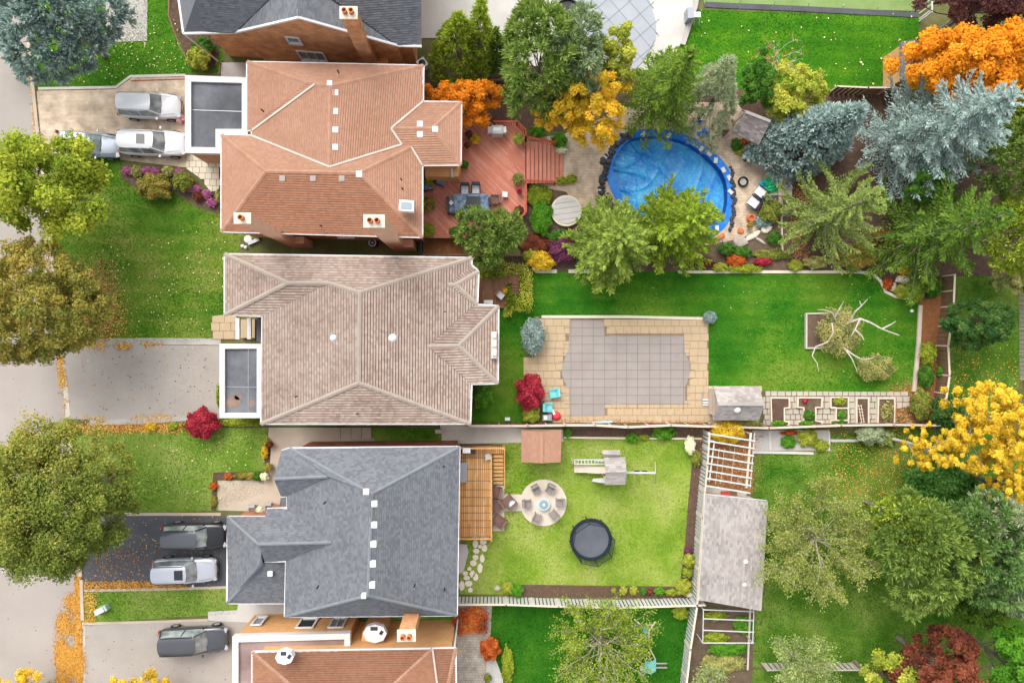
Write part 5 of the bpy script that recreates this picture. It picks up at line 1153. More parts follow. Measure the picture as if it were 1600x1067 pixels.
# leaf litter
mat('litter', [(.30, .12, .02), (.55, .26, .04), (.75, .42, .07), (.7, .52, .16)], 1, isl=.95, trans=.1)
mat('litter_pale', [(.5, .42, .15), (.7, .6, .3), (.78, .7, .45)], 1, isl=.95)
mat('litter_rust', [(.22, .08, .03), (.4, .17, .06), (.5, .3, .15)], 1, isl=.95)
mat('litter_gutter', [(.26, .10, .02), (.46, .19, .02), (.6, .30, .04), (.5, .36, .12)], 1, isl=.95)
def litter(lb, pts, n, m='litter', s=.09, soft=None, z=.066):
    w0 = PL(pts, 0); A0 = np.array(w0); j = min(.9, .13*min(A0[:, 0].max()-A0[:, 0].min(), A0[:, 1].max()-A0[:, 1].min()))
    w = PL(pts, 0); xs, ys = rand_in(w, n)
    if soft is not None:
        k = lowfreq(xs, ys, soft, .9)+rng.normal(0, .15, len(xs)) > .5; xs, ys = xs[k], ys[k]
    xs = xs+rng.normal(0, j, len(xs)); ys = ys+rng.normal(0, j, len(ys)); q = len(xs); L = s*rng.uniform(.6, 1.5, q)
    leafmesh('fallen_leaves', np.stack([xs, ys, z+rng.uniform(0, .02, q)], 1), rdir(q)*[1, 1, .15], rdir(q)*.35+[0, 0, 1], L, L*.8, MATS[m], None, None, 'stuff', origin=cen(w))
litter('', [(100, 935), (119, 930), (127, 940), (128, 1067), (128, 1090), (91, 1090), (92, 975)], 17000, 'litter_gutter', .085, 2)
litter('', [(93, 1000), (115, 970), (118, 1080), (91, 1080)], 8000, 'litter_gutter', .085, 7)
litter('', [(118, 900), (127, 900), (129, 1080), (121, 1080)], 3200, 'litter_gutter', .1)
litter('', [(90, 556), (98, 556), (106, 650), (98, 650)], 1500, 'litter', .1, 4)
litter('', [(46, 90), (52, 90), (62, 235), (55, 235)], 900, 'litter', .1)
litter('', [(70, 370), (79, 370), (96, 548), (88, 548)], 900, 'litter', .1)
litter('', [(108, 536), (260, 536), (200, 545), (108, 548)], 1600, 'litter', .1, 4)
litter('', [(130, 440), (185, 460), (200, 531), (110, 531)], 2200, 'litter', .08)
litter('', [(155, 400), (180, 430), (172, 531), (120, 531), (140, 470)], 3000, 'litter_rust', .08)
litter('', [(150, 380), (345, 360), (345, 531), (110, 531)], 210, 'litter_pale', .1)
litter('', [(112, 548), (345, 545), (345, 650), (108, 650)], 150, 'litter', .09)
litter('', [(130, 652), (335, 646), (335, 654), (130, 662)], 1300, 'litter', .08, 3)
litter('', [(112, 664), (300, 662), (300, 675), (112, 677)], 1900, 'litter', .08)
litter('', [(130, 806), (345, 806), (345, 915), (130, 918)], 480, 'litter', .075)
litter('', [(130, 850), (240, 850), (210, 918), (130, 918)], 600, 'litter_rust', .07)
litter('', [(130, 908), (260, 908), (300, 917), (130, 920)], 1800, 'litter_gutter', .09)
litter('', [(130, 926), (150, 926), (150, 972), (130, 972)], 500, 'litter', .09)
litter('', [(200, 670), (412, 670), (412, 797), (200, 797)], 90, 'litter_pale', .1)
litter('', [(75, 95), (260, 20), (300, 120), (60, 137)], 420, 'litter_pale', .1)
litter('', [(1080, 30), (1430, 30), (1430, 135), (1250, 140), (1200, 100)], 70, 'litter_pale', .13)
litter('', [(1300, 680), (1430, 670), (1420, 800), (1290, 780)], 2600, 'litter', .07)
litter('', [(1390, 610), (1425, 600), (1440, 664), (1396, 664)], 1700, 'litter_rust', .1)
litter('', [(1460, 560), (1600, 560), (1600, 660), (1440, 670)], 900, 'litter', .09)
litter('', [(1106, 672), (1176, 676), (1174, 764), (1102, 764)], 3600, 'litter_rust', .09)
litter('', [(1236, 255), (1262, 262), (1262, 405), (1238, 405)], 1800, 'litter_rust', .1)
litter('', [(846, 430), (1430, 430), (1430, 608), (1190, 608), (1107, 490)], 160, 'litter_pale', .07)
litter('', [(880, 600), (1105, 634), (1105, 658), (870, 658)], 260, 'litter_rust', .08)
litter('', [(870, 655), (1100, 657), (1100, 661), (870, 660)], 900, 'litter_rust', .09)

# ------------------------------------------------------------------ pool covers
def grid_cover(name, label, outline, xl, yl, m, strapm, z=.09, ang=None, anchors=True, smooth=False):
    w = [q[:2] for q in PL(outline, z)]; c = cen(w); root = thing(name, label, 'pool cover', (c[0], c[1], 0))
    X = [P(x, 570, z)[0] for x in xl] if ang is None else xl; Y = [P(980, y, z)[1] for y in yl] if ang is None else yl
    ca, sa = (1, 0) if ang is None else (math.cos(ang), math.sin(ang))
    rot = lambda p: (p[0]*ca+p[1]*sa, -p[0]*sa+p[1]*ca)
    inv = lambda p: (p[0]*ca-p[1]*sa, p[0]*sa+p[1]*ca)
    wr = [rot(q) for q in w]; st = B(); X = sorted(X); Y = sorted(Y)
    for i in range(len(X)-1):
        for j in range(len(Y)-1):
            g = .008; t = clip_rect(wr, X[i]+g, X[i+1]-g, Y[j]+g, Y[j+1]-g)
            if len(t) >= 3 and parea(t) > .03:
                mx = sum(q[0] for q in t)/len(t); my = sum(q[1] for q in t)/len(t); b = B(); zc = z-.02
                pts = [inv(q) for q in t]; cc = inv((mx, my))
                b.V += [(q[0], q[1], z) for q in pts]+[(cc[0], cc[1], zc+.012)]; k = len(pts)
                for a in range(k): b.F.append([a, (a+1) % k, k])
                # winding upwards
                ar = sum(pts[a][0]*pts[(a+1) % k][1]-pts[(a+1) % k][0]*pts[a][1] for a in range(k))
                if ar < 0: b.F = [f[::-1] for f in b.F]
                b.make('cover_panel', MATS[m], root)
    k = len(wr)
    def seg(fix, vert):
        hits = []
        for a in range(k):
            p, q = wr[a], wr[(a+1) % k]; u, v = (p[0], q[0]) if vert else (p[1], q[1])
            if (u-fix)*(v-fix) < 0:
                t = (fix-u)/(v-u); hits.append((p[1]+(q[1]-p[1])*t) if vert else (p[0]+(q[0]-p[0])*t))
        hits.sort(); return list(zip(hits[::2], hits[1::2]))
    for fx, vert in [(x, True) for x in X]+[(y, False) for y in Y]:
        for a, c2 in seg(fx, vert):
            e = .42 if anchors else 0; p0 = inv((fx, a-e) if vert else (a-e, fx)); p1 = inv((fx, c2+e) if vert else (c2+e, fx))
            s = B(); s.beam((*p0, z+.004), (*p1, z+.004), .03, .012); s.make('strap', MATS[strapm], root)
    for a in range(k):
        s = B(); p, q = inv(wr[a]), inv(wr[(a+1) % k]); s.beam((*p, z+.002), (*q, z+.002), .07, .014); s.make('hem', MATS[m], root)
    return root
grid_cover('pool_cover', 'taupe gridded safety cover with bulged ends over the stone-decked pool', COVER,
           [875, 892, 909.5, 927, 944.7, 963, 979, 996, 1015, 1031.5, 1048, 1068, 1082], [498, 512, 525, 538, 552, 565, 578, 591.6, 605, 617.5, 631, 650], 'cover_taupe', 'strap')
rp_ = [(860, -60), (1000, -60), (1012, -5), (1024, 35), (1023, 62), (1005, 95), (980, 120), (935, 110), (905, 60), (870, 20)]
grid_cover('pool_cover', 'pale blue-grey cover with diagonal grid in the northern terrace', rp_, [i*1.08-30 for i in range(60)], [i*1.25-30 for i in range(60)], 'cover_grey', 'strap_grey', ang=.72)
o = one(lambda b: b.lathe(P(886, 22), [(1.05, 0), (1.05, .34), (.95, .36), (.9, .2), (.1, .18)], 20), 'hot_tub', MATS['dark_metal'], None, P(886, 22)); tag(o, 'round dark-rimmed spa at the edge of the northern terrace', 'hot tub')
# blue pool
root = thing('blue_pool', 'kidney-shaped pool under a wrinkled bright blue tarp weighed down with white bags', 'pool', P(1050, 290))
outer = PL(POOL1, 0); mid = offset_poly([q[:2] for q in outer], .38); inn = offset_poly([q[:2] for q in outer], .42)
big_ = offset_poly([q[:2] for q in outer], -.22); k = len(mid)
b = B()
for i in range(k):
    j = (i+1) % k; n = len(b.V)
    nse = lambda a, c: .02*math.sin(a*3+c*2)
    b.V += [(*big_[i], .062+nse(i, 1)), (*big_[j], .062+nse(j, 1)), (*mid[j], .07), (*mid[i], .07)]; b.F.append([n, n+1, n+2, n+3])
b.make('tarp_edge', MATS['tarp_rim'], root)
b = B()
for i in range(k):
    j = (i+1) % k; n = len(b.V); b.V += [(*mid[i], .07), (*mid[j], .07), (*inn[j], -.62), (*inn[i], -.62)]; b.F.append([n, n+1, n+2, n+3])
b.make('pool_wall', MATS['pool_wall'], root)
A = np.array(inn); x0, y0 = A.min(0); x1, y1 = A.max(0); NX, NY = 120, 100
gx, gy2 = np.meshgrid(np.linspace(x0, x1, NX), np.linspace(y0, y1, NY)); gx = gx.ravel(); gy2 = gy2.ravel()
def ridg(x, y, a, f, s): 
    u = x*math.cos(a)+y*math.sin(a); v = -x*math.sin(a)+y*math.cos(a)
    return (1-np.abs(np.sin(u*f+1.3*np.sin(v*.8+s)+s)))**6
wx = np.exp(-((gx-P(985, 260)[0])**2/6+(gy2-P(985, 250)[1])**2/6))
hz = -.62+.035*lowfreq(gx, gy2, 11, 1.0)+wx*(.26*ridg(gx, gy2, .9, 1.9, 0)+.22*ridg(gx, gy2, 2.1, 1.5, 2)+.12*ridg(gx, gy2, .3, 3.1, 4))+.07*ridg(gx, gy2, .5, .9, 1)+.04*ridg(gx, gy2, 1.9, .7, 3)
ok = inpoly(gx, gy2, offset_poly([q[:2] for q in outer], .40)); idx = np.arange(NX*NY).reshape(NY, NX); b = B(); b.V = [(float(a), float(c), float(d)) for a, c, d in zip(gx, gy2, hz)]
for j in range(NY-1):
    for i in range(NX-1):
        f = [idx[j, i], idx[j, i+1], idx[j+1, i+1], idx[j+1, i]]
        if any(ok[q] for q in f): b.F.append([int(q) for q in f])
b.make('tarp', MATS['tarp_blue'], root, smooth=True)
for x, y in ((1005, 210), (1045, 212), (1096, 233), (1108, 241), (1118, 251), (1130, 266), (1139, 278), (1141, 300), (1120, 357), (940, 298), (951, 316), (948, 244)):
    c = P(x, y, .1); one(lambda b: b.box((c[0], c[1], .08), (.42, .28, .1), random.uniform(0, 3)), 'weight_bag', MATS['white'], root)
rk = random.Random(5); n = 0
def rock(px, py, rx, ry, h, m, name='rock', parent=None, label=None, rz=None, group=None):
    c = P(px, py); b = B(); k = 9; ph = rk.random()*6; prof = [(1.0, -.02), (1.04, .35), (.86, .78), (.45, 1.0)]; j = [rk.uniform(.8, 1.15) for _ in range(k)]; rzz = rk.uniform(0, 3) if rz is None else rz
    for r, z in prof:
        for i in range(k):
            a = 2*math.pi*i/k+ph; x = math.cos(a)*r*rx*j[i]*rk.uniform(.93, 1.06); y = math.sin(a)*r*ry*j[i]*rk.uniform(.93, 1.06)
            b.V.append((c[0]+x*math.cos(rzz)-y*math.sin(rzz), c[1]+x*math.sin(rzz)+y*math.cos(rzz), z*h))
    for q in range(3):
        for i in range(k): i2 = (i+1) % k; b.F.append([q*k+i, q*k+i2, q*k+k+i2, q*k+k+i])
    b.F.append([3*k+i for i in range(k)])
    o = b.make(name, MATS[m], parent, c if parent is None else None)
    if label: tag(o, label, 'rock', group)
    return o
rroot = thing('rock_edging', 'dark jagged rocks piled along the west rim of the blue pool', 'rock edging', P(945, 290))
for t in range(46):
    f = t/45; pl = [(984, 206), (962, 226), (948, 246), (942, 270), (940, 296), (948, 316), (962, 330)]; u = f*(len(pl)-1); i = min(int(u), len(pl)-2); a = u-i
    x = pl[i][0]*(1-a)+pl[i+1][0]*a+rk.uniform(-6, 6); y = pl[i][1]*(1-a)+pl[i+1][1]*a+rk.uniform(-3, 3)
    rock(x, y, rk.uniform(.16, .34), rk.uniform(.13, .26), rk.uniform(.2, .5), 'rock_dark', 'rock', rroot)
rroot = thing('rock_edging', 'dark stones lining the east rim of the blue pool', 'rock edging', P(1144, 300))
for t in range(22):
    y = 262+t*4.6; x = 1141+5*math.sin((t/22)*3.1)+rk.uniform(-2, 2); rock(x, y, rk.uniform(.12, .22), rk.uniform(.12, .2), rk.uniform(.12, .25), 'rock_dark', 'rock', rroot)
for x, y, rx, ry, m, lb, rz in [(1156, 378, .62, .48, 'rock', 'large flat grey boulder below the paved pool terrace', 0), (1177, 368, .75, .25, 'stone_cream', 'long pale slab leaning north-east beside the flat boulder', .55), (1196, 358, .5, .35, 'stone_cream', 'pale rounded slab right of the long pale slab', .5),
                        (1132, 377, .22, .2, 'rock', 'small round stone left of the flat boulder', 0), (1156, 361, .28, .25, 'terracotta', 'round reddish stone on the terrace edge', 0), (1188, 377, .5, .12, 'wood_grey', 'narrow pale plank-like stone in the rocky bed', -.6), (1224, 331, .4, .45, 'rock', 'grey stepping boulder beside the clipped ball', 0),
                        (1411, 437, .62, .36, 'stone_cream', 'large pale flat boulder in the curved corner bed', 0), (1394, 448, .3, .36, 'stone_cream', 'smaller pale boulder left of the large flat one', 0), (1124, 372, .5, .2, 'terracotta', 'reddish flat stone at the south tip of the terrace', .6), (777, 918, .3, .22, 'rock', 'small flat rock near the west end of the mulch bed', 0), (1075, 928, .35, .2, 'stone_cream', 'white stones in the inner corner of the picket fences', 0)]:
    rock(x, y, rx, ry, .22, m, 'boulder', None, lb, rz)
litter('', [(550, 664), (590, 664), (586, 690), (548, 690)], 10, 'litter_rust', .08)
rroot = thing('rock_border', 'row of small grey stones at the wall in the side passage', 'rocks', P(566, 688))
for i in range(16): rock(550+i*2.3, 686+rk.uniform(-2, 2), .1, .09, .12, 'rock', 'rock', rroot)

# edgings along lawns (brick / timber strips)
strip([(832, 418), (838, 424), (870, 424)], .28, 0, .09, 'lawn_edging', 'stone_cream')
strip([(888, 424), (925, 424), (960, 425)], .28, 0, .09, 'lawn_edging', 'stone_cream')
strip([(1060, 425), (1150, 425), (1335, 425), (1362, 427), (1376, 440), (1383, 456), (1400, 464), (1424, 467)], .22, 0, .08, 'lawn_edging', 'stone_cream')
strip([(1437, 477), (1434, 540), (1427, 612)], .3, 0, .16, 'timber_edging', 'wood_fence')
strip([(1220, 330), (1222, 398)], .12, 0, .14, 'timber_edging', 'wood_fence')
strip([(881, 683), (960, 684), (1096, 685)], .14, 0, .16, 'timber_edging', 'wood_pale')
strip([(1176, 706), (1240, 707), (1270, 708)], .2, 0, .12, 'concrete_edging', 'concrete_pale')
strip([(1202, 675), (1203, 703)], .16, 0, .1, 'concrete_edging', 'concrete_pale')
strip([(1297, 688), (1340, 688)], .2, 0, .12, 'concrete_edging', 'concrete_pale')
strip([(1295, 674), (1295, 704)], .14, 0, .1, 'concrete_edging', 'concrete')
strip([(266, -60), (264, 25), (282, 75), (300, 106), (318, 112)], .12, 0, .08, 'lawn_edging', 'wood_fence_dark')
strip([(345, 98), (343, 117)], .12, 0, .1, 'lawn_edging', 'wood_fence_dark')

litter('', [(105, 545), (343, 545), (343, 650), (108, 650)], 70, 'rock_dark', .09, None, .034)
litter('', [(135, 975), (360, 970), (360, 1067), (135, 1067)], 50, 'rock_dark', .08, None, .034)
litter('', [(0, 560), (90, 560), (90, 1067), (0, 1067)], 60, 'rock_dark', .08, None, .02)
# ------------------------------------------------------------------ fences
def fence(name, label, pts, h, pick=.14, gap=.1, m='wood_fence', rail='wood_fence', board=True, railw=.14, post=2.4, both=False, z0=0, pw=.03, group=None):
    c = P(*pts[0]); root = thing(name, label, 'fence', (c[0], c[1], z0), 0, group)
    cache = None; n = 0
    for (ax, ay), (bx, by) in zip(pts, pts[1:]):
        A = Vector(P(ax, ay)); Bv = Vector(P(bx, by)); A.z = Bv.z = z0; d = Bv-A; L = d.length; u = d.normalized(); rz = math.atan2(u.y, u.x)
        b = B(); b.beam(A+Vector((0, 0, h)), Bv+Vector((0, 0, h)), railw, .05); b.make('top_rail', MATS[rail], root)
        nn = int(L/post)+1
        for i in range(nn+1):
            q = A+u*min(L, i*L/nn); b = B(); b.box((q.x, q.y, z0), (.1, .1, h+.06), rz); b.make('post', MATS[rail], root)
        if board:
            k = int(L/(pick+gap))
            for i in range(k):
                q = A+u*((i+.5)*L/k)
                if cache is None: bb = B(); bb.box((0, 0, 0), (pick, pw, h-.03)); o = bb.make('picket', MATS[m], root, local=True); cache = o.data
                else: o = bpy.data.objects.new('picket', cache); COL.objects.link(o); o.parent = root
                o.location = (q.x-root.location.x, q.y-root.location.y, .01); o.rotation_euler = (0, 0, rz+(random.uniform(-.06, .06))); n += 1
    return root
FR = 1.55
fence('picket_fence', 'pale slatted fence running east from the grey-roofed house between the two lawns', [(716, 932), (790, 932), (870, 935), (960, 937), (1092, 933)], FR, .2, .08, 'picket_white', 'wood_pale', railw=.14)
fence('picket_fence', 'tall pale slatted fence running north to south beside the long grey shed', [(1099, 672), (1096, 720), (1088, 800), (1083, 880), (1080, 935), (1070, 1000), (1060, 1090)], FR, .2, .08, 'picket_white', 'wood_pale', railw=.14)
fence('board_fence', 'long weathered board fence between the pool yard and the play yard', [(736, 661), (823, 661), (880, 660), (925, 660), (975, 663), (1040, 660), (1098, 662)], 1.6, .28, .03, 'wood_fence_dark', 'wood_fence', railw=.17)
fence('board_fence', 'eastern half of the weathered board fence below the vegetable beds', [(1098, 662), (1190, 665), (1300, 661), (1380, 660), (1452, 661)], 1.4, .4, .04, 'wood_fence_dark', 'wood_fence', railw=.15)
fence('board_fence', 'brown fence running down the east side of the pool lawn', [(1472, 432), (1470, 480), (1462, 540), (1464, 585), (1456, 640)], 1.5, .3, .04, 'wood_fence_dark', 'wood_pale', railw=.14)
fence('board_fence', 'brown fence between the salmon-roofed house yard and the hedge', [(661, 401), (738, 402), (815, 402)], 1.4, .3, .02, 'wood_fence_dark', 'wood_fence_dark', railw=.12)
fence('board_fence', 'low fence with a red end post south of the vivid green lawn', [(1294, 146), (1340, 148), (1400, 148)], 1.5, .3, .04, 'wood_fence_dark', 'wood_fence', railw=.12)
fence('iron_fence', 'dark slatted fence between the small cedars and the flame-orange maple', [(738, 135), (808, 135)], 1.3, .08, .12, 'dark_metal', 'wood_fence_dark')
fence('white_fence', 'white fence post line at the corner of the sports court', [(1436, -40), (1436, 34)], 1.6, .1, .3, 'white', 'white', railw=.1)
fence('board_fence', 'grey board fence at the right edge of the rough lawn', [(1592, 436), (1593, 592)], 1.5, .3, .04, 'wood_grey', 'wood_pale', railw=.14)
fence('board_fence', 'thin fence line at the bottom of the rough garden', [(1190, 1035), (1330, 1035)], 1.2, .3, .1, 'wood_grey', 'wood_grey', railw=.08)
fence('side_gate', 'dark gate beside the salmon-roofed house', [(661, 372), (661, 400)], 1.6, .12, .1, 'dark_metal', 'dark_metal')

# ------------------------------------------------------------------ decks
def deck(name, label, outline, z, ang, m, bw=.13, gap=.015, edge='rail_red'):
    w = [q[:2] for q in PL(outline, z)]; c = cen(w); root = thing(name, label, 'deck', (c[0], c[1], 0))
    ca, sa = math.cos(ang), math.sin(ang); wr = [(x*ca+y*sa, -x*sa+y*ca) for x, y in w]; b = B()
    y = min(q[1] for q in wr)
    while y < max(q[1] for q in wr):
        st = clip_half(clip_half(wr, 0, -1, -(y+gap/2)), 0, 1, y+bw-gap/2)
        if len(st) >= 3:
            x = min(q[0] for q in st)-random.random()*3
            while x < max(q[0] for q in st):
                xe = x+random.uniform(2.2, 3.8); t = clip_half(clip_half(st, -1, 0, -(x+.006)), 1, 0, xe)
                if len(t) >= 3 and parea(t) > 1e-3: b.prism([(p[0]*ca-p[1]*sa, p[0]*sa+p[1]*ca) for p in t], z-.03, z+random.uniform(0, .004))
                x = xe
        y += bw
    b.make('deck_boards', MATS[m], root, kind='stuff')
    one(lambda b: b.prism(offset_poly(w, .06), 0, z-.05), 'deck_base', MATS['wood_fence_dark'], root)
    return root
DZ = .9
D1 = deck('deck', 'large red-stained deck with diagonal boards behind the salmon-roofed house', [(661, 258), (719, 258), (719, 192), (768, 192), (808, 192), (821, 206), (821, 335), (810, 345), (796, 340), (735, 372), (661, 372)], DZ, -.78, 'deck_red')
def stairs(root, corners, n, z0, z1, m, along='x', nosing=.02):
    """corners px: (x0,y0,x1,y1); first tread near z0"""
    x0, y0, x1, y1 = corners
    for i in range(n):
        f0, f1 = i/n, (i+1)/n; z = z0+(z1-z0)*(i+.5)/n
        q = [(x0+(x1-x0)*f0, y0), (x0+(x1-x0)*f1, y0), (x0+(x1-x0)*f1, y1), (x0+(x1-x0)*f0, y1)] if along == 'x' else [(x0, y0+(y1-y0)*f0), (x0, y0+(y1-y0)*f1), (x1, y0+(y1-y0)*f1), (x1, y0+(y1-y0)*f0)]
        w = offset_poly([p[:2] for p in PL(q, z)], nosing); one(lambda b: b.prism(w, max(0, z-.16), z), 'tread', MATS[m], root)
stairs(D1, (822, 221, 880, 287), 9, .86, .1, 'deck_red')
def railing(root, pts, z, h, m, z2=None, bal=True, sp=.16, w=.12):
    zz = [z]*len(pts) if z2 is None else z2; W = [Vector(P(x, y, q)) for (x, y), q in zip(pts, zz)]; up = Vector((0, 0, h))
    bb = B()
    for a, c in zip(W, W[1:]):
        one(lambda b: b.beam(a+up, c+up, w, .06), 'hand_rail', MATS[m], root)
        L = (c-a).length; n = int(L/sp)
        if bal:
            for i in range(n): q = a.lerp(c, (i+.5)/n); bb.box((q.x, q.y, q.z), (.045, .045, h))
    for a in W: one(lambda b: b.box((a.x, a.y, a.z-.4), (.11, .11, h+.5)), 'rail_post', MATS[m], root)
    if bal and bb.F: bb.make('balusters', MATS[m], root, kind='stuff')
railing(D1, [(772, 196), (808, 196), (820, 208), (821, 220)], DZ, .95, 'rail_red')
railing(D1, [(821, 220), (866, 228)], DZ, .95, 'rail_red', [DZ, .3], w=.16)
railing(D1, [(821, 286), (866, 288)], DZ, .9, 'rail_red', [DZ, .3])
railing(D1, [(821, 288), (821, 335), (810, 345), (800, 341)], DZ, .95, 'rail_red', bal=False)
D2 = deck('deck', 'small brown deck enclosed by the yellow-green hedge', [(748, 434), (790, 434), (792, 427), (812, 427), (812, 440), (792, 444), (790, 482), (748, 476)], .35, math.pi/2, 'deck_brown')
stairs(D2, (799, 440, 811, 460), 4, .32, .1, 'deck_brown', 'y')
D3 = deck('deck', 'new orange timber deck with side steps behind the grey-roofed house', [(718, 697), (769, 697), (787, 698), (787, 709), (769, 709), (769, 838), (718, 838)], 1.2, math.pi/2, 'deck_orange', .16, .035)
for y in (715, 733, 751, 765, 777, 790, 801, 813, 824):
    one(lambda b: b.beam(P(720, y, 1.206), P(768, y, 1.206), .05, .008), 'joist_line', MATS['wood_fence_dark'], D3)
stairs(D3, (770, 710, 787, 757), 8, 1.15, .15, 'deck_orange', 'y', .035)
railing(D3, [(716, 697), (787, 697)], 1.2, .95, 'rail_orange')
railing(D3, [(768, 710), (768, 838)], 1.2, .95, 'rail_orange', bal=False, w=.08)
railing(D3, [(718, 836), (768, 836)], 1.2, .95, 'rail_orange')
railing(D3, [(788, 699), (788, 757)], 1.2, .9, 'rail_orange', [1.2, .2], bal=False, w=.08)
stairs(H2, (1218, 266, 1238, 312), 1, .1, .1, 'wood_fence', 'x') if 0 else None
ST = thing('garden_steps', 'three long timber steps at the east edge of the pool terrace', 'steps', P(1225, 290))
stairs(ST, (1216, 262, 1238, 306), 3, .15, .5, 'wood_fence', 'x', .01)

# ------------------------------------------------------------------ sheds, gazebo, pergola
def gable_shed(name, label, corners, ze, rise, m, wallm, axis, cat='shed', expo=.17, inset=.25, ridge_off=0, open_=False, gut=None):
    """corners px of the eaves NW,NE,SE,SW; axis 'x': ridge east-west"""
    nw, ne, se, sw = [Vector(q) for q in PL(corners, ze)]; c = (nw+ne+se+sw)/4; root = thing(name, label, cat, (c.x, c.y, 0)); t = .5+ridge_off
    if axis == 'x': r0, r1 = nw.lerp(sw, t), ne.lerp(se, t)
    else: r0, r1 = nw.lerp(ne, t), sw.lerp(se, t)
    r0.z += rise; r1.z += rise
    F_ = [[nw, ne, r1, r0], [r0, r1, se, sw]] if axis == 'x' else [[nw, r0, r1, sw], [r0, ne, se, r1]]
    b = B()
    for f in F_: b.poly(f[::-1] if (f[1]-f[0]).cross(f[2]-f[0]).z < 0 else f)
    rf = b.make('roof', MATS[m], root); b = B(); rn = random.Random(3)
    for f in F_: shingles(b, f, expo, .3, .03, rn)
    b.make('shingles', MATS[m], rf, kind='stuff')
    one(lambda b: b.beam(r0+Vector((0, 0, .05)), r1+Vector((0, 0, .05)), .22, .03), 'ridge_cap', MATS[m], rf)
    for a, c2 in ((nw, ne), (ne, se), (se, sw), (sw, nw)):
        if (a-c2).length > .1: one(lambda b: b.beam(a-Vector((0, 0, .08)), c2-Vector((0, 0, .08)), .05, .13), 'fascia', MATS[gut or m], rf)
    w = offset_poly([q[:2] for q in (nw, ne, se, sw)], inset)
    if open_:
        for q in w: one(lambda b: b.box((q[0], q[1], 0), (.12, .12, ze-.05)), 'post', MATS['wood_pale'], root)
    else:
        one(lambda b: b.prism(w, 0, ze-.05, top=False), 'wall', MATS[wallm], root)
        e0, e1 = (((w[0][0]+w[3][0])/2, (w[0][1]+w[3][1])/2), ((w[1][0]+w[2][0])/2, (w[1][1]+w[2][1])/2)) if axis == 'x' else (((w[0][0]+w[1][0])/2, (w[0][1]+w[1][1])/2), ((w[2][0]+w[3][0])/2, (w[2][1]+w[3][1])/2))
        prs = ((w[0], w[3], e0), (w[1], w[2], e1)) if axis == 'x' else ((w[0], w[1], e0), (w[3], w[2], e1))
        b = B()
        for a, c2, t_ in prs: b.poly([(*a, ze-.06), (*c2, ze-.06), (*t_, ze+rise-.12)])
        b.make('gable', MATS[wallm], root)
    return root, F_
gable_shed('garden_shed', 'square salmon-shingled shed backing onto the long board fence', [(815, 673), (877, 672), (876, 722), (815, 722)], 2.0, .35, 'shingle_salmon', 'wood_pale', 'y', expo=.16)
s2, _ = gable_shed('pool_shed', 'weathered grey shed with a white roof vent at the pool deck corner', [(1115, 604), (1186, 605), (1186, 656), (1115, 656)], 2.1, 1.0, 'shingle_cedar', 'wood_fence', 'x', ridge_off=-.02)
dome(s2, 1153, 640, 2.9, .24, 'roof_vent')
s3, _ = gable_shed('long_shed', 'long grey-shingled outbuilding beside the north-south slatted fence', [(1102, 772), (1198, 782), (1188, 951), (1092, 937)], 2.6, .35, 'shingle_cedar', 'wood_grey', 'y', ridge_off=.46, inset=.3, gut='white')
dome(s3, 1166, 878, 2.95, .17, 'roof_vent'); dome(s3, 1164, 914, 2.95, .15, 'roof_vent')
gz, _ = gable_shed('gazebo', 'open gazebo with weathered shingle roof by the pool terrace', [(1160, 172), (1196, 184), (1186, 226), (1144, 206)], 2.4, 1.3, 'shingle_weathered', 'wood_fence', 'x', open_=True, cat='gazebo', ridge_off=-.15)
# hut with a window, leaning outward in view
ht, _ = gable_shed('playhouse', 'tan garden playhouse with a small window beside the orange maple', [(1408, 66), (1440, 66), (1440, 126), (1408, 126)], 2.6, .5, 'shingle_grey', 'brick_tan', 'y', inset=.12, cat='playhouse')
hx = offset_poly([q[:2] for q in PL([(1408, 66), (1440, 66), (1440, 126), (1408, 126)], 2.6)], .12)
bpy.data.objects.remove(bpy.data.objects['no']) if 'no' in bpy.data.objects else None
yw = (hx[0][1]+hx[3][1])/2
wall_window(ht, (hx[0][0], yw+.35, 1.2), (hx[0][0]+1e-4, yw-.35, 1.9), (-1, 0), 'glass_dark', n=1) if 0 else None
b = B(); b.box((hx[0][0]-.03, yw, 1.1), (.08, .8, .8)); wfr = b.make('window', MATS['white_plain'], ht); b = B(); b.box((hx[0][0]-.05, yw, 1.2), (.08, .6, .6)); b.make('pane', MATS['glass_dark'], wfr)
# pergolas
PG = thing('pergola', 'white slatted pergola over brown leaf-covered ground beside the picket fence', 'pergola', P(1140, 720))
zt = 2.1
for i in range(8):
    y = 680+i*11.6; sl = 9
    one(lambda b: b.beam(P(1106-i*.6, y-3, zt+.1), P(1180-i*1.1, y+sl, zt+.1), .1, .12), 'rafter', MATS['picket_white'], PG)
one(lambda b: b.beam(P(1116, 690, zt), P(1108, 752, zt), .08, .1), 'beam', MATS['picket_white'], PG)
one(lambda b: b.beam(P(1173, 676, zt), P(1166, 762, zt), .13, .12), 'beam', MATS['wood_pale'], PG)
one(lambda b: b.beam(P(1179, 676, zt), P(1172, 762, zt), .05, .06), 'beam', MATS['picket_white'], PG)
for x, y in ((1116, 690), (1109, 750), (1174, 678), (1167, 760)): one(lambda b: b.box((*P(x, y, zt)[:2], 0), (.1, .1, zt)), 'post', MATS['picket_white'], PG)
for x in (1124, 1132, 1148): one(lambda b: b.beam(P(x, 700, 1.0), P(x-6, 756, 1.0), .03, .03), 'wire', MATS['wood_pale'], PG)
PG2 = thing('trellis', 'white trellis rails over the leafy vegetable plot at the bottom', 'trellis', P(1140, 980))
for i, y in enumerate((952, 966, 984, 1004)): one(lambda b: b.beam(P(1099, y, 1.6), P(1178, y+(3 if i < 3 else 0), 1.6), .07, .07), 'rafter', MATS['picket_white'], PG2)
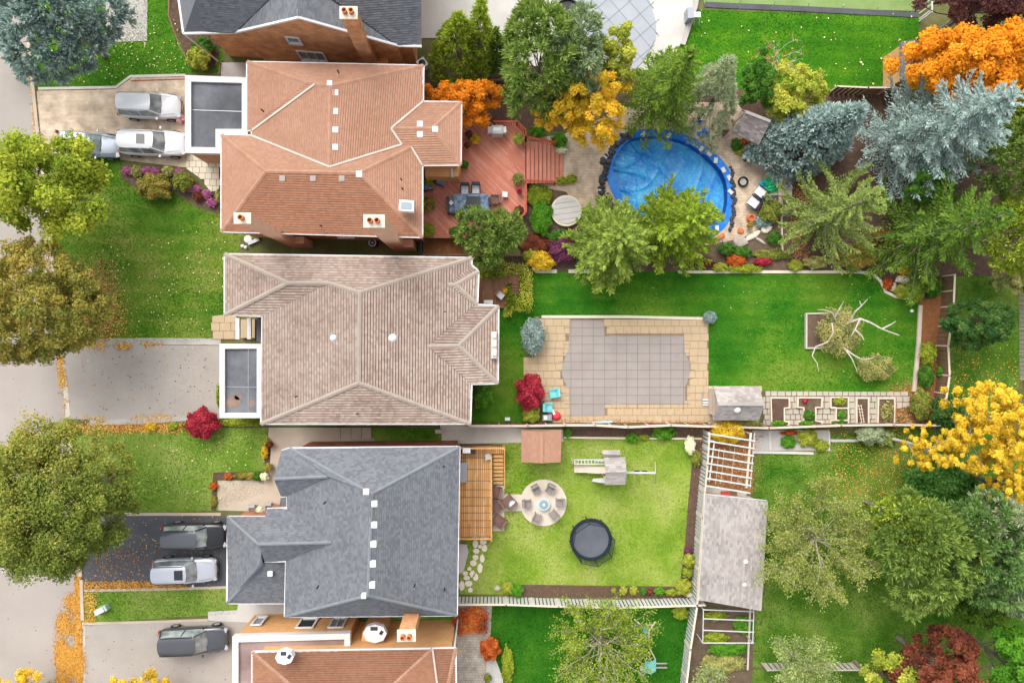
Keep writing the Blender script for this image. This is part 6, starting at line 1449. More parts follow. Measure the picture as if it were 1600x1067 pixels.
one(lambda b: b.beam(P(1099, 952, 1.6), P(1098, 1004, 1.6), .06, .06), 'beam', MATS['picket_white'], PG2)
one(lambda b: b.beam(P(1178, 952, 1.6), P(1176, 1004, 1.6), .06, .06), 'beam', MATS['picket_white'], PG2)
one(lambda b: b.beam(P(1172, 950, .7), P(1168, 1046, .7), .12, .12), 'rail', MATS['wood_grey'], PG2)
for x, y in ((1099, 952), (1178, 952), (1098, 1004), (1176, 1004)): one(lambda b: b.box((*P(x, y, 1.6)[:2], 0), (.07, .07, 1.6)), 'post', MATS['picket_white'], PG2)
# timber landing between pergola and long shed, with tools
o = one(lambda b: b.prism([q[:2] for q in PL([(1102, 757), (1166, 767), (1164, 783), (1101, 776)], 0)], 0, .12), 'timber_landing', MATS['wood_grey'], None, P(1130, 770), 'structure')
o = one(lambda b: b.box((*P(1133, 772, .3)[:2], .12), (.6, .4, .45)), 'red_crate', MATS['plastic_red'], None, P(1133, 772)); tag(o, 'red crate at the north wall of the long grey shed', 'crate')
o = one(lambda b: (b.box((*P(1143, 772, .3)[:2], .12), (.75, .45, .35)), b.box((*P(1143, 772, .3)[:2], .48), (.55, .3, .03))), 'wooden_crate', MATS['wood_fence_dark'], None, P(1143, 772)); tag(o, 'brown wooden crate next to the red crate', 'crate')

# ------------------------------------------------------------------ raised vegetable beds
def zz(pts): return [(1200+x/3.9525, 520+y/3.9525) for x, y in pts]
beds = [([(15, 398), (135, 400), (135, 465), (105, 468), (105, 543), (133, 548), (130, 578), (20, 575)], 'raised bed nearest the little shed, full of brown leaves with greens at its foot', [(1217, 661, 12, 4, 'leaf_bright')], 'mulch'),
        ([(183, 398), (338, 398), (335, 462), (298, 465), (298, 540), (338, 548), (335, 578), (180, 575), (190, 545), (218, 540), (218, 465), (180, 462)], 'hourglass-shaped raised bed with one red flower', [(1258, 626, 4, 3, 'leaf_red'), (1264, 648, 9, 9, 'leaf_green'), (1262, 661, 14, 4, 'leaf_bright')], 'soil'),
        ([(385, 395), (500, 395), (500, 575), (385, 575), (383, 540), (418, 538), (418, 465), (385, 462)], 'raised bed divided in three with bright green herbs', [(1312, 627, 10, 6, 'leaf_lime'), (1315, 648, 6, 7, 'leaf_bright'), (1312, 660, 11, 3, 'leaf_green')], 'soil'),
        ([(545, 400), (625, 400), (625, 575), (545, 575)], 'narrow raised bed with a small ladder-like trellis lying in it', [], 'mulch'),
        ([(680, 402), (787, 402), (785, 577), (675, 575)], 'easternmost raised bed covered in dry grass', [(1386, 643, 11, 17, 'leaf_olive')], 'soil')]
for i, (pts, lb, pl, sm) in enumerate(beds):
    w = [q[:2] for q in PL(zz(pts), .3)]; c = cen(w); root = thing('raised_bed', lb, 'raised bed', (c[0], c[1], 0), 0, 'raised vegetable beds along the paved path')
    i2 = offset_poly(w, .09)
    for k in range(len(w)):
        j = (k+1) % len(w); one(lambda b: b.prism([w[k], w[j], i2[j], i2[k]], 0, .32), 'board', MATS['wood_pale'], root)
    one(lambda b: b.prism(i2, 0, .24), 'soil_bed', MATS[sm], root)
    if i == 2:
        for y in (637.5, 656.5): one(lambda b: b.beam(P(1298, y, .33), P(1326, y, .33), .1, .05), 'divider', MATS['wood_pale'], root)
    for x, y, rx, ry, m in pl: bush('plants', None, None, x, y, rx, ry, .5, m, 420, .12, z=.15, parent=root)
    if i == 3:
        for dx in (-1.6, 2.2): one(lambda b: b.beam(P(1343+dx, 632, .4), P(1348+dx, 660, .4), .04, .04), 'trellis_rail', MATS['wood_pale'], root)
        for k in range(6): one(lambda b: b.beam(P(1340+k*.9, 634+k*5, .42), P(1347+k*.9, 634+k*5, .42), .035, .03), 'trellis_rung', MATS['wood_pale'], root)
# planter box round the dead tree
w = [q[:2] for q in PL([(1259, 489), (1330, 487), (1330, 545), (1259, 545)], .25)]; c = cen(w); root = thing('tree_planter', 'square low planter frame around the crooked bare tree', 'planter', (c[0], c[1], 0)); i2 = offset_poly(w, .12)
for k in range(4): one(lambda b: b.prism([w[k], w[(k+1) % 4], i2[(k+1) % 4], i2[k]], 0, .28), 'board', MATS['wood_grey'], root)
one(lambda b: b.prism(i2, 0, .2), 'soil_bed', MATS['soil'], root)

# ------------------------------------------------------------------ cars
def loft(rings, close=True):
    b = B(); n = len(rings[0])
    for r in rings: b.V += r
    for i in range(len(rings)-1):
        for k in range(n-(0 if close else 1)):
            k2 = (k+1) % n; b.F.append([i*n+k, i*n+k2, (i+1)*n+k2, (i+1)*n+k])
    return b
def car(label, px, py, rz, L, W, Hh, paint, roofm, glass='car_glass', rails=True, sunroof=None, style='suv', group='cars parked on the driveways'):
    c = P(px, py, 1.0); root = thing('parked_car', label, 'car', (c[0], c[1], 0.045), rz, group)
    h2 = L/2
    st = [(-1, .60, .42, .80), (-.985, .82, .30, .98), (-.93, .93, .24, 1.02), (-.7, .99, .2, 1.04), (-.3, 1, .2, 1.02), (.15, 1, .2, 1.0), (.42, .99, .2, .98), (.6, .975, .2, .94), (.8, .93, .22, .86), (.93, .82, .26, .76), (.985, .66, .32, .66), (1, .5, .4, .58)]
    if style == 'sedan': st = [(a, w, z0, z1*.86) for a, w, z0, z1 in st]
    rings = []
    for a, w, z0, z1 in st:
        x = a*h2; y = W/2*w; rings.append([(x, -y*.9, z0), (x, -y, z0+.14), (x, -y, z1-.18), (x, -y*.93, z1-.05), (x, -y*.72, z1), (x, 0, z1+.03), (x, y*.72, z1), (x, y*.93, z1-.05), (x, y, z1-.18), (x, y, z0+.14), (x, y*.9, z0)])
    b = loft(rings); n = 11; b.F.append(list(range(n))[::-1]); b.F.append([(len(st)-1)*n+k for k in range(n)])
    b.F = [f[::-1] for f in b.F]
    body = b.make('body', MATS[paint], root, local=True, smooth=True)
    m = body.modifiers.new('edge', 'SUBSURF'); m.levels = m.render_levels = 1
    zb = 1.0 if style != 'sedan' else .86
    rear, ws0, ws1 = (-.95, .40, .16) if style == 'suv' else (-.72, .42, .16)
    rtop = -.84 if style == 'suv' else -.42
    yb, yt = W/2*.90, W/2*.72
    cb = [(rear*h2, -yb*.9, zb), (-.5*h2, -yb, zb), (ws0*h2*.8, -yb, zb-.02), (ws0*h2, -yb*.8, zb-.03), ((ws0+.05)*h2, 0, zb-.03), (ws0*h2, yb*.8, zb-.03), (ws0*h2*.8, yb, zb-.02), (-.5*h2, yb, zb), (rear*h2, yb*.9, zb), ((rear-.02)*h2, 0, zb)]
    ct = [(rtop*h2, -yt*.92, Hh-.05), (-.4*h2, -yt, Hh-.03), (ws1*h2*.6, -yt, Hh-.04), (ws1*h2, -yt*.88, Hh-.06), ((ws1+.035)*h2, 0, Hh-.03), (ws1*h2, yt*.88, Hh-.06), (ws1*h2*.6, yt, Hh-.04), (-.4*h2, yt, Hh-.03), (rtop*h2, yt*.92, Hh-.05), ((rtop-.01)*h2, 0, Hh-.04)]
    b = loft([cb, ct]); b.F = [f for f in b.F]; gl = b.make('window_glass', MATS[glass], root, local=True)
    cr = [((x*1.0+(.02 if x > 0 else -.03)), y*1.03, z+.0) for x, y, z in ct]
    ri = [(x*.9-.02, y*.82, Hh+.01) for x, y, z in ct]
    b = B(); nu, nv = 9, 9
    for i in range(nu):
        u = i/(nu-1); xx = rtop*h2-.04+(ws1*h2+.06-rtop*h2)*u; bow = 1-.16*abs(2*u-1)**5-.02*(1-u)
        for k in range(nv):
            v = 2*k/(nv-1)-1; b.V.append((xx+.10*(1-v*v)*(1 if u > .9 else -1 if u < .1 else 0), v*yt*1.03*bow, Hh+.035-.085*abs(v)**4-.05*abs(2*u-1)**4))
    for i in range(nu-1):
        for k in range(nv-1): b.F.append([i*nv+k, (i+1)*nv+k, (i+1)*nv+k+1, i*nv+k+1])
    b.make('roof', MATS[roofm], root, local=True, smooth=True)
    # pillars
    for s in (-1, 1):
        for xa, xb in ((ws0*h2, ws1*h2), (-.2*h2, -.2*h2), (rear*h2*.98, rtop*h2*.98)):
            b = B(); b.beam((xa, s*yb*(.86 if xa > 0 else 1.0), zb-.02), (xb, s*yt*(.92 if xa > 0 else 1.0), Hh-.06), .07, .07); b.make('pillar', MATS[paint], root, local=True)
        b = B(); b.box((ws0*h2*.75, s*(W/2+.1), zb+.0), (.13, .17, .12)); b.make('side_mirror', MATS[paint], root, local=True)
        b = B(); b.box((.93*h2, s*W/2*.66, .62 if style != 'sedan' else .55), (.26, .34, .13), -s*.35); b.make('headlight', MATS['headlight'], root, local=True)
        b = B(); b.box((-.975*h2, s*W/2*.76, .72), (.1, .22, .3)); b.make('tail_light', MATS['tail_light'], root, local=True)
        for xw in (-.6, .62):
            b = B(); R0 = .35
            for sgn, r in ((0, R0), (.22, R0)):
                pass
            k = 18; y0, y1 = s*(W/2-.22), s*(W/2+.012)
            ring = [[(xw*h2+R0*math.cos(2*math.pi*i/k), yy, R0-.04+R0*math.sin(2*math.pi*i/k)) for i in range(k)] for yy in (y0, y1)]
            b = loft(ring); b.F.append(list(range(k))); b.F.append(list(range(k, 2*k))[::-1]); wh = b.make('wheel', MATS['rubber'], root, local=True)
            b = loft([[(xw*h2+.22*math.cos(2*math.pi*i/k), yy, R0-.04+.22*math.sin(2*math.pi*i/k)) for i in range(k)] for yy in (y1-s*.01, y1+s*.012)]); b.F.append(list(range(k, 2*k))[::-1]); b.F.append(list(range(k))); b.make('rim', MATS['grey_metal'], wh, local=True)
        if rails: b = B(); b.beam((rtop*h2*.92, s*yt*.93, Hh+.05), (ws1*h2*.75, s*yt*.93, Hh+.05), .05, .04); b.make('roof_rail', MATS['dark_metal' if 'white' not in paint else 'grey_metal'], root, local=True)
    if sunroof: b = B(); b.box((sunroof*h2, 0, Hh+.026), (.62 if style == 'suv' else .5, yt*1.05, .014)); b.make('sunroof', MATS['car_glass_dark'], root, local=True)
    b = B(); b.box((.985*h2, 0, .48), (.06, W*.5, .16)); b.make('grille', MATS['dark_metal'], root, local=True)
    b = B(); b.beam((ws0*h2+.05, -yb*.6, zb+.0), (ws0*h2-.05, yb*.1, zb+.03), .03, .02); b.beam((ws0*h2+.05, 0, zb+.02), (ws0*h2-.03, yb*.6, zb+.03), .03, .02); b.make('wiper', MATS['black'], root, local=True)
    b = B(); b.beam((.47*h2, -W*.38, zb-.035), (.85*h2, -W*.3, .90 if style != 'sedan' else .78), .012, .01); b.make('bonnet_seam', MATS['black'], root, local=True); b = B(); b.beam((.47*h2, W*.38, zb-.035), (.85*h2, W*.3, .90 if style != 'sedan' else .78), .012, .01); b.make('bonnet_seam', MATS['black'], root, local=True)
    return root
car('white estate-style SUV without sunroof, nearest the corner lawn', 232, 164, -.02, 4.6, 1.9, 1.72, 'paint_white', 'paint_white')
car('white SUV with a dark sunroof beside the flower bed', 236, 222, -.02, 4.9, 1.92, 1.72, 'paint_white', 'paint_white', sunroof=-.16)
car('grey saloon half hidden under the yellow-green maple', 135, 224, -.08, 4.7, 1.82, 1.42, 'paint_grey', 'paint_grey', rails=False, style='sedan')
car('black SUV with glossy bonnet on the dark asphalt', 302, 839, .0, 4.8, 1.95, 1.68, 'paint_black', 'paint_black_sheen')
car('silver SUV with ribbed roof and sunroof beside the black one', 287, 893, .02, 4.75, 1.9, 1.72, 'paint_silver', 'paint_silver', 'car_glass', sunroof=-.02)
car('dark grey minivan on the pale southern driveway', 301, 1002, .03, 5.1, 1.98, 1.78, 'paint_graphite', 'paint_graphite')
for i in range(0): pass
o = one(lambda b: (b.box((*P(280, 184, .5)[:2], .0), (.55, .5, .5), .2), b.box((P(280, 184)[0]+.1, P(280, 184)[1]-.35, .0), (.4, .3, .3), -.2)), 'red_white_bags', mat('bag', [(.7, .15, .18), (.8, .7, .7)], 4, 3, con=5), None, P(280, 184)); tag(o, 'small red and white bundle on the paving in front of the upper white car', 'bag')

# ------------------------------------------------------------------ furniture
def chair(name, label, px, py, rz, m, cm, z=0, group=None, lounge=False, s=1.0, cat='chair'):
    c = P(px, py, z+.4); root = thing(name, label, cat, (c[0], c[1], z), rz, group); A_ = dict(parent=root, local=True)
    w, d = (.78*s, .78*s) if lounge else (.56*s, .56*s); hs = .34 if lounge else .42
    one(lambda b: b.box((0, 0, hs), (d, w, .1 if lounge else .05)), 'seat', MATS[cm], **A_)
    one(lambda b: b.beam((-d/2, 0, hs), (-d/2-.14, 0, hs+.5), w, .07) if 0 else b.prism([(-d/2-.16, -w/2), (-d/2+.02, -w/2), (-d/2+.02, w/2), (-d/2-.16, w/2)], hs, hs+.46), 'backrest', MATS[m], **A_)
    for sx in (-1, 1):
        for sy_ in (-1, 1): one(lambda b: b.box((sx*(d/2-.04), sy_*(w/2-.04), 0), (.05, .05, hs)), 'leg', MATS[m], **A_)
    for sy_ in (-1, 1): one(lambda b: b.box((0, sy_*w/2, hs+.16), (d, .08, .05)), 'armrest', MATS[m], **A_)
    return root
for (x, y, r, lb) in [(772, 767, 2.9, 'brown lounge chair tucked against the orange deck steps'), (775, 791, .6+3.14, 'brown lounge chair in the middle of the narrow patio'), (779, 813, -.6+3.14, 'brown lounge chair at the south end of the narrow patio'), (795, 783, 2.3, 'brown lounge chair alone next to the glass side table')]:
    chair('lounge_chair', lb, x, y, r, 'brown_cushion', 'brown_cushion', group='brown lounge chairs', lounge=True, s=1.05)
for i in range(6):
    xy = [(838, 765), (859, 764), (874, 784.5), (865, 803), (839, 808), (824.5, 786)][i]
    cc, pc = P(*xy), P(849, 785); a = math.atan2(pc[1]-cc[1], pc[0]-cc[0])
    chair('patio_chair', ['grey wicker chair at the upper left of the fire pit ring', 'grey wicker chair at the upper right of the fire pit ring', 'grey wicker chair directly east of the fire pit', 'grey wicker chair at the lower right of the fire pit ring', 'grey wicker chair at the lower left of the fire pit ring', 'grey wicker chair directly west of the fire pit'][i], xy[0], xy[1], a, 'wicker_grey', 'wicker_grey', .06, 'chairs around the fire pit')
c = P(849, 786); r = thing('fire_pit', 'round glass-topped fire pit in the middle of the chair ring', 'fire pit', (c[0], c[1], .06))
one(lambda b: b.lathe((c[0], c[1], .06), [(.38, 0), (.42, .34), (.2, .36)], 22), 'base', MATS['stone_grey'], r)
one(lambda b: b.lathe((c[0], c[1], .41), [(.46, 0), (.47, .03), (.44, .035)], 26), 'rim', MATS['water_glass'], r)
one(lambda b: b.lathe((c[0], c[1], .44), [(.36, 0), (.36, .02), (.3, .03)], 22), 'glass_top', MATS['glass_pale'], r)
one(lambda b: b.lathe((c[0], c[1], .46), [(.11, 0), (.11, .04), (.05, .05)], 12), 'burner', MATS['white_plain'], r)
c = P(802, 788, .4); r = thing('side_table', 'round glass side table on the neck of the patio', 'table', (c[0], c[1], 0))
one(lambda b: b.lathe((c[0], c[1], .42), [(.33, 0), (.34, .03), (.28, .031)], 20), 'table_top', MATS['water_glass'], r)
one(lambda b: b.lathe((c[0], c[1], .455), [(.24, 0), (.24, .01)], 18), 'table_glass', MATS['white_plain'], r)
one(lambda b: b.lathe((c[0], c[1], 0), [(.12, 0), (.04, .05), (.04, .42)], 10), 'pedestal', MATS['grey_metal'], r)
# north deck set
T = P(744, 320, DZ+.7); r = thing('patio_table', 'dark glass dining table with blue runner on the red deck', 'table', (T[0], T[1], DZ))
one(lambda b: b.prism([q[:2] for q in PL([(708, 303), (763, 303), (765, 336), (712, 338)], DZ+.7)], DZ+.66, DZ+.7), 'table_top', mat('blue_glass', [(.03, .07, .14), (.10, .17, .27), (.3, .36, .42)], 3, 5, con=3.2, rough=.25, fine=.3, fscale=9), r)
for x, y in ((714, 308), (760, 308), (760, 332), (716, 332)): one(lambda b: b.box((*P(x, y, DZ+.6)[:2], DZ), (.07, .07, .66)), 'leg', MATS['dark_metal'], r)
one(lambda b: b.prism([q[:2] for q in PL([(729, 307), (751, 307), (751, 326), (727, 326)], DZ+.72)], DZ+.705, DZ+.715), 'placemat', MATS['asphalt_dark'], r)
for x, y, a, lb, m in [(726.5, 297, -1.57, 'patterned white-cushioned chair north of the glass table, left one', 'cushion_white'), (743.5, 296, -1.57, 'patterned white-cushioned chair north of the glass table, right one', 'cushion_white'),
                    (773, 312, 3.1, 'brown wicker chair at the east end of the glass table', 'brown_cushion'), (689, 284, -.4, 'round blue-patterned chair below the bay window', 'cushion_blue'), (669, 292, .2, 'blue-patterned chair half under the palm pot', 'cushion_blue'), (757, 317, 3.2, 'cream-cushioned chair at the glass table', 'plastic_cream')]:
    chair('deck_chair', lb, x, y, a, 'dark_metal' if m != 'brown_cushion' else m, m, DZ, 'chairs on the red deck', s=1.12)
r = thing('sofa', 'dark framed deck sofa with blue and white cushions', 'sofa', P(708, 321, DZ))
one(lambda b: b.prism([q[:2] for q in PL([(698, 308), (716, 309), (716, 333), (699, 331)], DZ+.4)], DZ, DZ+.38), 'seat', MATS['cushion_blue'], r)
one(lambda b: b.prism([q[:2] for q in PL([(697, 307), (701, 307), (701, 332), (698, 331)], DZ+.8)], DZ, DZ+.75), 'backrest', MATS['dark_metal'], r)
one(lambda b: b.prism([q[:2] for q in PL([(698, 330), (716, 332), (716, 335), (699, 333)], DZ+.6)], DZ, DZ+.58), 'armrest', MATS['dark_metal'], r)
for x, y in ((705, 317), (712, 317)): one(lambda b: b.box((*P(x, y, DZ+.5)[:2], DZ+.39), (.3, .3, .12), .7), 'pillow', MATS['white_plain'], r)
r = thing('barbecue', 'wide white barbecue against the north railing of the red deck', 'barbecue', P(776, 202, DZ))
one(lambda b: b.prism([q[:2] for q in PL([(762, 198), (791, 198), (791, 207), (762, 207)], DZ+.9)], DZ+.4, DZ+.9), 'shelf', MATS['white_plain'], r)
one(lambda b: b.prism([q[:2] for q in PL([(768, 196), (786, 196), (786, 209), (768, 209)], DZ+1.05)], DZ, DZ+1.05), 'lid', MATS['concrete_pale'], r)
one(lambda b: b.prism([q[:2] for q in PL([(770, 199), (784, 199), (784, 205), (770, 205)], DZ+1.06)], DZ+1.05, DZ+1.065), 'handle', MATS['grey_metal'], r)
def boxthing(name, label, cat, pts, z0, z1, m, parts=()):
    w = [q[:2] for q in PL(pts, z1)]; c = cen(w); r = thing(name, label, cat, (c[0], c[1], z0)); i2 = offset_poly(w, .04)
    one(lambda b: b.prism(offset_poly(w, .05), z0, z1-.06), 'base', MATS[m], r); one(lambda b: b.prism(w, z1-.06, z1), 'lid', MATS[m], r)
    for nm, p, zt_, mm in parts: one(lambda b: b.prism([q[:2] for q in PL(p, zt_)], z1-.01, zt_), nm, MATS[mm], r)
    return r
boxthing('footstool', 'white square footstool alone on the red deck', 'footstool', [(785, 299), (793, 300), (793, 308), (785, 308)], DZ, DZ+.4, 'white_plain')
boxthing('serving_cart', 'white and grey barbecue at the top of the orange deck', 'barbecue', [(720, 699), (743, 699), (743, 709), (720, 709)], 1.2, 2.1, 'dark_metal', [('hood', [(723, 700), (735, 700), (735, 708), (723, 708)], 2.25, 'white_plain')])
boxthing('storage_bench', 'long dark grey box along the house wall on the orange deck', 'storage box', [(718, 723), (730, 722), (729, 753), (718, 754)], 1.2, 1.75, 'cover_grey')
boxthing('deck_box', 'white storage box in the corner of the small brown deck', 'storage box', [(756, 469), (770, 469), (770, 478), (756, 478)], .35, .9, 'white_plain')
boxthing('side_box', 'small pale box on the path beside the orange deck', 'box', [(680, 671), (690, 671), (690, 677), (680, 677)], 0, .7, 'concrete_pale')
boxthing('utility_box', 'small white box on the grass behind the brown-roofed house', 'utility box', [(789, 652), (797, 652), (797, 657), (789, 657)], 0, .5, 'white_plain')
r = chair('white_chair', 'white square chair turned diagonally on the small brown deck', 782, 461, -.7, 'wood_fence_dark', 'white_plain', .35)
for x, y, a, lb in [(865, 614, 3.3, 'turquoise chair on the pool deck, nearer the pool cover'), (857, 636, 0, 'turquoise chair on the pool deck, next to the crimson dwarf maple')]:
    chair('garden_chair', lb, x, y, a, 'plastic_teal', 'plastic_teal', 0, 'turquoise chairs', s=1.1)
r = thing('ride_toy', 'red children\'s ride-on toy beside the turquoise chairs', 'toy', P(868, 649))
one(lambda b: b.lathe(P(869, 649), [(.3, .1), (.36, .2), (.2, .35), (.05, .38)], 12), 'body', MATS['plastic_red'], r); one(lambda b: b.box((*P(864, 643)[:2], .1), (.18, .4, .3), .4), 'handle', MATS['white_plain'], r)
boxthing('pool_pump', 'grey pool equipment box by the board fence', 'pool equipment', [(848, 648), (862, 648), (862, 657), (848, 657)], 0, .6, 'grey_metal', [('cap', [(850, 650), (855, 650), (855, 656), (850, 656)], .72, 'white_plain')])
o = one(lambda b: b.tube([P(912, 662, .12), P(935, 660, .12), P(957, 659, .12)], .09, 6), 'solar_roller', MATS['water_glass'], None, P(935, 660)); tag(o, 'pale blue roller lying along the fence at the pool deck', 'pool roller')
# pool ladder
r = thing('pool_ladder', 'white pool ladder lying on the stone deck near the little shed', 'ladder', P(1102, 623))
for x in (1097.5, 1107): one(lambda b: b.tube([P(x, 612, .15), P(x, 633, .15)], .03, 5), 'ladder_rail', MATS['grey_metal'], r)
for y in (624.5, 628.5, 632.5): one(lambda b: b.box((*P(1102.3, y, .15)[:2], .12), (.44, .11, .05)), 'rung', MATS['white_plain'], r)
# pool terrace items
for x, y, a, lb in [(1188, 301, 2.5, 'white sun chair beside the green float, upper one'), (1177, 317, 2.5, 'white sun chair beside the green float, lower one')]: chair('sun_chair', lb, x, y, a, 'dark_metal', 'white_plain', 0, 'white sun chairs', True)
chair('sun_chair', 'white and black folding chair in front of the shingled gazebo', 1170, 240, -2.2, 'black', 'white_plain', 0, None, True)
chair('wicker_chair', 'brown wicker chair at the west post of the shingled gazebo', 1131, 206, -.8, 'brown_cushion', 'brown_cushion', 0)
boxthing('black_case', 'black square case beside the folding chair', 'case', [(1160, 245), (1167, 240), (1173, 247), (1165, 253)], 0, .35, 'black')
boxthing('grill_table', 'dark table with tools beside the green float', 'table', [(1191, 306), (1216, 305), (1217, 315), (1191, 316)], 0, .7, 'rock_dark', [('tray', [(1196, 308), (1204, 308), (1204, 313), (1196, 313)], .74, 'cushion_blue')])
boxthing('planter_crate', 'brown wooden crate at the timber steps', 'crate', [(1226, 308), (1234, 308), (1234, 318), (1226, 318)], 0, .5, 'wood_fence_dark', [('tray', [(1228, 310), (1232, 310), (1232, 316), (1228, 316)], .52, 'wood_fence')])
def blob(name, label, cat, px, py, rx, ry, h, m, seed=1, n=26, origin=None):
    c = P(px, py); r = np.random.default_rng(seed); b = B(); k = 20
    for q in range(6):
        f = q/5
        for i in range(k): 
            a = 2*math.pi*i/k; R0 = (1-f*.97)*(1+.22*math.sin(a*3+seed)+.12*math.sin(a*5)+r.normal(0, .05)); b.V.append((c[0]+S(rx)*R0*math.cos(a), c[1]+S(ry)*R0*math.sin(a), h*math.sin(f*1.5)*(1+r.normal(0, .22))))
    for q in range(5):
        for i in range(k): i2 = (i+1) % k; b.F.append([q*k+i, q*k+i2, q*k+k+i2, q*k+k+i])
    b.F.append([5*k+i for i in range(k)]); o = b.make(name, MATS[m], None, c); return tag(o, label, cat)
blob('pool_float', 'crumpled bright green inflatable on the pool terrace', 'pool float', 1206, 290, 17, 13, .5, 'plastic_green')
blob('folded_tarp', 'small crumpled cyan sheet poking out under the green inflatable', 'tarp', 1192, 288, 9, 6, .3, 'plastic_cyan', 3)
blob('blue_sheet', 'crumpled blue sheet lying under the grey-green juniper', 'tarp', 1099, 209, 11, 8, .25, 'tarp_rim', 4)
blob('blue_sheet', 'small blue sheet scrap further up under the juniper', 'tarp', 1093, 191, 5, 4, .15, 'tarp_rim', 6)
c = P(1160, 285); o = one(lambda b: b.lathe(c, [(.38, 0), (.41, .15), (.4, .26), (.3, .27), (.28, .12), (.02, .1)], 20), 'fire_bowl', MATS['rubber'], None, c); tag(o, 'black round fire bowl on the pool terrace', 'fire bowl')
one(lambda b: b.lathe((c[0], c[1], .12), [(.27, 0), (.27, .03)], 14), 'ash', MATS['concrete_grey'], o)
c = P(1171, 342); r = thing('terracotta_urn', 'terracotta urn among pots at the south of the pool terrace', 'urn', c)
one(lambda b: b.lathe(c, [(.2, 0), (.34, .25), (.26, .45), (.28, .5), (.2, .5), (.18, .3)], 16), 'urn', MATS['terracotta'], r)
# round spa cover
c = P(884, 331); r = thing('spa_cover', 'round white slatted spa cover by the pool terrace', 'spa cover', c)
one(lambda b: b.lathe(c, [(1.2, 0), (1.2, .42), (1.1, .44), (.02, .44)], 32), 'stone_rim', MATS['stone_cream'], r)
for i in range(5):
    y0 = -1.04+i*.42; y1 = y0+.39; cp = [(c[0]+1.05*math.cos(t), c[1]+.02+1.02*math.sin(t)) for t in np.linspace(0, 2*math.pi, 41)[:-1]]; a = .15; ca, sa = math.cos(a), math.sin(a)
    wr = [((p[0]-c[0])*ca+(p[1]-c[1])*sa, -(p[0]-c[0])*sa+(p[1]-c[1])*ca) for p in cp]; t = clip_half(clip_half(wr, 0, -1, -y0), 0, 1, y1)
    if len(t) >= 3: one(lambda b: b.prism([(p[0]*ca-p[1]*sa+c[0], p[0]*sa+p[1]*ca+c[1]) for p in t], .44, .5), 'panel', MATS['concrete_pale'], r)
# potted plants
POTS = [(743, 219, .38, 'leaf_gold', 'terracotta', DZ, 'orange-leaved potted plant below the flame-orange maple'), (733, 212, .25, 'leaf_purple', 'black', DZ, 'dark potted plant left of the orange-leaved pot'), (730, 229, .2, 'leaf_rust', 'terracotta', DZ, 'small orange pot by the house corner'),
        (810, 219, .42, 'leaf_yellowgreen', 'white', DZ, 'round white-rimmed planter at the top of the red stairs'), (809, 281, .42, 'leaf_mixed', 'white', DZ, 'round planter at the bottom of the red stairs opening'), (811, 300, .2, 'leaf_red', 'plastic_red', DZ, 'small bright red pot on the deck edge'), (811, 330, .35, 'leaf_rust', 'white', DZ, 'planter in the chamfered corner of the red deck'),
        (672, 279, .6, 'leaf_lime', 'terracotta', DZ, 'large palm-like plant below the bay window'), (726, 259, .3, 'leaf_green', 'terracotta', DZ, 'potted shrub at the corner of the bay'), (670, 320, .5, 'leaf_autumn', 'brown_cushion', DZ, 'reddish potted plant along the house wall'), (669, 361, .5, 'leaf_lime', 'brown_cushion', DZ, 'spiky green plant in the bottom corner of the red deck'), (710, 364, .4, 'leaf_green', 'brown_cushion', DZ, 'dark green potted plant by the small pine'),
        (1164, 221, .35, 'leaf_flame', 'terracotta', 0, 'orange pumpkin-like pot under the gazebo eave'), (423, 694, .25, 'leaf_rust', 'terracotta', 0, 'small rust plant on the path edge'), (421, 729, .33, 'leaf_autumn', 'white', 0, 'brownish plant on the path beside white edging'), (415, 743, .3, 'leaf_paleflower', 'white', 0, 'white planter at the corner of the front court'), (408, 795, .28, 'leaf_paleflower', 'concrete_pale', 0, 'pale round planter between the two front chairs'), (1171, 352, .2, 'leaf_autumn', 'terracotta', 0, 'little pot south of the terracotta urn'),
        (762, 1056, .3, 'leaf_mixed', 'concrete_grey', 0, 'small pot on the pale path at the bottom'), (789, 455, .2, 'leaf_gold', 'wood_pale', .35, 'small yellow pot beside the white diagonal chair')]
for x, y, r0, lm, pm, z, lb in POTS:
    c = P(x, y, z+.3); root = thing('potted_plant', lb, 'potted plant', (c[0], c[1], z))
    one(lambda b: b.lathe((c[0], c[1], z), [(r0*.6, 0), (r0*.85, .36), (r0*.9, .4), (r0*.75, .4), (r0*.7, .34)], 12), 'pot', MATS[pm], root)
    bush('plant', None, None, 0, 0, r0*1.05, r0*1.05, .55, lm, int(260+r0*700), .11 if r0 < .45 else .2, loc=(c[0], c[1], z+.28), parent=root, long=.7 if r0 < .45 else .35)
for x, y, lb in ((395, 796, 'grey chair left of the pale planter in front of the garage'), (421, 793, 'grey chair right of the pale planter in front of the garage')): chair('porch_chair', lb, x, y, -1.57, 'concrete_grey', 'concrete_grey', 0, None, s=1.0)
c = P(734, 711-0, 1.6) if 0 else P(763, 713, 1.4); o = one(lambda b: b.prism([(c[0]-.2, c[1]-.25), (c[0]+.22, c[1]-.2), (c[0]+.25, c[1]+.1), (c[0], c[1]+.28), (c[0]-.25, c[1]+.15)], 1.2, 1.55), 'cushion', MATS['concrete_pale'], None, c); tag(o, 'pale cushion at the top of the orange deck steps', 'cushion')
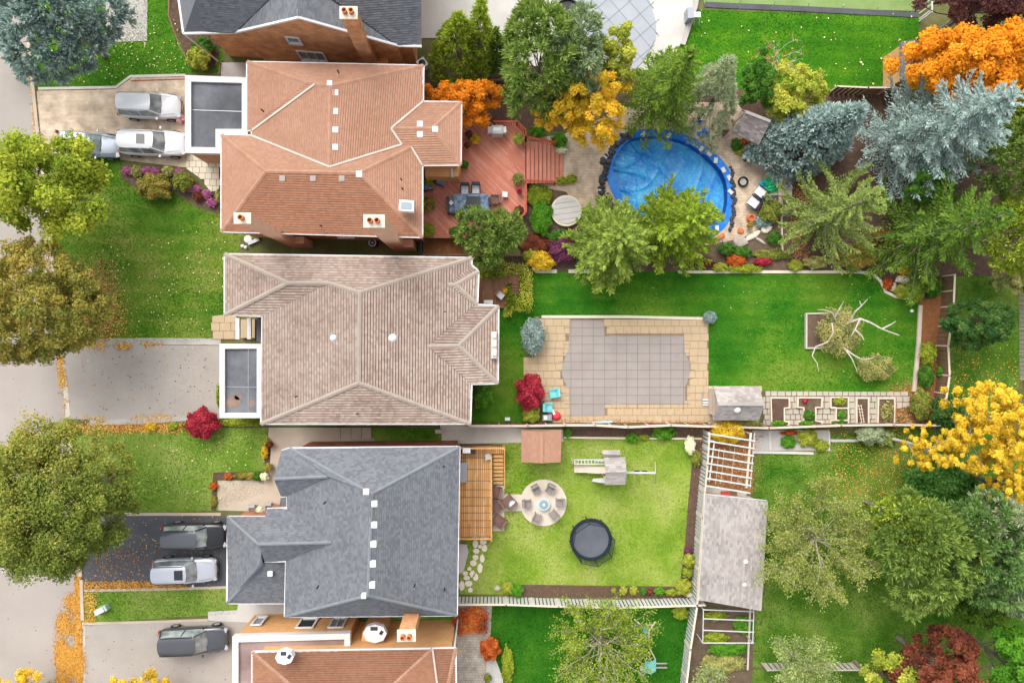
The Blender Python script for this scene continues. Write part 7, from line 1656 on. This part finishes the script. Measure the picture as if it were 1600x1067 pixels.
# trampoline
c = P(921, 838); r = thing('trampoline', 'black round trampoline with a dark safety net on the yellow-green lawn', 'trampoline', c)
def ring(b, cz, r1, r2, z, n=24, th=.03, cx=0, cy=0):
    base = len(b.V)
    for rr, zz_ in ((r1, z), (r2, z), (r2, z-th), (r1, z-th)):
        for i in range(n): a = 2*math.pi*i/n; b.V.append((cz[0]+cx+rr*math.cos(a), cz[1]+cy+rr*math.sin(a), zz_))
    for q in range(4):
        for i in range(n): i2 = (i+1) % n; q2 = (q+1) % 4; b.F.append([base+q*n+i, base+q2*n+i, base+q2*n+i2, base+q*n+i2])
one(lambda b: b.lathe((c[0], c[1], .78), [(1.42, 0), (1.42, .01)], 28), 'jumping_mat', MATS['trampoline_mat'], r)
one(lambda b: ring(b, c, 1.58, 1.38, .84, 28, .05), 'safety_pad', MATS['trampoline_pad'], r)
one(lambda b: ring(b, c, 1.63, 1.57, .82, 28, .08), 'frame', MATS['dark_metal'], r)
for i in range(8):
    a = 2*math.pi*i/8+.2; x, y = c[0]+1.6*math.cos(a), c[1]+1.6*math.sin(a)
    one(lambda b: b.tube([(x, y, 0), (x, y, 2.3)], .035, 6), 'net_post', MATS['trampoline_pad'], r)
top = [(c[0]+1.62*math.cos(2*math.pi*i/8+.2), c[1]+1.62*math.sin(2*math.pi*i/8+.2), 2.3) for i in range(8)]
one(lambda b: [b.tube([top[i], top[(i+1) % 8]], .025, 5) for i in range(8)], 'net_hoop', MATS['trampoline_pad'], r)
b = B()
for i in range(8):
    p, q = Vector(top[i]), Vector(top[(i+1) % 8])
    for k in range(14): s_ = p.lerp(q, k/14); b.beam(s_, Vector((s_.x, s_.y, .84)), .008)
    for k in range(9): zq = .9+k*.16; b.beam((p.x, p.y, zq), (q.x, q.y, zq), .008)
b.make('safety_net', MATS['trampoline_pad'], r, kind='stuff')
# playset
r = thing('playset', 'wooden playset with two small roofs, cream slide and swing beam', 'playset', P(955, 735))
def proof(pts, z, rise, nm='roof'):
    nw, ne, se, sw = [Vector(q) for q in PL(pts, z)]; m0, m1 = (nw+sw)/2, (ne+se)/2; m0.z += rise; m1.z += rise
    b = B(); b.poly([sw, se, m1, m0]); b.poly([m0, m1, ne, nw]); rf = b.make(nm, MATS['shingle_weathered'], r); b = B(); rn = random.Random(2)
    shingles(b, [sw, se, m1, m0], .16, .5, .02, rn); shingles(b, [m0, m1, ne, nw], .16, .5, .02, rn); b.make('roof_board', MATS['shingle_cedar'], rf, kind='stuff')
proof([(944, 715), (977, 714), (977, 757), (945, 757)], 2.9, .5)
proof([(941, 703), (968, 703), (969, 716), (943, 716)], 2.3, .25, 'lower_roof')
for x, y in ((950, 717), (972, 717), (950, 752), (972, 752)): one(lambda b: b.box((*P(x, y, 2.8)[:2], 0), (.1, .1, 2.8)), 'post', MATS['wood_pale'], r)
one(lambda b: b.prism([q[:2] for q in PL([(949, 716), (973, 716), (973, 753), (949, 753)], 1.3)], 1.2, 1.3), 'platform', MATS['wood_pale'], r)
b = B(); s0 = [P(947, 733, 1.4), P(930, 733, 1.05), P(912, 732, .5), P(897, 732, .18)]
for w0_, w1_, dz in ((-.27, .27, 0),):
    for i in range(3):
        A0, A1 = Vector(s0[i]), Vector(s0[i+1]); n = len(b.V)
        for p in (A0, A1): b.V += [(p.x, p.y-.28, p.z+.14), (p.x, p.y-.22, p.z), (p.x, p.y+.22, p.z), (p.x, p.y+.28, p.z+.14)]
        b.F += [[n+k, n+k+1, n+k+5, n+k+4] for k in range(3)]
b.make('slide', MATS['plastic_cream'], r)
for yy in (725, 718): one(lambda b: b.beam(P(897, yy, .5), P(947, yy, 1.5), .08, .08), 'ladder_rail', MATS['picket_white'], r)
for i in range(10): f = i/9; one(lambda b: b.beam(P(898+f*47, 718.5, .5+f), P(898+f*47, 724.8, .5+f), .07, .05), 'ladder_rung', MATS['picket_white'], r)
for i in range(3): one(lambda b: b.beam(P(893+i*3.5, 716+i*3, .5), P(895+i*3.5, 724+i*2, .2), .07, .05), 'step_post', MATS['wood_pale'], r)
one(lambda b: b.beam(P(929, 719, 1.6), P(948, 720, 1.6), .07, .07), 'grab_rail', MATS['picket_white'], r)
one(lambda b: b.prism([q[:2] for q in PL([(927, 748), (946, 746), (946, 755), (925, 752)], .9)], .75, .9), 'picnic_shelf', MATS['picket_white'], r)
one(lambda b: b.beam(P(978, 738, 2.2), P(1024, 738.5, 2.2), .12, .12), 'swing_beam', MATS['picket_white'], r)
for dy in (-1, 1): one(lambda b: b.beam(P(1024, 738.5, 2.2), P(1024, 738+dy*16, 0), .07, .07), 'swing_leg', MATS['wood_grey'], r)
for x in (995, 1007):
    one(lambda b: (b.beam(P(x-2, 738, 2.1), P(x-2, 737, .6), .02, .02), b.beam(P(x+2.5, 738, 2.1), P(x+2.5, 737, .6), .02, .02)), 'swing_chain', MATS['grey_metal'], r)
    one(lambda b: b.box((*P(x+.3, 737, .55)[:2], .5), (.4, .2, .05)), 'swing_seat', MATS['trampoline_pad'], r)
# second playset with turquoise canopy
r = thing('play_tower', 'small climbing tower with turquoise canopy on the dark green lawn', 'playset', P(1015, 1035))
nw, ne, se, sw = [Vector(q) for q in PL([(1008, 1032), (1025, 1028), (1025, 1048), (1006, 1050)], 2.3)]; m0, m1 = (nw+ne)/2, (sw+se)/2; m0.z += .35; m1.z += .35
one(lambda b: (b.poly([nw, m0, m1, sw]), b.poly([m0, ne, se, m1])), 'canopy', MATS['plastic_teal'], r)
for x, y in ((1009, 1033), (1024, 1030), (1024, 1046), (1008, 1048)): one(lambda b: b.box((*P(x, y, 2.2)[:2], 0), (.08, .08, 2.2)), 'post', MATS['wood_pale'], r)
for y in (1036, 1042.5): one(lambda b: b.beam(P(1024, y, 1.4), P(1042, y, .3), .07, .07), 'rail', MATS['picket_white'], r)
for i in range(4): one(lambda b: b.beam(P(1027+i*4, 1036, 1.2-i*.25), P(1027+i*4, 1042.5, 1.2-i*.25), .05, .05), 'rung', MATS['wood_fence_dark'], r)
one(lambda b: b.prism([q[:2] for q in PL([(1000, 1040), (1008, 1040), (1008, 1048), (1001, 1048)], 1.0)], .8, 1.0), 'platform', MATS['white'], r)
r = thing('swing_frame', 'thin wooden swing frame with a blue seat by the weeping tree', 'swing', P(1012, 985))
for a, c2 in (((991, 967), (1003, 977)), ((1024, 971), (1014, 985)), ((1009, 976), (1021, 976)), ((1014, 985), (1014, 1000))): one(lambda b: b.beam(P(*a, 1.4), P(*c2, 1.2), .08, .08), 'frame_bar', MATS['wood_pale'], r)
one(lambda b: b.box((*P(1008, 984, .8)[:2], .7), (.35, .35, .12)), 'seat', MATS['plastic_cyan'], r)
# odd items
c = P(164, 949); r = thing('utility_cabinet', 'pale green utility cabinet standing on the front lawn strip', 'utility box', c)
one(lambda b: b.box((c[0], c[1], 0), (.85, .42, .55), .45), 'cabinet', mat('pale_green', [(.42, .55, .48)], rough=.5), r); one(lambda b: b.box((c[0]-.1, c[1]-.05, .55), (.7, .36, .08), .45), 'lid', MATS['white'], r)
c = P(9, 890, .01); o = one(lambda b: b.lathe((c[0], c[1], .006), [(.33, 0), (.33, .012), (.27, .014), (.26, .006)], 24), 'manhole_cover', MATS['concrete_grey'], None, c); tag(o, 'round manhole cover in the street near the left edge', 'manhole cover')
c = P(584, 381); r = thing('fan_unit', 'round grey air conditioner beside the wall of the salmon-roofed house', 'air conditioner', c)
one(lambda b: b.lathe(c, [(.36, 0), (.36, .6), (.3, .62)], 18), 'casing', MATS['dark_metal'], r); one(lambda b: ring(b, c, .3, .22, .66, 18), 'fan_ring', MATS['white'], r); one(lambda b: b.lathe((c[0], c[1], .62), [(.1, 0), (.1, .04)], 10), 'fan_hub', MATS['grey_metal'], r)
c = P(1079, 22); r = thing('outdoor_heater', 'grey covered barbecue beside the low terrace wall', 'barbecue', c)
one(lambda b: b.prism([q[:2] for q in PL([(1074, 12), (1084, 12), (1085, 28), (1075, 29)], 1.0)], 0, 1.0), 'cover', MATS['cover_grey'], r)
r = thing('white_table', 'white side table with long legs next to the covered barbecue', 'table', P(1091, 28))
one(lambda b: b.prism([q[:2] for q in PL([(1085, 19), (1095, 19), (1095, 27), (1085, 27)], .9)], .84, .9), 'table_top', MATS['white_plain'], r)
for x in (1085, 1093): one(lambda b: b.beam(P(x, 26, .85), P(x-1, 40, .05), .05, .05), 'leg', MATS['white_plain'], r)
b = B(); r = thing('court_net', 'tall white net poles along the edge of the sports court', 'net', P(1240, 14))
for x, y in ((1100, 8), (1152, 11), (1205, 15), (1258, 18), (1312, 21), (1365, 24), (1420, 27)): one(lambda b: b.tube([P(x, y, .05), P(x+8, y-14, 1.7)], .025, 5), 'pole', MATS['white'], r)
c = P(398, 375); r = thing('garden_hose_reel', 'white and grey hose reel behind the corner of the salmon-roofed house', 'hose reel', c)
one(lambda b: b.lathe(P(388, 374), [(.3, 0), (.3, .12), (.12, .14)], 12), 'reel', MATS['white'], r); one(lambda b: b.box((*P(398, 378)[:2], 0), (.9, .25, .3), .4), 'stand', MATS['grey_metal'], r)
for x, y, lb in ((380, 385, 'left of two small white balls on the grass'), (385, 387, 'right of two small white balls on the grass'), (1423, 486, 'single white ball on the pool lawn')):
    c = P(x, y); tag(one(lambda b: b.lathe(c, [(.02, 0), (.12, .06), (.15, .14), (.12, .23), (.02, .28)], 10), 'ball', MATS['white_plain'], None, c, smooth=True), lb, 'ball')
c = P(742, 920) if 0 else P(724, 858); one(lambda b: b.prism([q[:2] for q in PL([(716, 850), (729, 850), (732, 862), (728, 878), (724, 893), (716, 897)], .3)], 0, .3), 'back_steps', MATS['concrete_pale'], None, c, 'structure')
c = P(1595, 437); tag(one(lambda b: b.box((c[0], c[1], 1.4), (.4, .4, .3)), 'fence_light', MATS['plastic_red'], None, (c[0], c[1], 1.4)), 'small orange-red box on the fence at the right edge', 'box')
b = B(); b.box((*P(1289, 141, 1.5)[:2], 0), (.35, .3, 1.6)); tag(b.make('red_post', MATS['plastic_red'], None, P(1289, 141)), 'bright red end post beside the yellow-green bushy tree', 'post')
